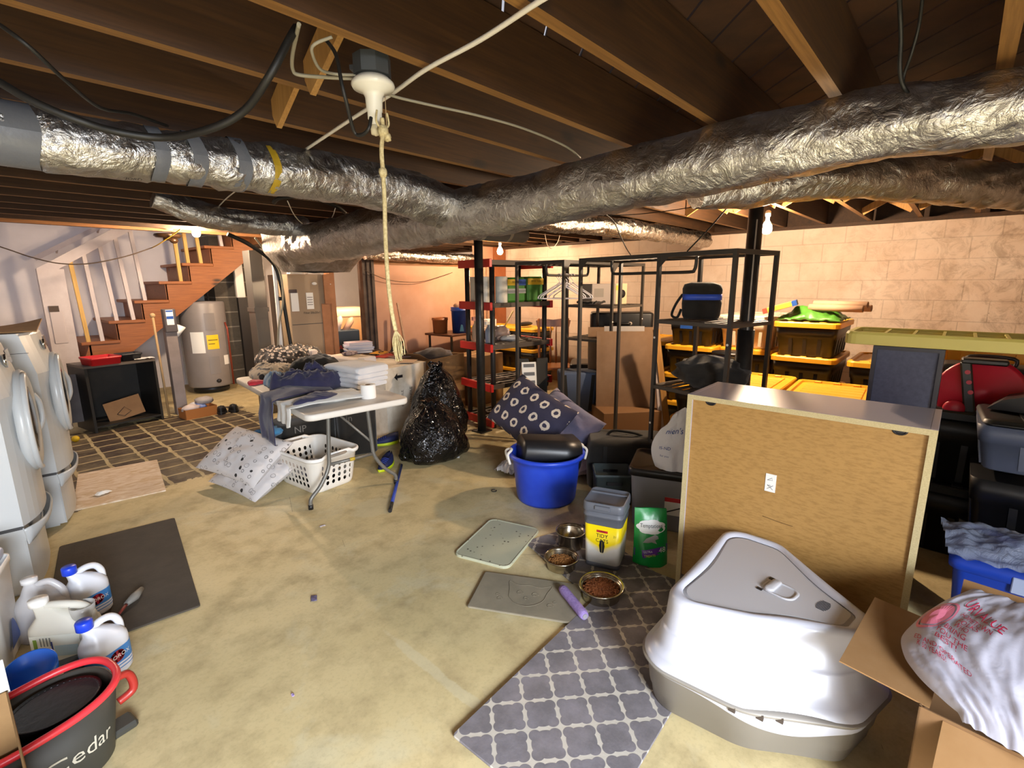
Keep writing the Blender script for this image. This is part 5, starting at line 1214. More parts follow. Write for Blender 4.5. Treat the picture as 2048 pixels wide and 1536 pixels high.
# ---- below the table
BASK = NT('basket_holes'); sp = BASK.node('ShaderNodeSeparateXYZ'); BASK.link(BASK.tc(), sp.inputs[0]); gn = BASK.node('ShaderNodeNewGeometry'); vt = BASK.node('ShaderNodeVectorTransform'); vt.vector_type = 'NORMAL'; vt.convert_from = 'WORLD'; vt.convert_to = 'OBJECT'; BASK.link(gn.outputs['True Normal'], vt.inputs[0])
sn = BASK.node('ShaderNodeSeparateXYZ'); BASK.link(vt.outputs[0], sn.inputs[0]); isx = BASK.math('GREATER_THAN', BASK.math('ABSOLUTE', sn.outputs[0]), .75); isy = BASK.math('GREATER_THAN', BASK.math('ABSOLUTE', sn.outputs[1]), .75)
def cells(h, lim):
    fx = BASK.math('SUBTRACT', BASK.math('FRACT', BASK.math('MULTIPLY_ADD', h, 1 / .052, 40)), .5); fz = BASK.math('SUBTRACT', BASK.math('FRACT', BASK.math('MULTIPLY_ADD', sp.outputs[2], 1 / .047, .1)), .5)
    d = BASK.math('ADD', BASK.math('POWER', BASK.math('DIVIDE', fx, .25), 2), BASK.math('POWER', BASK.math('DIVIDE', fz, .36), 2))
    inb = BASK.math('MULTIPLY', BASK.math('LESS_THAN', BASK.math('ABSOLUTE', h), lim), BASK.math('MULTIPLY', BASK.math('GREATER_THAN', sp.outputs[2], .048), BASK.math('LESS_THAN', sp.outputs[2], .235)))
    return BASK.math('MULTIPLY', BASK.math('LESS_THAN', d, 1), inb)
hole = BASK.math('ADD', BASK.math('MULTIPLY', cells(sp.outputs[1], .21), isx), BASK.math('MULTIPLY', cells(sp.outputs[0], .13), isy), clamp=True)
BASK.set(color='#dcd8d0', rough=.4, alpha=BASK.math('SUBTRACT', 1, hole))
root = thing('laundry_basket', 'white plastic laundry basket with oval holes under the table', 'basket', (1.775, 3.79, 0), R(6))
q = dense(rrect(.46, .62, .09, 5), .04); b = MB()
b.loft([[(x * s, y * s, z) for x, y in q] for s, z in ((.78, .0), (.8, .006), (.83, .03), (.95, .27), (.975, .285))], 0, True, True, False); part('shell', b, BASK.m, root)
b = MB(); b.loft([[(x * s, y * s, z + (.02 * (abs(y) / .31) ** 6 * (abs(x) < .12))) for x, y in q] for s, z in ((.95, .272), (1.0, .268), (1.02, .28), (1.02, .292), (1.0, .3), (.97, .298), (.95, .285))], 0, True, False, False); part('rim', b, WHITEP, root)
for sy in (-1, 1):
    b = MB(); b.tube([(x, sy * .315, .296) for x in (-.075, -.06, 0, .06, .075)], [.008, .012, .013, .012, .008], 10); part('grip', b, mat('grip_taupe', '#8a7e70', .6), root)
NVB = tint('navy_white_cloth', '#39405e', '#b9bac4', 9)
b = MB(); b.ball((0, 0, .07), .14, .2, .07, 20, 12, disp=lambda d: 1 + .3 * nz(d, 3)); single('loose_clothes', b, NVB, 'blue and white clothes in the bottom of the laundry basket', 'garment', (1.79, 3.83, .02))
def pillow_mesh(w, d, h, seed, wr=.02):
    b = MB(); n = 30
    def f(u, v, s):
        x, y = 2 * u - 1, 2 * v - 1; e = (1 - abs(x) ** 2.6) * (1 - abs(y) ** 2.6); th = h * .5 * max(0, e) ** .45
        k = 1 - .07 * (1 - abs(x) ** 2) * abs(y) ** 4 ; k2 = 1 - .07 * (1 - abs(y) ** 2) * abs(x) ** 4
        return V((x * w / 2 * k2, y * d / 2 * k, s * th + wr * nz((x * 2.5, y * 2.5, s + seed)) * e + .01 * nz((x * 7, y * 7, seed)) * min(1, e * 2)))
    b.grid(lambda u, v: f(u, v, 1), n, n); b.grid(lambda u, v: f(1 - u, v, -1), n, n); return b
PANI = NT('face_print_cotton'); v1 = PANI.voro(17, 'F1', .75); v2 = PANI.voro(17, 'F1', .75, out=1); sx_ = PANI.node('ShaderNodeSeparateColor'); PANI.link(v2, sx_.inputs[0])
ringm = PANI.math('MULTIPLY', PANI.math('LESS_THAN', PANI.math('ABSOLUTE', PANI.math('SUBTRACT', v1, .3)), .03), PANI.math('LESS_THAN', sx_.outputs[0], .7))
dots = PANI.math('LESS_THAN', PANI.voro(60, 'F1', .9), .22); dots = PANI.math('MULTIPLY', dots, PANI.math('LESS_THAN', v1, .26)); solid = PANI.math('MULTIPLY', PANI.math('LESS_THAN', v1, .27), PANI.math('GREATER_THAN', sx_.outputs[0], .86))
PANI.set(color=PANI.mix(PANI.math('MAXIMUM', PANI.math('MAXIMUM', PANI.math('MULTIPLY', ringm, .65), dots), solid), '#c6c1c0', '#2a2828'), rough=.9); PANI.bump(PANI.noise(6, 4), .3, .01)
single('pillow', pillow_mesh(.46, .68, .17, 1), PANI.m, 'white pillow with black face print, upper of two leaning on the laundry basket', 'pillow', (1.365, 4.17, .245), rot=(R(6), R(-33), R(14)))
single('pillow', pillow_mesh(.44, .66, .15, 2), PANI.m, 'white pillow with black face print, lower of two leaning on the laundry basket', 'pillow', (1.395, 4.1, .10), rot=(R(3), R(-24), R(9)))
# shoes
NAVS = mat('shoe_navy', '#1b2350', .7, bump=(120, .3, .002)); NEON = mat('neon_sole', '#c3d51a', .5); SBLK = mat('shoe_black', '#1b1917', .6, bump=(90, .2, .002))
def shoe(label, loc, rz, up, sole, cat='shoe', rot=None, z=.0):
    root = thing('shoe', label, cat, loc, rz, rot=rot); L = .29
    def outl(t, k=1):
        w = .036 + .016 * math.sin(PI * min(1, t * 1.15 + .05)) ** 1.2 - .006 * math.cos(PI * t * 2); e = min(1, t * 9, (1 - t) * 7) ** .5; return w * e * k
    b = MB(); rings = []; N = 16
    for i in range(N + 1):
        t = i / N; t = min(max(t, .004), .996); x = (t - .5) * L; w = outl(t); toe = .018 * max(0, t - .75) ** 1.3 * 4; h = .033 - .012 * t
        rings.append([(x, w, toe), (x, w * 1.06, toe + h * .5), (x, w, toe + h), (x, -w, toe + h), (x, -w * 1.06, toe + h * .5), (x, -w, toe)])
    b.loft(rings, 0, True); part('sole', b, sole, root)
    b = MB(); rings = []
    for i in range(N + 1):
        t = i / N; t = min(max(t, .006), .99); x = (t - .5) * L * .98; w = outl(t, .97); toe = .018 * max(0, t - .75) ** 1.3 * 4; h0 = toe + .03 - .012 * t
        H = .075 * (1 - max(0, (t - .28)) / .72 * .78) if t > .28 else .07 + .02 * (.28 - t) / .28; H *= min(1, (1 - t) * 6 + .3); op = .55 if t < .42 else .0
        rings.append([(x, w, h0), (x, w * .95, h0 + H * .5), (x, w * (.62 + .1 * (op > 0)), h0 + H * .92), (x, 0, h0 + H * (.5 if op else 1.0)), (x, -w * (.62 + .1 * (op > 0)), h0 + H * .92), (x, -w * .95, h0 + H * .5), (x, -w, h0)])
    b.loft(rings, 0, True); part('upper', b, up, root)
    b = MB()
    for k in range(4): t = .5 + .07 * k; x = (t - .5) * L; w = outl(t) * .6; z0 = .03 + .075 * (1 - (t - .28) / .72 * .78); b.tube([(x, w, z0 - .006), (x, 0, z0 + .004), (x, -w, z0 - .006)], .003, 6)
    part('laces', b, mat('lace_dark', '#2d2f3a', .8) if up is SBLK else mat('lace_blue', '#2b3f9a', .8), root); return root
s1 = atz(768, 938); shoe('navy running shoe with neon yellow sole beside the near right table leg', (s1.x + .03, s1.y + .02, 0), R(215), NAVS, NEON)
s2 = atz(790, 890); shoe('navy running shoe with neon yellow sole farther back under the table', (s2.x - .05, s2.y + .1, 0), R(160), NAVS, NEON)
# blue pole
p0, p1 = atz(780, 1022, .014), atz(803, 930, .014); root = thing('blue_pole', 'blue pole with black end lying on the floor under the near table leg', 'pole', p0)
d = (p1 - p0); b = MB(); b.cyl(d * .13, d, .0125, 12); part('shaft', b, mat('pole_blue', '#2b3f8f', .4), root)
b = MB(); b.cyl((0, 0, 0), d * .14, .0138, 12); part('end_cap', b, BPL, root)
# black bags under the table
root = thing('tote_bag', 'black bag with pale lettering on its side under the table behind the basket', 'bag', (1.98, 4.42, 0), R(-4))
b = softbox(.5, .36, .38, .07, .98); part('body', b, BLKC, root)
b = MB(); b.text('NP', (-.1, -.187, .33), (1, 0, 0), (0, 0, 1), .06); part('lettering', b, mat('letter_pale', '#6f6a64', .7), root)
root = thing('tote_bag', 'black bag with faint lettering under the right side of the table', 'bag', (2.42, 4.28, 0), R(-20))
b = softbox(.36, .42, .46, .06, .98); part('body', b, BLKC, root)
b = MB(); b.text('in', (-.08, -.213, .37), (1, 0, 0), (0, 0, 1), .06); part('lettering', b, mat('letter_dim', '#5c5852', .8), root)
b = MB(); b.ball((0, 0, .04), .13, .09, .045, 18, 10, disp=lambda d: 1 + .35 * nz(d, 3)); single('blue_cloth', b, tint('teal_blue_cloth', '#2d6a9a', '#3c83b3'), 'blue crumpled cloth behind the laundry basket', 'garment', (1.62, 4.33, .3))
b = MB(); b.ball((0, 0, .12), .19, .22, .15, 22, 14, disp=lambda d: 1 + .25 * nz(d, 2.5)); single('dark_laundry', b, NAVYC, 'dark navy laundry heap under the far left of the table', 'garment', (1.65, 4.5, .015))
# sandal and flip flop bits left of the pillows
b = MB(); p = [(.13 * math.cos(a), .048 * math.sin(a) * (1 + .25 * math.cos(a))) for a in [2 * PI * k / 20 for k in range(20)]]
b.loft([[(x, y, 0) for x, y in p], [(x, y, .02) for x, y in p]], 0, False); sd = atz(478, 885); o = single('sandal', b, SBLK, 'dark sandal on the tile marks beyond the pillows', 'sandal', (sd.x, sd.y, 0), R(40))
b = MB(); b.tube(catmull([(.06, 0, .02), (.0, .03, .05), (-.03, .045, .02)], 5), .008, 6); part('strap', b, SBLK, o)
b = MB(); b.tube(catmull([(.06, 0, .02), (.0, -.03, .05), (-.03, -.045, .02)], 5), .008, 6); part('strap', b, SBLK, o)
# black rubbish bags
BAGB = NT('black_bag_film'); BAGB.set(color='#08080a', rough=.12); n1 = BAGB.noise(6, 3, .5, dist=3.0); BAGB.bump(BAGB.math('ADD', n1, BAGB.math('MULTIPLY', BAGB.noise(15, 2, .5, dist=2.0), .35)), 1.0, .035)
def rubbish(name, label, loc, rx, ry, h, seed, rz=0, neck=True):
    b = MB(); n, m = 56, 34; rings = []
    prof = [(0.3, 0), (.8, .012), (.97, .1), (1.0, .28), (.93, .48), (.78, .66), (.55, .8), (.32, .9), (.2, .95), (.26, 1.0)]
    for j in range(m + 1):
        t = j / m * (len(prof) - 1); i = min(int(t), len(prof) - 2); r = lerp(prof[i][0], prof[i + 1][0], t - i); z = lerp(prof[i][1], prof[i + 1][1], t - i) * h
        ring_ = []
        for k in range(n):
            a = 2 * PI * k / n; c, s = math.cos(a), math.sin(a); q = V((c * 1.3, s * 1.3, z * 2.6 + seed))
            w = 1 + .16 * mnoise.noise(q) + .09 * mnoise.noise(q * 2.7) + .05 * abs(mnoise.noise(q * 6)) + (.18 * math.sin(a * 5 + seed) * max(0, z / h - .75) * 2)
            ring_.append((c * r * rx * w, s * r * ry * w, max(0, z + .03 * mnoise.noise(q * 2 + V((5, 5, 5))) * (z > .03))))
        rings.append(ring_)
    b.loft(rings, 0, True); return single(name, b, BAGB.m, label, 'rubbish bag', loc, rz)
rubbish('rubbish_bag', 'shiny black rubbish bag slumped on the floor right of the table', (2.80, 3.55, 0), .36, .31, .54, 3, .4)
rubbish('rubbish_bag', 'tall black rubbish bag standing behind the slumped one against the red ended shelving', (3.18, 3.93, 0), .31, .28, .80, 8, 1.2)
# white carton with arrow
WCART = NT('white_carton'); WCART.set(color=WCART.mix(WCART.ramp(WCART.noise(4, 5), [(.45, 0), (.62, 1)]), '#d8cdbd', '#bfb09a'), rough=.8)
bx = V((2.80, 4.28, 0)); root = thing('white_carton', 'long white carton with a black arrow, standing beyond the table', 'box', bx, R(8))
b = MB(); b.box(0, .60, 0, 1.38, 0, .745); part('carton', b, WCART.m, root)
b = MB(); b.prism([(0, .03), (.045, .07), (.045, .045), (.12, .045), (.12, .015), (.045, .015), (.045, -.01)], (.12, -.001, .61), (1, 0, 0), (0, 0, 1), (0, -.0015, 0)); part('arrow', b, BLK, root)
for k, (s, z) in enumerate((('110', .42), ('FRAGILE', .40), ('HANDLE', .41), ('CARE', .42))):
    b = MB(); b.text(s, (.1 + .125 * k, -.002, z), (0, 0, 1), (-1, 0, 0), .034); part('lettering', b, mat('ink_brown', '#54443a', .7), root)
b = MB(); b.box(.03, .1, .05, .28, .7455, .7465); part('top_print', b, mat('ink_print', '#6b5b4c', .7), root)
FOAM = mat('foam_white', '#ded4cf', .85, bump=(120, .2, .002))
b = MB(); b.box(-.11, .06, .0, .1, 0, .1, 0, .01); b.box(-.11, .02, .1, .9, 0, .07, 0, .008); b.box(-.11, -.02, .9, 1.05, 0, .12, 0, .012); single('foam_packing', b, FOAM, 'white foam packing piece on the left edge of the long white carton', 'foam', bx + V((.02, .25, .747)), R(8))
BM = Matrix.Translation(bx) @ Matrix.Rotation(R(8), 4, 'Z')
bk = [('#c9b9c8', 'thick pinkish binder on top of the paper stack', .30, .23, .035), ('#b7bfd6', 'pale blue binder second from the top of the paper stack', .34, .25, .025), ('#9aa7c8', 'blue folder third from the top of the paper stack', .33, .24, .018), ('#d0cfd6', 'grey white notebook fourth from the top of the paper stack', .32, .24, .022), ('#4a5a86', 'dark blue book at the bottom of the paper stack', .33, .25, .03)]
z = .748
ST = BM.inverted() @ atz(712, 702, .77)
for k, (c, lab, w_, d_, h_) in enumerate(reversed(bk)):
    root = thing('binder', lab, 'book', BM @ V((ST.x + .06 + .012 * ((k * 7) % 3 - 1), ST.y + .02, z)), R(-18 + 6 * ((k * 5) % 3 - 1)), 'binders stacked on the white carton')
    b = MB(); b.box(-w_ / 2, w_ / 2, -d_ / 2, d_ / 2, 0, .003); b.box(-w_ / 2, w_ / 2, -d_ / 2, d_ / 2, h_ - .003, h_); b.box(-w_ / 2, -w_ / 2 + .003, -d_ / 2, d_ / 2, .003, h_ - .003); part('cover', b, mat('cover_' + c[1:], c, .6), root)
    b = MB(); b.box(-w_ / 2 + .004, w_ / 2 - .006, -d_ / 2 + .005, d_ / 2 - .005, .0031, h_ - .0031); part('pages', b, mat('paper_pages', '#ded6d2', .9), root); z += h_ + .0008
for k, (px, py, c, lab, w_, d_, r) in enumerate(((775, 712, '#b23326', 'red magazine lying on the white carton', .27, .2, 10), (760, 706, '#c58a25', 'orange yellow magazine with black print beside the red one', .22, .18, 30), (745, 716, '#7d1f1e', 'dark red leaflet on the white carton edge', .14, .1, 60), (738, 703, '#3b2f28', 'dark flat folder between the binders and the magazines', .3, .12, -12), (800, 714, '#9c7f78', 'brownish booklet right of the red magazine', .22, .2, -8), (815, 724, '#b89f86', 'loose tan sheet near the right end of the white carton', .22, .18, 40))):
    w = atz(px, py, .75); b = MB(); b.grid(lambda u, v: (w_ * (u - .5), d_ * (v - .5), .006 + .006 * u * v), 4, 4, 0, False, .004)
    o = single('magazine', b, mat('mag_' + c[1:], c, .5), lab, 'magazine', (w.x, w.y, .749 + .0012 * k), R(r), 'magazines on the white carton')
    if k == 1:
        b = MB(); b.tube([(-.05, -.02, .0125), (0, .02, .0125), (.04, -.03, .0125)], .006, 5); part('black_print', b, BLK, o)
b = MB(); b.ball((0, 0, .02), .1, .06, .025, 18, 10, disp=lambda d: 1 + .4 * nz(d, 4)); w = atz(700, 708, .76); single('crumpled_paper', b, tint('pinkish_paper', '#b8a4a0', '#6e5c60', 18), 'crumpled pinkish paper at the foot of the binder stack', 'paper', (w.x, w.y, .75))
# small litter on the floor
for k, (px, py, c, lab, w_) in enumerate(((645, 1053, '#d3cbd2', 'pale shell shaped scrap on the floor near the table', .035), (628, 1198, '#5b5470', 'purple grey leaf scrap in the middle of the floor', .05), (912, 915, '#d9d9d6', 'white paper scrap beside the slumped rubbish bag', .07), (395, 835 + 0, '#d8d8d8', 'white scrap by the shoe box', .03), (586, 1392, '#9a86b5', 'tiny lilac scrap on the near floor', .015), (172, 975, '#d0a7a7', 'pinkish scrap on the tile marks by the laundry machine', .05))):
    w = atz(px, py); b = MB(); b.grid(lambda u, v: (w_ * (u - .5), w_ * .6 * (v - .5), .004 + .012 * abs(nz((u * 3, v * 3, k)))), 8, 6, 0, True, .001); single('floor_scrap', b, mat('scrap_' + c[1:], c, .7), lab, 'scrap', (w.x, w.y, 0), k * 1.1)
b = MB(); b.tube([(.02 * math.cos(a), .02 * math.sin(a), .003) for a in [R(20 + 320 * k / 16) for k in range(17)]], .003, 6); w = atz(988, 982); single('hair_tie', b, BPL, 'small dark hair tie ring on the floor left of the blue tub', 'hair tie', w)
b = MB(); b.grid(lambda u, v: (.24 * (u - .5), .2 * (v - .5), .02 + .09 * math.sin(PI * u) * math.sin(PI * v) + .03 * nz((u * 6, v * 6, 4)) + .02 * nz((u * 14, v * 14, 2))), 26, 26); w = atz(1018, 945); o = single('shopping_bag', b, WB, 'crumpled white plastic bag on the floor left of the blue tub', 'bag', (w.x + .06, w.y + .03, 0))
b = MB(); b.ball((0, 0, .03), .035, .035, .032, 16, 10); w = atz(152, 883); o = single('yellow_ball', b, mat('ball_yellow', '#d9b51a', .5), 'small yellow ball on the dark tile marks beside the far laundry machine', 'ball', w)
# ================================================================ stairs, half wall, heater, furnace corner
STW = wood('stair_wood', '#8f5426', '#a3622f', '#64361a', 0, .5); PAINTW = mat('mauve_white_paint', '#cbc2c2', .7, var=(5, '#b8adad', .2)); PALEW = wood('pale_pine', '#c9a25a', '#d6b26c', '#a67d3c', 2, knots=False)
YS0, YS1 = 8.2, 9.28
root = thing('staircase', 'wooden staircase with orange brown treads rising to the right along the white wall', 'stairs', (.95, YS0, 0))
x0, zt = 0.0, .90
for k in range(7):
    xa, z = x0 + .305 * k, zt + .252 * k
    if z > 2.42: break
    b = MB(); b.box(xa, xa + .40, -.03, YS1 - YS0, z - .04, z, 0, .006); part('tread', b, STW, root)
    b = MB(); b.box(xa + .075, xa + .095, .0, YS1 - YS0, z - .29, z - .04); part('riser', b, STW, root)
b = MB(); pl = []
for k in range(-1, 6):
    pl += [(x0 + .305 * k + .09, zt + .252 * k - .26 + .0), (x0 + .305 * k + .09, zt + .252 * k - .04)]
pl = [(x0 - .02, zt - .30), (x0 + .08, zt - .04)]
for k in range(0, 6): pl += [(x0 + .305 * k + .385, zt + .252 * k - .04), (x0 + .305 * k + .385, zt + .252 * (k + 1) - .04)]
pl += [(x0 + 2.2, 2.38), (x0 + 2.2, 2.05), (x0 + .12, .42)]
b.prism(pl, (0, .0, 0), (1, 0, 0), (0, 0, 1), (0, .035, 0)); part('stringer', b, STW, root)
b = MB(); b.box(-.95, x0 + .06, .0, YS1 - YS0, zt - .30, zt - .252); part('landing', b, STW, root)
for i, (xb, xt, za, zb) in enumerate(((1.03, .99, .90, 1.95), (1.17, 1.13, .90, 2.04), (1.35, 1.30, 1.152, 2.15), (1.53, 1.47, 1.152, 2.26), (1.69, 1.64, 1.404, 2.36), (2.14, 2.13, 1.656, 2.44), (2.26, 2.25, 1.908, 2.44), (2.42, 2.40, 1.908, 2.44), (2.72, 2.70, 2.16, 2.44))):
    b = MB(); b.beam((xb - .95, .015, za), (xt - .95, .015, zb), .042, .042, (0, 1, 0)); part('baluster', b, PALEW if i in (0, 5, 6, 7) else PAINTW, root, 'unpainted yellow pine baluster' if i in (0, 5, 6, 7) else None)
b = MB(); b.beam((.70 - .95, -.02, 1.76), (1.72 - .95, -.02, 2.42), .05, .11, (0, 0, 1)); part('handrail', b, PAINTW, root)
wr = thing('wall_handrail', 'white handrail fixed along the white wall behind the balusters', 'handrail', (.76, 9.2, 1.96))
b = MB(); b.beam((0, 0, 0), (.8, 0, .5), .035, .06); part('rail', b, PAINTW, wr)
for t in (.3, .9):
    b = MB(); b.beam((.8 * t, 0, .5 * t - .02), (.8 * t, .1, .5 * t - .06), .02, .02); part('bracket', b, PAINTW, wr)
b = MB(); b.box(.66, .90, 8.03, 8.15, 0, 1.80); b.box(.90, .97, 8.06, 8.12, 0, .6); struct('wall_half', b, PAINTW, 'narrow mauve white half wall at the foot of the stairs')
b = MB(); b.box(.70, .82, 8.02, 8.03, .92, 1.3, 0, .004); o = single('wall_panel', b, mat('panel_mauve', '#bdb2b2', .6), 'small blank cover plate on the half wall at the foot of the stairs', 'cover plate')
b = MB(); b.box(.70, .79, 8.018, 8.032, 1.3, 1.37); part('dark_notch', b, mat('notch_brown', '#4d4038', .8), o)
# grey painted wooden post with a cleaning product box on top
root = thing('timber_post', 'square grey timber post carrying a dispenser box in front of the water heater', 'post', (1.685, 7.2, 0))
b = MB(); b.box(-.06, .06, -.06, .06, 0, 1.08, 0, .004); part('shaft', b, mat('grey_post_paint', '#8d817c', .7, var=(6, '#7c706b', .2)), root)
b = MB(); b.box(-.065, .065, -.1, -.0, 1.04, 1.32, 0, .008); bx_ = part('dispenser_box', b, mat('dispenser_dark', '#4d4748', .5), root)
b = MB(); b.box(-.04, .035, -.1025, -.1, 1.13, 1.31); part('label', b, WHT, bx_)
for z0, z1 in ((1.2, 1.235), (1.285, 1.305)):
    b = MB(); b.box(-.038, .033, -.104, -.102, z0, z1); part('blue_print', b, BLP, bx_)
b = MB(); b.lathe([(.02, 0), (.05, .14), (.045, .14), (.018, .005)], 20); b.xf(Matrix.Translation((.06, -.02, .98)) @ Matrix.Rotation(R(28), 4, 'Y')); part('paper_cup', b, WHITEP, root)
b = MB(); b.cyl((0, 0, 0), (-.015, 0, 1.25), .013, 8); b.ball((-.015, 0, 1.25), .03, .02, .03, 10, 6); single('broom_stick', b, mat('stick_tan', '#a98b62', .6), 'thin tan stick standing beside the black cabinet', 'stick', (1.53, 7.12, 0))
# water heater
HG = mat('heater_grey', '#8c8684', .4, var=(2, '#7d7775', .2)); 
root = thing('water_heater', 'grey cylindrical water heater with a yellow label under the stairs', 'water heater', (2.42, 8.44, 0))
b = MB(); b.lathe([(0, .1), (.29, .1), (.3, .12), (.3, 1.33), (.29, 1.36), (0, 1.37)], 40); part('tank', b, HG, root)
b = MB(); b.lathe([(0, .02), (.24, .02), (.24, .1), (0, .1)], 24); part('base_ring', b, DKP, root)
def wrap(a0, a1, z0, z1, r=.302):
    b = MB(); b.grid(lambda u, v: (r * math.sin(R(lerp(a0, a1, u))), -r * math.cos(R(lerp(a0, a1, u))), lerp(z0, z1, v)), 10, 2); return b
part('yellow_label', wrap(-14, 16, .67, .88), mat('energy_yellow', '#e3c21a', .5), root); part('white_label', wrap(-54, -20, .62, .93), WHT, root); part('paper_tag', wrap(26, 46, .42, .56), WHT, root)
b = wrap(-11, 13, .80, .81, .304); 
for v in b.v[:]: pass
b.add(*[(lambda w: (w.v, w.f))(wrap(-11, 5, .745, .755, .304))][0]); part('label_print', b, BLK, root)
for z0, z1 in ((.95, 1.2), (.3, .56)): part('access_panel', wrap(-14, 12, z0, z1, .305), mat('heater_panel', '#7c7776', .45), root)
b = MB(); b.tube([(.22, -.22, 1.05), (.235, -.24, .95), (.235, -.24, .1)], .014, 8); part('relief_pipe', b, mat('copper_red', '#8a3f2e', .4, metal=.4), root)
b = MB(); b.ball((.02, -.3, .19), .035, .03, .03, 12, 8); part('drain_valve', b, BLK, root)
for x in (-.1, .1):
    b = MB(); b.cyl((x, 0, 1.36), (x, 0, 1.75), .014, 8); part('riser_pipe', b, BLK, root)
b = MB(); b.box(2.30, 2.72, 9.285, 9.2999, 0, 1.9); o = single('white_board', b, WHITEP, 'tall white sheet against the wall behind the water heater', 'board')
# black open cabinet with things on it
MUDB = mat('cabinet_black', '#151310', .5, var=(7, '#221d17', .2)); GLB = mat('side_panel_grey', '#6c6668', .6, var=(6, '#5c5658', .2))
root = thing('open_cabinet', 'low open black cabinet below the stairs with a cardboard piece inside', 'cabinet', (.79, 6.93, 0), R(10)); W_, D_, H_ = .68, .5, .745
b = MB(); b.box(0, W_, 0, D_, H_ - .025, H_); part('top_panel', b, mat('cabinet_top', '#5a5046', .5), root)
for x in (0, W_ - .025):
    b = MB(); b.box(x, x + .025, 0, D_, 0, H_ - .025); part('side_panel', b, MUDB, root)
b = MB(); b.box(.025, W_ - .025, D_ - .015, D_, .05, H_ - .025); part('back_panel', b, MUDB, root)
b = MB(); b.box(.025, W_ - .025, 0, D_ - .015, .05, .07); part('bottom_panel', b, MUDB, root)
b = MB(); b.box(.60, .78, 7.2, 7.22, 0.1, .64); b.box(.60, .62, 6.95, 7.2, .1, .64); single('grey_board', b, GLB, 'grey board standing left of the black cabinet', 'board')
b = MB(); b.frame((0, 0, .12), (.36, 0, 0), (0, .02, .23), (0, -.006, .001)); o = single('cardboard_piece', b, CARD, 'torn cardboard piece with black marks inside the black cabinet', 'cardboard', (1.13, 7.13, .075), rot=(0, R(-10), R(8)))
b = MB(); b.tube([(-.09, -.012, .08), (.0, -.008, .14), (.05, -.01, .07), (-.03, -.016, .04), (-.09, -.012, .08)], .003, 4); part('marker_drawing', b, BLK, o)
root = thing('parts_tray', 'red plastic tray on the left of the black cabinet', 'tray', (.96, 7.05, .747), R(12)); b = openbox(.28, .3, .085, .004, .95, .02); part('shell', b, mat('tray_red', '#c01e24', .4), root)
b = openbox(.2, .2, .085, .004, .85, .015); single('black_tin', b, BLK, 'square black tin on the middle of the black cabinet', 'tin', (1.23, 7.15, .747), R(10))
b = MB(); b.grid(lambda u, v: (.2 * (u - .5), .14 * (v - .5), .01 + .02 * abs(nz((u * 4, v * 4, 2)))), 8, 6); single('loose_papers', b, WHT, 'loose white papers on the right end of the black cabinet', 'paper', (1.36, 7.11, .747))
# shoe box of odds, shoes
root = thing('cardboard_box', 'small orange brown cardboard box of packets on the tile marks', 'box', (1.79, 6.9, 0), R(6)); q = rrect(.36, .22, .004, 1); b = MB()
b.loft([[(x * s, y * s, z) for x, y in q] for s, z in ((.99, 0), (1, .12), (.98, .12), (.96, .01), (.02, .01))], 0, False); part('carton', b, mat('kraft_orange', '#a8682f', .8), root)
for k, (c, lab) in enumerate((('#c9b7ae', 'pinkish packet in the small cardboard box'), ('#dad7d8', 'white packet in the small cardboard box'), ('#7a89b8', 'blue white packet at the front of the small cardboard box'), ('#a59a92', 'grey bundled cloth on top of the small cardboard box'))):
    b = MB(); b.ball((0, 0, .0), .1, .06, .05, 14, 8, disp=lambda d: 1 + .35 * nz(d, 3 + k)); single('packet', b, mat('packet_' + c[1:], c, .5), lab, 'packet', (1.70 + .055 * k, 6.88 + .03 * ((k * 3) % 4 - 1), .12 + .035 * (k == 3) * 2), k, 'packets in the small cardboard box')
for k in range(2): shoe(('left' if k == 0 else 'right') + '-hand black shoe of the pair right of the small cardboard box', (2.04 + .13 * k, 6.86 - .02 * k, 0), R(70 + 8 * k), SBLK, BLK)
# furnace
FUR = mat('furnace_beige', '#a08c74', .45, var=(1.5, '#937f68', .2)); root = thing('furnace_cabinet', 'tall beige furnace cabinet with white papers below the foil plenum', 'furnace', (2.66, 6.0, 0))
b = MB(); b.box(0, .46, 0, .56, .25, 1.72, 0, .006); part('cabinet', b, FUR, root)
b = MB(); b.box(-.01, .47, .01, .57, 0, .25); part('stand', b, DKP, root)
b = MB(); b.box(0.01, .45, -.003, .0, 1.115, 1.122); part('seam', b, SEAM, root)
b = MB(); b.lathe([(0, 0), (.033, 0), (.033, .004), (0, .004)], 24, sy=.55); b.xf(Matrix.Translation((.33, 0, 1.61)) @ Matrix.Rotation(R(90), 4, 'X')); part('oval_badge', b, WHT, root)
b = MB(); b.box(.21, .30, -.004, 0, 1.3, 1.5); part('paper_label', b, WHT, root)
b = MB(); b.box(.02, .11, -.004, 0, 1.28, 1.5); nt_ = part('paper_label', b, WHT, root)
b = MB(); b.box(.0, .1, -.012, 0, 1.5, 1.54, 0, .004); part('dark_tag', b, mat('tag_dark', '#453a3c', .5), root)
b = MB(); b.text('Filter 20x20x1', (.27, -.003, 1.255), (1, 0, 0), (0, 0, 1), .026); part('handwriting', b, BLK, root)
for z in (1.35, 1.38, 1.41, 1.44):
    b = MB(); b.box(.22, .29, -.0052, -.004, z, z + .008); part('text_line', b, mat('ink_grey', '#77706c', .6), root) if z < 1.36 else part('text_line', b, MATS['ink_grey'], root)
b = MB(); b.box(.05, .2, .02, .12, 1.725, 1.8, 0, .004); single('control_box', b, WHITEP, 'white control box on top of the beige furnace', 'control box', (2.66, 6.0, 0))
b = MB(); b.box(.27, .32, .02, .1, 1.725, 1.8, 0, .004); o = single('control_box', b, WHITEP, 'small white switch box on top of the beige furnace', 'control box', (2.66, 6.0, 0))
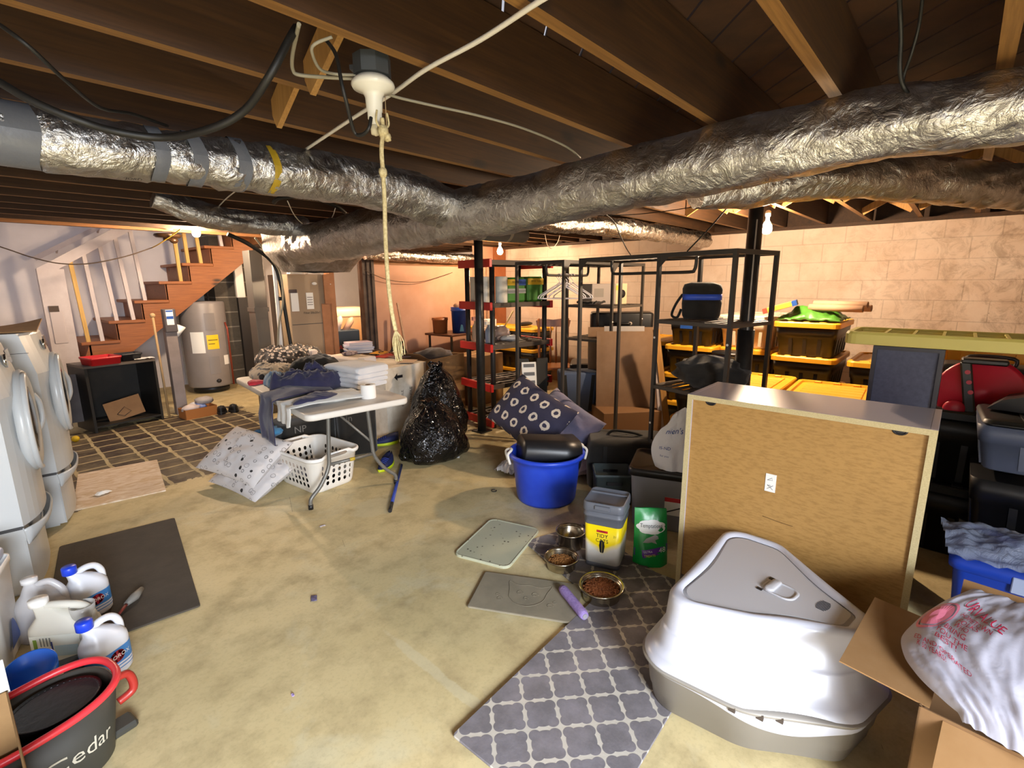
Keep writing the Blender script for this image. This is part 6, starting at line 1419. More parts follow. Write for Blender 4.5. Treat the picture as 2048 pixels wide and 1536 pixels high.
b = MB(); b.box(.28, .3, .012, .02, 1.75, 1.79); part('switch', b, BLK, o)
cable('white_wire', [(3.0, 6.02, 1.74), (3.07, 6.0, 1.73), (3.12, 5.99, 1.7), (3.13, 6.0, 1.62), (3.2, 5.98, 1.6)], .006, WCAB, 'white wires curling off the top right of the furnace')
pv = [aty(x, y, 5.86) for x, y in ((541, 470), (549, 540), (556, 620), (566, 740))]; root = thing('drain_pipe', 'white plastic pipe running down left of the furnace', 'pipe', (pv[0].x, 5.86, 0))
b = MB(); b.tube([V((p.x - pv[0].x, 0, p.z)) for p in pv[:3]] + [V((pv[3].x - pv[0].x, 0, .02))], .022, 12); part('pipe', b, WHITEP, root)
b = MB(); b.cyl((.03, 0, 1.42), (.03, 0, 1.46), .03, 12); part('coupling', b, BLK, root)
cable('black_hose', [aty(x, y, 5.84) for x, y in ((455, 468), (500, 490), (545, 525), (562, 570), (570, 620), (580, 680), (592, 740))], .022, BCAB, 'thick black insulated line running down in front of the furnace edge')
cable('grey_line', [aty(x, y, 5.8) for x, y in ((510, 475), (540, 515), (560, 545), (566, 600), (557, 660), (560, 740))] + [V((2.5, 5.8, .02))], .012, GCAB, 'thin grey line beside the white drain pipe')
b = MB(); b.box(2.98, 3.12, 8.55, 8.62, 0, 1.4); single('black_board', b, BLK, 'tall black board leaning on the grey block pier', 'board')
b = MB(); b.box(2.97, 3.10, 8.55, 8.62, 1.40, 1.95, 0, .01); o = single('white_plaque', b, WHITEP, 'white plaque standing above the tall black board', 'board')
GLV = mat('galvanised_steel', '#77746f', .35, metal=.7, bump=(9, .1, .004)); b = MB(); b.box(2.37, 2.52, 6.3, 6.5, .0, 2.0, 0, .004); root = single('return_duct', b, GLV, 'grey sheet metal duct left of the furnace', 'duct')
b = MB(); b.box(2.36, 2.53, 6.29, 6.51, 1.28, 1.33); part('flange', b, GLV, root)
root = thing('ceiling_lamp', 'dark round lamp fitting fixed under the stairwell header', 'lamp holder', (1.73, 6.9, 2.16)); b = MB(); b.lathe([(0, .02), (.13, .02), (.14, 0), (.12, -.02), (.05, -.02), (.05, -.05), (0, -.05)], 28); part('plate', b, mat('bronze_dark', '#3d2a1a', .3, metal=.6), root)
b = MB(); b.ball((.05, -.02, -.05), .045, .045, .035, 14, 8); part('socket', b, mat('bronze_dark', '', .3), root)
# things stored along the header at upper left
def stick(p, q, r, m, label, name='pole', r2=None):
    b = MB(); p, q = V(p), V(q); b.tube([V((0, 0, 0)), (q - p) * .5, q - p], [r, r, r2 or r], 10); return single(name, b, m, label, 'pole', p, 0, 'poles lying on the header')
Z_ = 2.225
for k, (x0_, y0_, x1_, y1_, c, r, lab) in enumerate(((-60, 392, 130, 415, '#5c4632', .03, 'dark brown pole end lying on the header at the far left'), (20, 388, 170, 421, '#4b3826', .03, 'dark brown pole lying right of the far left one on the header'), (195, 423, 290, 446, '#b9aaa0', .022, 'white rolled umbrella like bundle on the header'), (270, 438, 345, 456, '#8e7b70', .03, 'grey rolled sleeve end of the white bundle near the stair bulb'))):
    stick(aty(x0_, y0_, 6.70), aty(x1_, y1_, 6.70), r, mat('polec_' + c[1:], c, .6), lab)
for k, (c, ya, yb, lab) in enumerate((('#c8281f', 409, 417, 'red plastic strip on the header behind the white bundle'), ('#e08a35', 420, 426, 'orange plastic strip below the red one on the header'), ('#3f5fc0', 432, 437, 'blue plastic strip below the orange one on the header'))):
    a, c2 = aty(200 + 40 * k, ya, 6.73), aty(345, yb + 2, 6.73); b = MB(); b.beam((0, 0, 0), c2 - a, .02, .06); single('plastic_strip', b, mat('strip_' + c[1:], c, .4), lab, 'plastic strip', a)
a = aty(180, 418, 6.66); b = MB(); b.prism([(-.06, -.05), (.06, -.07), (.05, .09), (-.02, .08)], (0, 0, 0), (1, 0, 0), (0, 0, 1), (0, .06, 0)); single('wooden_block', b, PAINTW, 'pale wedge shaped bracket at the left end of the white bundle', 'bracket', a)

# ================================================================ doorway room
RM = 6.9
def tote(name, label, loc, rz, L=.74, W=.50, H=.40, body=None, lidm=None, group=None, ribs=True, lid=True):
    root = thing(name, label, 'storage tote', loc, rz, group); q = rrect(L, W, .05, 4); b = MB(); hb = H - .045
    b.loft([[(x * s, y * s, z) for x, y in q] for s, z in ((.84, 0), (.86, .008), (.93, hb * .62), (.95, hb * .62), (.985, hb))], 0, True, True, True)
    for sy in (-1, 1):
        for k in range(-2, 3): b.beam((k * L * .16, sy * W * .435, .02), (k * L * .17, sy * W * .475, hb * .97), .03, .012, (0, 1, 0))
    for sx in (-1, 1):
        for k in (-1, 0, 1): b.beam((sx * L * .435, k * W * .22, .02), (sx * L * .475, k * W * .24, hb * .97), .03, .012, (1, 0, 0))
    part('body', b, body or DKP, root)
    if lid:
        lm = lidm or YLID; b = MB()
        b.loft([[(x * s, y * s2, z) for x, y in q] for s, s2, z in ((.99, .985, hb - .004), (1.035, 1.05, hb - .002), (1.04, 1.055, hb + .035), (1.02, 1.03, H), (.95, .93, H), (.93, .90, H - .016), (.02, .02, H - .016))], 0, False)
        n = 6
        for k in range(n): b.frame(((k - (n - 1) / 2) * L * .135, 0, H - .013), (L * .118, 0, 0), (0, W * .74, 0), (0, 0, .014), 0, .003)
        for sx in (-1, 1):
            for k in (-1, 0, 1): b.frame((sx * L * .455, k * W * .25, H - .006), (.05, 0, 0), (0, .05, 0), (0, 0, .02), 0, .004)
        part('lid', b, lm, root)
    return root
YLID = mat('tote_yellow', '#efb02a', .42, bump=(50, .05, .001)); YPALE = mat('tote_lid_pale_yellow', '#c9bc66', .45)
protoT = tote('storage_tote', 'black tote with yellow lid topping the tall wall stack, under the green sack', (5.37, 1.0, .93), 0, H=.31)
def tcopy(loc, label, rz=0, sc=(1, 1, 1), group='black totes with yellow lids'): return dup(protoT, loc, rz, label, group, scale=sc)
protoT['group'] = 'black totes with yellow lids'
for k, w_ in enumerate(('on the floor in', 'second from the floor in', 'third from the floor in')): tcopy((5.37, 1.0, .31 * k), 'black tote with yellow lid, %s the tall wall stack' % w_)
for k, w_ in enumerate(('bottom', 'middle', 'top')): tcopy((5.37, .40, .31 * k), 'black tote, %s of the stack half hidden by the navy bookcase' % w_)
LT = tote('storage_tote', 'black tote with ribbed yellow lid just behind the thick black post, upper of two', (4.29, 1.21, .40), R(2), H=.40, L=.76, W=.52); LT['group'] = 'black totes with ribbed lids'
dup(LT, (4.29, 1.21, 0), R(2), 'black tote with ribbed yellow lid just behind the thick black post, lower of two')
dup(LT, (4.23, .63, .40), R(3), 'black tote with wide ribbed yellow lid behind the tan backed bookcase, upper of two')
dup(LT, (4.23, .63, 0), R(3), 'black tote with wide ribbed yellow lid behind the tan backed bookcase, lower of two')
for k in range(2): tote('storage_tote', ['black tote at the bottom of the stack under the red reel', 'black tote carrying the red reel and the black toolbox'][k], (4.02, -.12, .44 * k), 0, L=.76, W=.52, H=.44, lidm=DKP)
for k in range(2): tote('storage_tote', ['black tote on the floor right of the tan backed bookcase', 'black tote second up right of the tan backed bookcase'][k], (3.40, -.46, .34 * k), 0, L=.44, W=.64, H=.36, lid=False)
tote('storage_tote', 'blue grey tote under the black lid right of the bookcase', (3.40, -.46, .70), 0, L=.44, W=.66, H=.265, body=GB, lid=False)
# standing yellow lid behind the toolbox and long pale lid on the navy bookcase
def lidthing(name, label, loc, rot, L, W, m, nx=8, ny=3):
    root = thing(name, label, 'tote lid', loc, rot=rot); b = MB(); q = rrect(L, W, .05, 4)
    b.loft([[(x * s, y * s2, z) for x, y in q] for s, s2, z in ((.99, .98, 0), (1, 1, .002), (1, 1, .05), (.985, .97, .062), (.94, .88, .062), (.93, .86, .045), (.02, .02, .045))], 0, False); part('panel', b, m, root)
    b = MB()
    for i in range(1, nx): b.box(-L * .45 + L * .9 * i / nx - .006, -L * .45 + L * .9 * i / nx + .006, -W * .42, W * .42, .044, .058)
    for j in range(1, ny): b.box(-L * .45, L * .45, -W * .42 + W * .84 * j / ny - .005, -W * .42 + W * .84 * j / ny + .005, .044, .056)
    part('ribs', b, m, root); return root
lidthing('storage_cover', 'long pale yellow tote lid lying across the navy bookcase', (3.17, -.07, 1.287), (0, 0, R(90)), .98, .36, YPALE)
lidthing('storage_cover', 'ribbed yellow tote lid standing on edge behind the black toolbox', (4.62, -.18, 1.02), (R(90), 0, R(-84)), .6, .4, YLID, 8, 5)
tcopy((5.05, -.3, 0), 'black tote behind the toolbox stack, on the floor by the block wall'); tcopy((5.05, -.3, .31), 'black tote behind the toolbox stack, second from the floor'); tcopy((5.0, -.3, .62), 'black tote behind the toolbox stack, carrying the upright lid')
# totes behind the racks
for k, w_ in enumerate(('bottom', 'second', 'third')): tcopy((5.5, 2.12, .31 * k), 'black tote with yellow lid, %s of the stack under the blue label bin' % w_, R(3))
root = tcopy((5.5, 2.13, .93), 'black bin with a blue label on top of the stack behind the rack shelf', R(4), (.92, .92, .95))
for c in list(root.children):
    if c.name.startswith('lid'): bpy.data.objects.remove(c)
b = MB(); b.box(-.382, -.378, -.03, .11, .19, .23); part('blue_label', b, BLP, root)
for k, w_ in enumerate(('bottom', 'middle', 'top')): tcopy((5.72, 2.72, .31 * k), 'black tote with yellow lid, %s of the stack left of the blue label bin' % w_)
for k, w_ in enumerate(('lower', 'middle', 'upper')): tcopy((5.62, 1.56, .31 * k), 'black tote with yellow lid, %s of the stack under the pale tote' % w_)
CLR = mat('frosted_plastic', '#d2bfa8', .45, alpha=.92); tote('storage_tote', 'pale frosted tote on the stack by the block wall behind the thick post', (5.68, 1.60, .93), R(3), L=.76, W=.55, H=.33, body=CLR, lidm=mat('frosted_lid', '#e2d6c4', .45))
BKB = mat('bucket_navy', '#1b3a86', .4); root = thing('pail', 'dark blue pail with a white band on a tote behind the rack', 'bucket', (4.78, 1.55, .62)); b = MB(); b.lathe([(0, 0), (.13, 0), (.15, .3), (.155, .3), (.155, .315), (.145, .315), (.125, .01)], 28); part('shell', b, BKB, root)
b = MB(); b.lathe([(.1435, .17), (.1465, .2)], 28); b.lathe([(.1345, .0), (.142, .12)], 28); part('white_band', b, mat('band_grey', '#b9b2a6', .5), root)
b = MB(); b.lathe([(0, .316), (.165, .316), (.165, .33), (0, .335)], 28); part('lid', b, DKP, root)
tcopy((4.78, 1.62, 0), 'black tote on the floor below the dark blue pail', R(90)); tcopy((4.78, 1.62, .31), 'black tote directly below the dark blue pail', R(90))
# green bag, cardboard tubes, yellow packet on the tall stack
GRB = mat('green_film', '#4f8d2f', .4, var=(5, '#356e22', .2), bump=(12, .5, .01)); b = MB()
b.grid(lambda u, v: (.52 * (u - .5), .5 * (v - .5), .015 + .1 * math.sin(PI * u) ** .6 * math.sin(PI * v) ** .6 * (1 + .7 * nz((u * 4, v * 4, 3))) + .02 * nz((u * 12, v * 12, 1))), 30, 30, 0, True, .004); single('plastic_sack', b, GRB, 'crumpled green plastic sack on top of the tall tote stack', 'sack', (5.3, 1.0, 1.245))
for k in range(3):
    b = MB(); b.lathe([(.022, 0), (.03, 0), (.03, .42), (.022, .42), (.022, 0)], 18); b.xf(Matrix.Rotation(R(90), 4, 'X') @ Matrix.Rotation(R(18), 4, 'Y')); single('cardboard_tube', b, mat('tube_brown', '#b08c70', .8), ['lower cardboard tube resting on the green sack', 'upper cardboard tube resting on the green sack', 'short cardboard tube at the back of the green sack'][k], 'tube', (5.17 + .075 * k, 1.02 - .02 * k, 1.365 + .03 * (k == 1)), R(-28), 'cardboard tubes on the green sack')
b = MB(); b.box(-.12, .12, -.14, .14, 0, .045, 0, .004); o = single('yellow_packet', b, mat('packet_yellow', '#e0b23a', .5), 'yellow packet with a red end tilted on the left of the green sack', 'packet', (5.12, 1.24, 1.345), rot=(R(-18), 0, R(10)))
b = MB(); b.box(-.121, .121, .1, .1405, -.0005, .0455); part('red_end', b, mat('packet_red', '#c5412f', .5), o)
b = MB(); b.box(-.121, .121, -.1405, -.1, -.0005, .0455); part('blue_end', b, BLP, o)

# ================================================================ clothes racks
RACK = mat('rack_grey_metal', '#383532', .45, bump=(80, .05, .001)); SLAT = mat('rack_slat', '#4b443d', .5)
def rack(label, loc, rz, L, mid, D, H, tower, shelves, rodx):
    root = thing('clothes_rack', label, 'clothes rack', loc, rz)
    for x in (0, mid, L):
        for y in (0, D):
            b = MB(); b.box(x - .013, x + .013, y - .013, y + .013, 0, H); part('post', b, RACK, root)
    b = MB()
    for y in (0, D): b.box(0, L, y - .012, y + .012, H - .03, H)
    for x in (0, mid, L): b.box(x - .012, x + .012, 0, D, H - .03, H)
    for x in (0, mid):
        for s in (1,): b.prism([(0, 0), (.07 * s, 0), (0, -.07)], (x + .012, -.012, H - .03), (1, 0, 0), (0, 0, 1), (0, .004, 0))
    part('top_frame', b, RACK, root)
    b = MB(); n = int(L / .085)
    for i in range(n): x = .05 + (L - .1) * i / (n - 1); b.box(x - .017, x + .017, .012, D - .012, H - .014, H - .006)
    part('top_slats', b, SLAT, root)
    x0, x1 = rodx; y = D * .5
    b = MB(); b.tube(catmull([(x0, y, H - .02), (x0, y, H - .07), (x0 + .012, y, H - .115), (x0 + .06, y, H - .13), ((x0 + x1) / 2, y, H - .13), (x1 - .06, y, H - .13), (x1 - .012, y, H - .115), (x1, y, H - .07), (x1, y, H - .02)], 4), .0125, 10); part('hanging_rod', b, RACK, root)
    ta, tb_ = tower
    for z in shelves:
        b = MB()
        for y in (0, D): b.box(ta, tb_, y - .012, y + .012, z - .025, z)
        for x in (ta, tb_): b.box(x - .012, x + .012, 0, D, z - .025, z)
        n = 7
        for i in range(n): x = lerp(ta + .04, tb_ - .04, i / (n - 1)); b.box(x - .02, x + .02, 0.005, D - .005, z - .004, z + .004)
        part('slatted_shelf', b, SLAT, root)
    for x, z in ((0, .35), (mid, .55), (mid, 1.2), (L, 1.2)):
        b = MB(); b.cyl((x, -.0135, z), (x, -.0165, z), .008, 10); part('white_screw', b, WHT, root)
    return root
# near rack: runs from (3.58,2.43) to (3.27,1.07)
RK = rack('dark metal clothes rack with slatted shelves standing left of the thick black post', (3.585, 2.44, 0), R(-103), 1.40, .82, .49, 1.80, (.82, 1.40), (1.335 - 0.02, .845, .44), (.1, .93)) if False else rack('dark metal clothes rack with slatted shelves standing left of the thick black post', (3.585, 2.44, 0), R(-103), 1.40, .82, .49, 1.80, (.82, 1.40), (1.33, .845, .42), (.12, .95))
RL = rack('dark metal clothes rack farther back with white hangers on its rod', (3.67, 2.68, 0), R(-2), 1.40, .80, .58, 1.80, (.80, 1.40), (1.36, 1.0, .52), (.1, .78))
RLM = Matrix.Translation((3.67, 2.68, 0)) @ Matrix.Rotation(R(-2), 4, 'Z'); RKM = Matrix.Translation((3.585, 2.44, 0)) @ Matrix.Rotation(R(-103), 4, 'Z')
# hangers
HANG = mat('hanger_white', '#d9d6dc', .35)
b = MB(); b.tube(catmull([(0, .0, -.04), (0, 0, -.02), (0, .018, .0), (0, .03, .02), (0, .018, .04), (0, -.004, .045), (0, -.018, .03)], 4), .0035, 6); b.tube(catmull([(0, 0, -.04), (0, .05, -.075), (0, .19, -.16), (0, .205, -.185), (0, .18, -.195), (0, -.18, -.195), (0, -.205, -.185), (0, -.19, -.16), (0, -.05, -.075), (0, 0, -.04)], 4), .0055, 6)
h0 = None
for k, (x, r, t) in enumerate(((.30, 35, 0), (.33, 50, 3), (.36, 22, -3), (.42, 60, 2), (.47, 40, -2), (.52, 15, 4))):
    lab = ['leftmost white plastic hanger on the farther rack rod', 'second white plastic hanger from the left on the farther rack rod', 'third white plastic hanger from the left on the farther rack rod', 'third white plastic hanger from the right on the farther rack rod', 'second white plastic hanger from the right on the farther rack rod', 'rightmost white plastic hanger on the farther rack rod'][k]
    p = RLM @ V((x, .29, 1.67 - .03))
    if h0 is None: h0 = single('clothes_hanger', b, HANG, lab, 'hanger', p, R(r), 'white hangers on the rod')
    else: dup(h0, p, R(r), lab)
# things on the racks
p = RKM @ V((1.0, .27, 1.336)); root = thing('cooler_bag', 'black cooler bag with a blue stripe on the upper shelf of the near rack', 'bag', p, R(-70)); root.scale = (.8, .8, .86); q = rrect(.34, .24, .07, 5); b = MB()
b.loft([[(x * s, y * s, z) for x, y in q] for s, z in ((.86, 0), (.95, .03), (1.0, .13), (.98, .16))], 0, True); part('body', b, BLKC, root)
b = MB(); b.loft([[(x * s, y * s, z) for x, y in q] for s, z in ((.985, .158), (.985, .205))], 0, True); part('blue_stripe', b, mat('stripe_blue', '#3456c8', .5), root)
b = MB(); b.loft([[(x * s, y * s, z + .02 * nz((x * 9, y * 9, 1))) for x, y in q] for s, z in ((.98, .205), (1.0, .25), (.92, .285), (.6, .30), (.05, .30))], 0, True); part('flap', b, BLKC, root)
b = MB(); b.tube(catmull([(-.17, 0, .2), (-.22, -.05, .12), (-.25, -.06, .03), (-.2, -.08, .01), (-.17, -.07, .08)], 5), .012, 6); part('strap', b, BLKC, root)
b = MB(); b.ball((0, 0, .10), .27, .19, .12, 28, 16, disp=lambda d: 1 + .22 * nz(d, 2.5) + .1 * nz(d, 6)); single('duffel_bag', b, BLKC, 'black soft duffel bag on the middle shelf of the near rack', 'bag', RKM @ V((1.12, .25, .85)), R(-100))
b = MB(); b.grid(lambda u, v: (.5 * (u - .5), .4 * (v - .5), .02 + .07 * math.sin(PI * u) * math.sin(PI * v) * (1 + nz((u * 5, v * 5, 2))) + .02 * nz((u * 11, v * 11, 7))), 24, 24, 0, True, .004); single('dark_jacket', b, BLKC, 'dark crumpled jacket on the lowest shelf of the near rack', 'garment', RKM @ V((1.1, .25, .425)), R(-100))
p = RLM @ V((1.08, .30, 1.366)); root = thing('camera_box', 'grey and yellow printed box with a camera picture on the farther rack shelf', 'box', p, R(-22)); b = MB(); b.box(-.23, .23, -.12, .12, 0, .22, 0, .003); part('carton', b, mat('carton_grey', '#8e8580', .6), root)
b = MB(); b.box(.08, .2305, -.1225, -.12, .0, .2205); part('tan_panel', b, mat('panel_tan', '#cbb48f', .6), root)
b = MB(); b.lathe([(.0, 0), (.045, 0), (.045, .003), (0, .003)], 24); b.xf(Matrix.Translation((.165, -.122, .11)) @ Matrix.Rotation(R(90), 4, 'X')); part('round_picture', b, BLK, root)
b = MB(); b.box(.08, .125, -.1245, -.1222, .15, .2); part('yellow_patch', b, mat('packet_yellow', '', .5), root)
b = MB(); b.box(-.2, -.08, -.1215, -.1195, .08, .17); part('faded_print', b, mat('print_fade', '#767069', .6), root)
b = MB(); b.grid(lambda u, v: (.26 * (u - .5), .2 * (v - .5), .035 + .02 * nz((u * 5, v * 5, 4))), 10, 10, 0, True, .02); single('black_cloth', b, BLKC, 'folded black cloth left of the camera box on the farther rack', 'cloth', RLM @ V((.86, .3, 1.366)))
# suitcases and leaning boards in the rack
def suitcase(label, loc, rz, w, d, h, rot=None):
    root = thing('suitcase', label, 'suitcase', loc, rz, rot=rot); b = softbox(w, d, h, .05, .99); part('shell', b, DKP, root)
    b = MB(); b.loft([[(x * 1.01, y * 1.01, z) for x, y in rrect(w, d, .05, 4)] for z in (h * .48, h * .52)], 0, True); part('zip_band', b, mat('zip_grey', '#4b4744', .5), root)
    b = MB(); b.tube(catmull([(-.09, -d / 2, h * .8), (-.085, -d / 2 - .03, h * .8), (.085, -d / 2 - .03, h * .8), (.09, -d / 2, h * .8)], 4), .013, 8); part('handle', b, DKP, root)
    for s in (-1, 1):
        b = MB(); b.ball((s * .1, -d / 2 - .005, h * .8), .025, .012, .022, 12, 8); part('handle_mount', b, mat('mount_pale', '#b7aba0', .35), root)
    return root
suitcase('large black suitcase standing behind the farther rack, below the camera box', (5.45, 3.1, .62), R(-58), .75, .4, .62); suitcase('black suitcase lying under the large standing one behind the rack', (5.35, 3.3, .31), R(-58), .78, .5, .30); suitcase('black suitcase at the bottom of the suitcase pile behind the rack', (5.4, 3.35, 0), R(-58), .8, .5, .30)
BRD = mat('board_tan', '#866a50', .8, var=(5, '#785d44', .2)); BRG = mat('board_grey', '#9f9a98', .6)
for k, (px, w_, h_, m, tilt, lab) in enumerate(((4.50, .62, 1.12, BRD, 9, 'tan flattened cardboard sheet leaning in the farther rack, frontmost'), (4.62, .42, 1.16, BRG, 10, 'grey white board leaning behind the tan sheet in the farther rack'), (4.72, .7, 1.14, BRD, 11, 'tan cardboard sheet leaning at the back of the farther rack'))):
    b = MB(); b.box(-w_ / 2, w_ / 2, -.006, .006, 0, h_); single('leaning_board', b, m, lab, 'board', (px - .09, 2.40 + .1 * k, .0), rot=(R(-tilt), 0, R(-52)))
for k in range(2):
    b = MB(); b.box(-.03, .03, -.011, .011, 0, 1.16 - .1 * k); single('timber_strip', b, BRIDGE if k == 0 else PAINTW, ['pale timber strip leaning at the right of the board stack', 'thin white strip leaning beside the pale timber strip'][k], 'strip', (4.6 - .04 * k, 2.02 + .05 * k, 0), rot=(R(-4), R(-8 + 3 * k), R(-40)))
b = MB(); b.box(-.3, .3, -.2, .2, 0, .34, 0, .004); single('cardboard_box', b, mat('kraft_dark', '#7d5a38', .8), 'brown cardboard box under the lowest shelf of the farther rack', 'box', (4.42, 2.42, 0), R(-40))
b = MB(); b.grid(lambda u, v: (.7 * (u - .5), .5 * (v - .5), .012 + .01 * u), 4, 4, 0, False, .006); single('cardboard_sheet', b, CARDL, 'orange tan cardboard sheet flat on the floor below the near rack', 'cardboard', (4.0, 2.0, 0), R(20))
b = MB(); b.ball((0, 0, .08), .42, .3, .12, 26, 14, disp=lambda d: 1 + .3 * nz(d, 2.6) + .12 * nz(d, 6)); single('dark_clothes', b, tint('plum_black', '#1d1820', '#2b2430'), 'dark clothes heap on the floor below the near rack', 'garment', (3.75, 1.75, .0), R(30))
# pillows and black bag before the racks
PNAV = NT('navy_medallion'); vv = PNAV.voro(7.0, 'F1', .0); vv.node.voronoi_dimensions = '2D'; va = PNAV.noise(40, 2); rr_ = PNAV.math('ADD', vv, PNAV.math('MULTIPLY', PNAV.math('SUBTRACT', va, .5), .18))
ringm = PNAV.math('MULTIPLY', PNAV.math('GREATER_THAN', rr_, .14), PNAV.math('LESS_THAN', rr_, .29)); PNAV.set(color=PNAV.mix(ringm, '#343248', '#d6c9b8'), rough=.9); PNAV.bump(PNAV.noise(7, 4), .3, .01)
single('pillow', pillow_mesh(.54, .82, .24, 5), PNAV.m, 'navy pillow with cream medallions leaning among the rack posts', 'pillow', (3.27, 2.74, .44), rot=(R(24), R(-48), R(-30)))
TIE = tint('lilac_tie_dye', '#8d8296', '#6d6f8e'); 
single('pillow', pillow_mesh(.54, .82, .24, 7), TIE, 'lilac tie dye pillow under the navy one', 'pillow', (3.42, 2.52, .34), rot=(R(16), R(-46), R(-34)))
single('pillow', pillow_mesh(.5, .6, .18, 9), tint('pink_pillow', '#b39a98', '#9a8488'), 'pinkish pillow on the floor behind the blue tub', 'pillow', (3.42, 2.32, .12), rot=(R(8), R(-18), R(-50)))
root = thing('travel_bag', 'boxy black travel bag with handles right of the blue tub', 'bag', (3.43, 1.86, 0), R(-55)); b = MB(); q = rrect(.62, .40, .07, 5)
b.loft([[(x * s, y * s, z + .012 * nz((x * 7, y * 7, z * 9))) for x, y in q] for s, z in ((.94, 0), (1, .03), (1.02, .2), (.99, .34), (.93, .385), (.6, .40), (.03, .40))], 0, True); part('body', b, BLKC, root)
b = MB(); b.tube(catmull([(-.15, .0, .40), (-.1, -.03, .44), (.05, -.05, .43), (.12, -.02, .40)], 5), .012, 6); part('handle', b, BLKC, root)
b = MB(); b.beam((-.18, -.206, .05), (-.18, -.206, .36), .03, .006, (0, 1, 0)); part('strap', b, DKP, root)
b = MB(); b.beam((.18, -.206, .05), (.18, -.206, .36), .03, .006, (0, 1, 0)); part('strap', b, DKP, root)
# black V shaped carton with label, blue grey bag
root = thing('black_carton', 'tall black folded carton with a white barcode label behind the navy pillow', 'box', (4.02, 3.32, 0), R(-38)); b = MB(); b.prism([(-.15, 0), (.15, 0), (.2, .78), (.08, .78), (.03, .55), (-.02, .78), (-.14, .78)], (0, 0, 0), (1, 0, 0), (0, .22, 1), (0, .05, 0)); part('carton', b, mat('carton_black', '#1e1d1a', .7), root)
b = MB(); b.frame((-.02, .125, .62), (.16, 0, 0), (0, .055, .25), (0, -.004, .001)); part('white_label', b, WHT, root)
for k in range(3):
    b = MB(); b.frame((-.02, .098 + .02 * k, .53 + .09 * k), (.12, 0, 0), (0, .008, .035), (0, -.003, 0)); part('barcode', b, mat('barcode_grey', '#5f6064', .6), root)
b = MB(); b.prism([(-.22, 0), (-.15, 0), (-.10, .75)], (0, .0, 0), (1, 0, 0), (0, .2, 1), (0, .02, 0)); part('tan_inside', b, BRD, root)
root = thing('insulated_bag', 'blue grey insulated bag with dark straps behind the rack posts', 'bag', (4.35, 2.98, .25), R(-48)); b = softbox(.42, .3, .42, .06, .9); part('body', b, mat('slate_blue_fabric', '#4d5a73', .8), root)
for s in (-1, 1):
    b = MB(); b.beam((s * .12, -.153, .02), (s * .15, -.153, .40), .035, .006, (0, 1, 0)); part('strap', b, BLKC, root)
b = MB(); b.box(-.24, .24, -.2, .2, 0, .25, 0, .004); single('cardboard_box', b, mat('kraft_dark', '', .8), 'brown box below the blue grey insulated bag', 'box', (4.4, 3.0, 0), R(-48))

# ================================================================ red ended plastic shelving
RPL = mat('shelf_red', '#c0241f', .4); SBK = mat('shelf_black', '#1d1b1a', .5); SBT = mat('shelf_slat', '#4a4038', .6)
root = thing('plastic_shelving', 'black plastic shelving with red shelf ends behind the slim black post', 'shelving', (3.76, 3.70, 0), R(-9)); L_, D_ = .88, .56; RSM = Matrix.Translation((3.76, 3.70, 0)) @ Matrix.Rotation(R(-9), 4, 'Z')
SZ = (.10, .50, .94, 1.39, 1.84)
for z in SZ:
    b = MB(); b.box(0.02, L_ - .02, .0, .025, z - .05, z); b.box(.02, L_ - .02, D_ - .025, D_, z - .05, z)
    for k in range(1, 5): b.box(.02, L_ - .02, D_ * k / 5 - .02, D_ * k / 5 + .02, z - .02, z)
    for k in range(1, 4): b.box(L_ * k / 4 - .012, L_ * k / 4 + .012, .02, D_ - .02, z - .024, z - .002)
    sh = part('shelf', b, SBT, root)
    for x in (0, L_):
        b = MB(); b.box(x - .018, x + .018, -.02, D_ + .02, z - .075, z + .01, 0, .004); b.box(x - .02 if x == 0 else x - .0, x + .0 if x == 0 else x + .02, .06, .066, z - .07, z); part('red_end', b, RPL, sh)
for x in (.06, L_ - .06):
    for y in (.045, D_ - .045):
        b = MB(); b.cyl((x, y, 0), (x, y, 1.80), .028, 14); part('post', b, SBK, root)
def onS(x, y, t): return RSM @ V((x, y, SZ[t]))
TIS = mat('paper_towel', '#d9d8cf', .9, bump=(80, .2, .002))
for k, (x, y) in enumerate(((.10, .40), (.09, .22), (.22, .09))):
    b = MB(); b.lathe([(.02, 0), (.066, 0), (.068, .004), (.068, .275), (.066, .28), (.02, .28), (.02, 0)], 28); single('paper_towel_roll', b, TIS, ['white paper towel roll at the back left of the red ended shelving', 'white paper towel roll hidden behind the slim black post', 'white paper towel roll next to the green pack on the shelving'][k], 'paper towel', onS(x, y, 3), 0, 'paper towel rolls on the shelving')
def pack(label, p, rz, w, d, h, kind):
    root = thing('paper_pack', label, 'pack', p, rz); b = MB(); b.frame((0, 0, h / 2), (w, 0, 0), (0, d, 0), (0, 0, h), 0, .02); part('wrapper', b, mat('pack_green', '#3f7d2c', .35, var=(6, '#2d6a26', .2)), root)
    b = MB(); b.box(-w / 2 + .002, w / 2 - .002, -d / 2 - .002, -d / 2 + .01, h * .68, h - .02); part('yellow_panel', b, mat('pack_yellow', '#d8b021', .4), root)
    b = MB(); b.text('10=30 Triple', (0, -d / 2 - .0035, h * .82), (1, 0, 0), (0, 0, 1), .024, squash=.8); part('lettering', b, BLK, root)
    if kind:
        b = MB(); b.box(-w / 2 + .002, w / 2 - .002, -d / 2 - .002, -d / 2 + .01, h * .36, h * .55); part('silver_band', b, mat('pack_silver', '#a8aaa6', .4), root)
        b = MB(); b.box(0, w / 2 - .002, -d / 2 - .003, -d / 2 + .01, h * .68, h - .02); part('blue_panel', b, BLP, root)
    return root
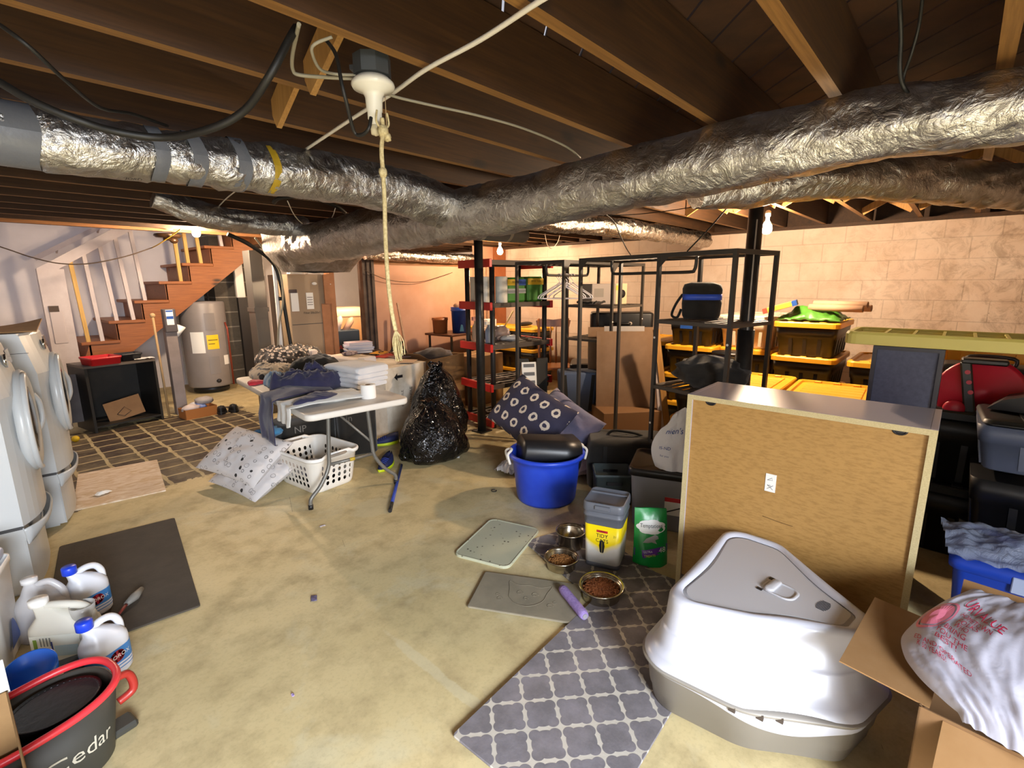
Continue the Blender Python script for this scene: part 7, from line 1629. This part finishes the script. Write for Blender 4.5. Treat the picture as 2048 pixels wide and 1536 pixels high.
pack('green paper pack with a silver band on the red ended shelving', onS(.40, .14, 3), R(-9), .26, .2, .27, 1); pack('green paper pack with a yellow top at the right of the shelving', onS(.68, .13, 3), R(-14), .22, .2, .28, 0)
b = MB()
for k in range(16): a = k * 2.4; b.ball((.05 * math.cos(a) * (k / 16), .06 * math.sin(a), .06 + .011 * k), .035, .02, .03, 8, 6, disp=lambda d: 1 + .5 * nz(d, 3))
single('crumpled_bag', b, mat('green_white_bag', '#4b7a3a', .4, var=(16, '#c9c6b4', .06)), 'crumpled green and white bag at the right end of the shelving', 'bag', onS(.82, .3, 3))
def bottle(label, p, r, h, m, capm, rz=0):
    root = thing('spray_bottle', label, 'bottle', p, rz); b = MB(); b.lathe([(0, 0), (r * .95, 0), (r, .01), (r, h * .6), (r * .4, h * .78), (r * .35, h * .86)], 18); part('body', b, m, root)
    b = MB(); b.box(-r * 1.2, r * .5, -r * .3, r * .3, h * .86, h); part('cap', b, capm, root); return root
bottle('white spray bottle on the middle shelf left of the slim post', onS(.06, .36, 2), .045, .29, mat('bottle_cream', '#d8c9b8', .4), mat('cap_pink', '#d49a96', .4)); bottle('blue grey bottle on the middle shelf behind the slim post', onS(.14, .22, 2), .045, .24, mat('bottle_bluegrey', '#8fa1bd', .4), WHT)
b = MB(); b.ball((0, 0, .08), .13, .1, .09, 20, 12, disp=lambda d: 1 + .35 * nz(d, 3)); single('plastic_bag', b, tint('striped_bag', '#d2bfb6', '#7c6a64', 14, .4), 'white striped crumpled bag on the middle shelf', 'bag', onS(.4, .36, 2)); b = MB(); b.ball((0, 0, .03), .14, .09, .035, 20, 10, disp=lambda d: 1 + .35 * nz(d, 3)); single('plastic_bag', b, mat('clear_bag_grey', '#a5abb4', .25, alpha=.85), 'clear grey bag in front of the striped bag on the middle shelf', 'bag', onS(.45, .24, 2))
b = MB(); b.cyl((0, 0, 0), (.34, .1, .26), .009, 8); single('yellow_stick', b, mat('stick_yellow', '#c9a550', .6), 'pale stick slanting up from the striped bag', 'stick', onS(.42, .38, 2) + V((0, 0, .06)))

# ================================================================ behind: boxes, table, chair
root = thing('cardboard_box', 'big open brown box with dark clothes left of the red ended shelving', 'box', (3.62, 4.55, 0), R(12)); q = [(0, 0), (.66, 0), (.66, .5), (0, .5)]; b = MB()
b.box(0, .66, 0, .006, 0, .72); b.box(0, .66, .494, .5, 0, .72); b.box(0, .006, 0, .5, 0, .72); b.box(.654, .66, 0, .5, 0, .72); b.box(0, .66, 0, .5, 0, .006); part('carton', b, CARDL, root)
b = MB(); b.frame((-.1, .25, .76), (-.2, 0, .1), (0, .48, 0), (0, 0, .005)); part('flap', b, CARD, root)
b = MB()
for k in range(7): b.box(.1 + .0 * k, .56 - .04 * (k % 3), -.002, 0, .2 + .05 * k, .212 + .05 * k)
part('printed_lines', b, mat('print_brown', '#7a5733', .8), root)
b = MB(); b.ball((0, 0, 0), .29, .2, .1, 24, 12, disp=lambda d: 1 + .3 * nz(d, 3)); single('dark_clothes', b, tint('brown_black_cloth', '#2a1f18', '#4a382a'), 'brown black clothes filling the big open box', 'garment', (3.9, 4.87, .70), R(12))
root = thing('cardboard_box', 'brown carton behind the red ended shelving', 'box', (4.35, 4.55, 0), R(8)); b = MB(); b.box(0, .6, 0, .45, 0, .66, 0, .003); part('carton', b, CARDL, root)
b = MB(); b.box(0, .6, .2, .25, .66, .662); part('tape', b, mat('tape_tan', '#c4a070', .4), root)
rubbish('rubbish_bag', 'black rubbish bag standing behind the long white carton', (3.65, 5.25, 0), .27, .24, .88, 14, .6)
for k in range(2):
    b = MB(); b.box(-.015, .015, -.01, .01, 0, 1.35 - .18 * k); single('pink_strip', b, mat('pale_stud', ''), ['taller pale strip leaning on the pink partition', 'shorter pale strip leaning on the pink partition'][k], 'strip', (4.28 - .1 * k, 5.80, 0), rot=(R(-6), R(-5), 0))
root = thing('side_table', 'small brown table carrying the blue bucket in front of the pink partition', 'table', (4.55, 5.25, 0), R(4)); b = MB(); b.box(0, .95, 0, .55, .86, .89, 0, .004); part('tabletop', b, mat('table_brown', '#5a3420', .4), root)
for x in (.05, .9):
    for y in (.05, .5):
        b = MB(); b.beam((x, y, 0), (x, y, .86), .025, .025); part('leg', b, BLACKM, root)
def bucket(label, p, r, h, m, lid=None):
    root = thing('bucket', label, 'bucket', p); b = MB(); b.lathe([(0, 0), (r * .88, 0), (r * .97, h * .86), (r * 1.05, h * .86), (r * 1.05, h * .89), (r, h * .9), (r * 1.02, h), (r * .96, h), (r * .86, .01), (0, .01)], 28); part('shell', b, m, root); return root
o = bucket('dark blue bucket full of odds on the small brown table', (4.88, 5.42, .892), .135, .37, BKB)
b = MB(); b.prism([(-.03, 0), (.03, 0), (.015, .09), (-.01, .1)], (-.09, -.125, .03), (.8, -.6, 0), (0, 0, 1), (-.003, -.004, 0)); part('pale_print', b, mat('print_sky', '#5aa0c8', .5), o)
for k in range(3):
    b = MB(); b.ball((0, 0, 0), .05, .035, .05, 12, 8, disp=lambda d: 1 + .5 * nz(d, 3 + k)); single('rag', b, [mat('rag_tan', '#8d6a55', .9), mat('rag_navy', '#23264a', .9), mat('rag_white', '#d3c6be', .9)][k], ['tan rag in the blue bucket on the brown table', 'navy rag in the blue bucket on the brown table', 'white rag at the right in the blue bucket on the brown table'][k], 'rag', (4.81 + .07 * k, 5.42 - .02 * k, 1.27), k)
bucket('tan bucket left of the dark blue one on the small brown table', (4.66, 5.62, .892), .115, .22, mat('bucket_tan', '#9c5a30', .5))
for k, (x, y, c, lab) in enumerate(((5.08, 5.3, '#b23a2c', 'red paper on the small brown table'), (5.25, 5.36, '#d8c3b4', 'white packet at the right of the small brown table'), (5.42, 5.4, '#cdb9aa', 'second white packet at the right end of the small brown table'))):
    b = MB(); b.box(-.08, .08, -.05, .05, 0, .008 + .035 * (k > 0), 0, .002); single('packet', b, mat('pkt_' + c[1:], c, .6), lab, 'packet', (x, y, .893), .4 * k, 'packets on the brown table')
b = MB(); b.box(-.2, .2, -.18, .18, 0, .5, 0, .004); single('cardboard_box', b, mat('kraft_yellow', '#a87a3a', .8), 'yellowish brown box under the small brown table', 'box', (4.9, 5.55, 0))
for k, (z, w_) in enumerate(((0, 'bottom'), (.31, 'second'), (.62, 'third'), (.93, 'top'))):
    if k < 3: tcopy((5.85, 5.0, z), 'black tote with yellow lid, %s of the stack in the far corner before the studs' % w_, R(90))
tcopy((5.75, 5.55, .0), 'black tote in the far row by the pink partition, bottom one', R(0)); tcopy((5.75, 5.55, .31), 'black tote in the far row by the pink partition, middle one', R(0)); tcopy((5.75, 5.55, .62), 'black tote in the far row by the pink partition, top one', R(0))
b = MB(); b.box(-.1, .1, -.07, .07, 0, .12, 0, .003); single('white_carton', b, WHT, 'small white carton on the far totes beside the blue bucket', 'box', (5.45, 5.4, .935)); b = MB(); b.ball((0, 0, .03), .17, .06, .035, 16, 8); single('black_tool', b, DKP, 'long black power tool lying on the far tote stack', 'tool', (5.85, 5.0, .945))
# wooden chair
CHW = wood('chair_wood', '#84481a', '#955a22', '#5e330f', 2, .35, knots=False); root = thing('dining_chair', 'wooden spindle back chair by the block wall, seen through the racks', 'chair', (5.45, 4.12, 0), R(-48))
for x in (-.2, .2):
    b = MB(); b.tube(catmull([(x, .2, 0), (x, .2, .44), (x * 1.02, .24, .75), (x * 1.05, .28, 1.10)], 5), [.02] * 11 + [.018] * 5, 10); part('back_post', b, CHW, root)
    b = MB(); b.cyl((x * 1.0, -.2, 0), (x * .9, -.18, .44), .02, 10); part('leg', b, CHW, root)
b = MB(); b.loft([[(x * s, y * s, z) for x, y in rrect(.46, .44, .06, 4)] for s, z in ((.95, .43), (1, .44), (1, .46), (.97, .47))], 0, True); part('seat', b, CHW, root)
b = MB(); b.prism([(-.23, 0), (.23, 0), (.25, .09), (.15, .12), (0, .10), (-.15, .12), (-.25, .09)], (0, .27, .98), (1, 0, 0), (0, .1, 1), (0, .022, 0)); part('crest_rail', b, CHW, root)
for x in (-.12, -.04, .04, .12):
    b = MB(); b.tube([(x, .205, .46), (x, .23, .6), (x, .245, .72), (x, .27, .99)], [.009, .02, .011, .009], 8); part('spindle', b, CHW, root)
# through the doorway
root = thing('plastic_bin', 'tan chest with a cream rounded lid seen through the doorway', 'chest', (4.1, 7.25, 0), R(-20)); b = softbox(.62, .5, 1.12, .05, .98); part('body', b, mat('chest_tan', '#b08b62', .6), root)
b = MB(); b.loft([[(x * s, y * s, z) for x, y in rrect(.62, .5, .08, 5)] for s, z in ((1.02, 1.1), (1.04, 1.13), (1.03, 1.2), (.95, 1.24), (.5, 1.25), (.02, 1.25))], 0, True); part('lid', b, mat('lid_cream', '#e6cfae', .4), root)
for k in range(5): tcopy((5.0, 7.6 - .03 * (k % 2), .36 * k), 'black tote in the doorway stack, %s' % ['on the floor', 'second up', 'third up', 'fourth up', 'topmost'][k], R(-30 + 6 * (k % 2)), (.8, .8, 1.15))
b = MB(); b.box(-.2, .2, -.15, .15, 0, .16, 0, .003); single('cardboard_box', b, CARDL, 'tan carton on top of the doorway tote stack', 'box', (5.0, 7.6, 1.81), R(-25))
root = thing('printed_crate', 'blue crate with red lettering seen through the doorway', 'crate', (3.62, 6.55, .3), R(-10)); b = softbox(.4, .3, .66, .02, .98); part('crate', b, mat('crate_navy', '#22313f', .6), root)
b = MB(); b.text('TANGO', (0, -.155, .42), (1, 0, 0), (0, 0, 1), .07); part('lettering', b, mat('letter_dkred', '#8f1f22', .6), root)
b = MB(); b.text('LIMON', (0, -.155, .32), (1, 0, 0), (0, 0, 1), .07); part('lettering', b, mat('letter_dkred', '', .6), root)
b = MB(); b.box(-.25, .25, -.2, .2, 0, .3, 0, .004); single('cardboard_box', b, CARD, 'brown box below the blue crate in the doorway', 'box', (3.62, 6.55, 0), R(-10))
for k, (dx, c, lab, t) in enumerate(((-.1, '#e2d3c6', 'white bottle lying in the blue crate', 20), (.03, '#c9a58c', 'pinkish tube leaning in the blue crate', 35))):
    b = MB(); b.lathe([(0, 0), (.045, .005), (.045, .2), (.02, .24), (0, .25)], 16); single('bottle', b, mat('btl_' + c[1:], c, .4), lab, 'bottle', (3.6 + dx, 6.5, .93), rot=(0, R(t), 0))
b = MB(); b.frame((0, 0, .17), (.3, 0, .1), (0, .25, 0), (-.1, 0, .28), 0, .004); single('cardboard_box', b, CARD, 'tilted brown carton right of the blue crate in the doorway', 'box', (3.98, 6.5, .47), R(-15)); b = MB(); b.box(-.2, .2, -.2, .2, 0, .49, 0, .004); single('cardboard_box', b, mat('kraft_dark', '', .8), 'dark box under the tilted carton in the doorway', 'box', (3.98, 6.6, 0), R(-15))
# ================================================================ light, camera, view
w = bpy.data.worlds.new('daylight'); SC.world = w; w.use_nodes = True
w.node_tree.nodes['Background'].inputs[0].default_value = (.86, .88, 1, 1); w.node_tree.nodes['Background'].inputs[1].default_value = .65
ld = bpy.data.lights.new('doorway_daylight', 'AREA'); ld.shape = 'RECTANGLE'; ld.size = 1.55; ld.size_y = 1.9; ld.energy = 480; ld.color = (.86, .92, 1.0)
lo = bpy.data.objects.new('doorway_daylight', ld); COL.objects.link(lo); lo.location = (-.65, -3.0, 1.75); lo.rotation_euler = (R(46), 0, R(-8)); ld.spread = R(108)
cd = bpy.data.cameras.new('camera'); cd.sensor_width = 36; cd.lens = FPX / 2048 * 36; cd.clip_start = .02
co = bpy.data.objects.new('camera', cd); COL.objects.link(co)
mw = Matrix((RGT, UPV, -FWD)).transposed().to_4x4(); mw.translation = CAMP; co.matrix_world = mw; SC.camera = co
SC.view_settings.view_transform = 'Standard'; SC.view_settings.look = 'None'; SC.view_settings.gamma = 1; SC.view_settings.exposure = 0
SC.view_settings.use_curve_mapping = False
SC.cycles.use_denoising = True
SC.cycles.max_bounces = 8; SC.cycles.diffuse_bounces = 5; SC.cycles.glossy_bounces = 4; SC.cycles.sample_clamp_indirect = 6
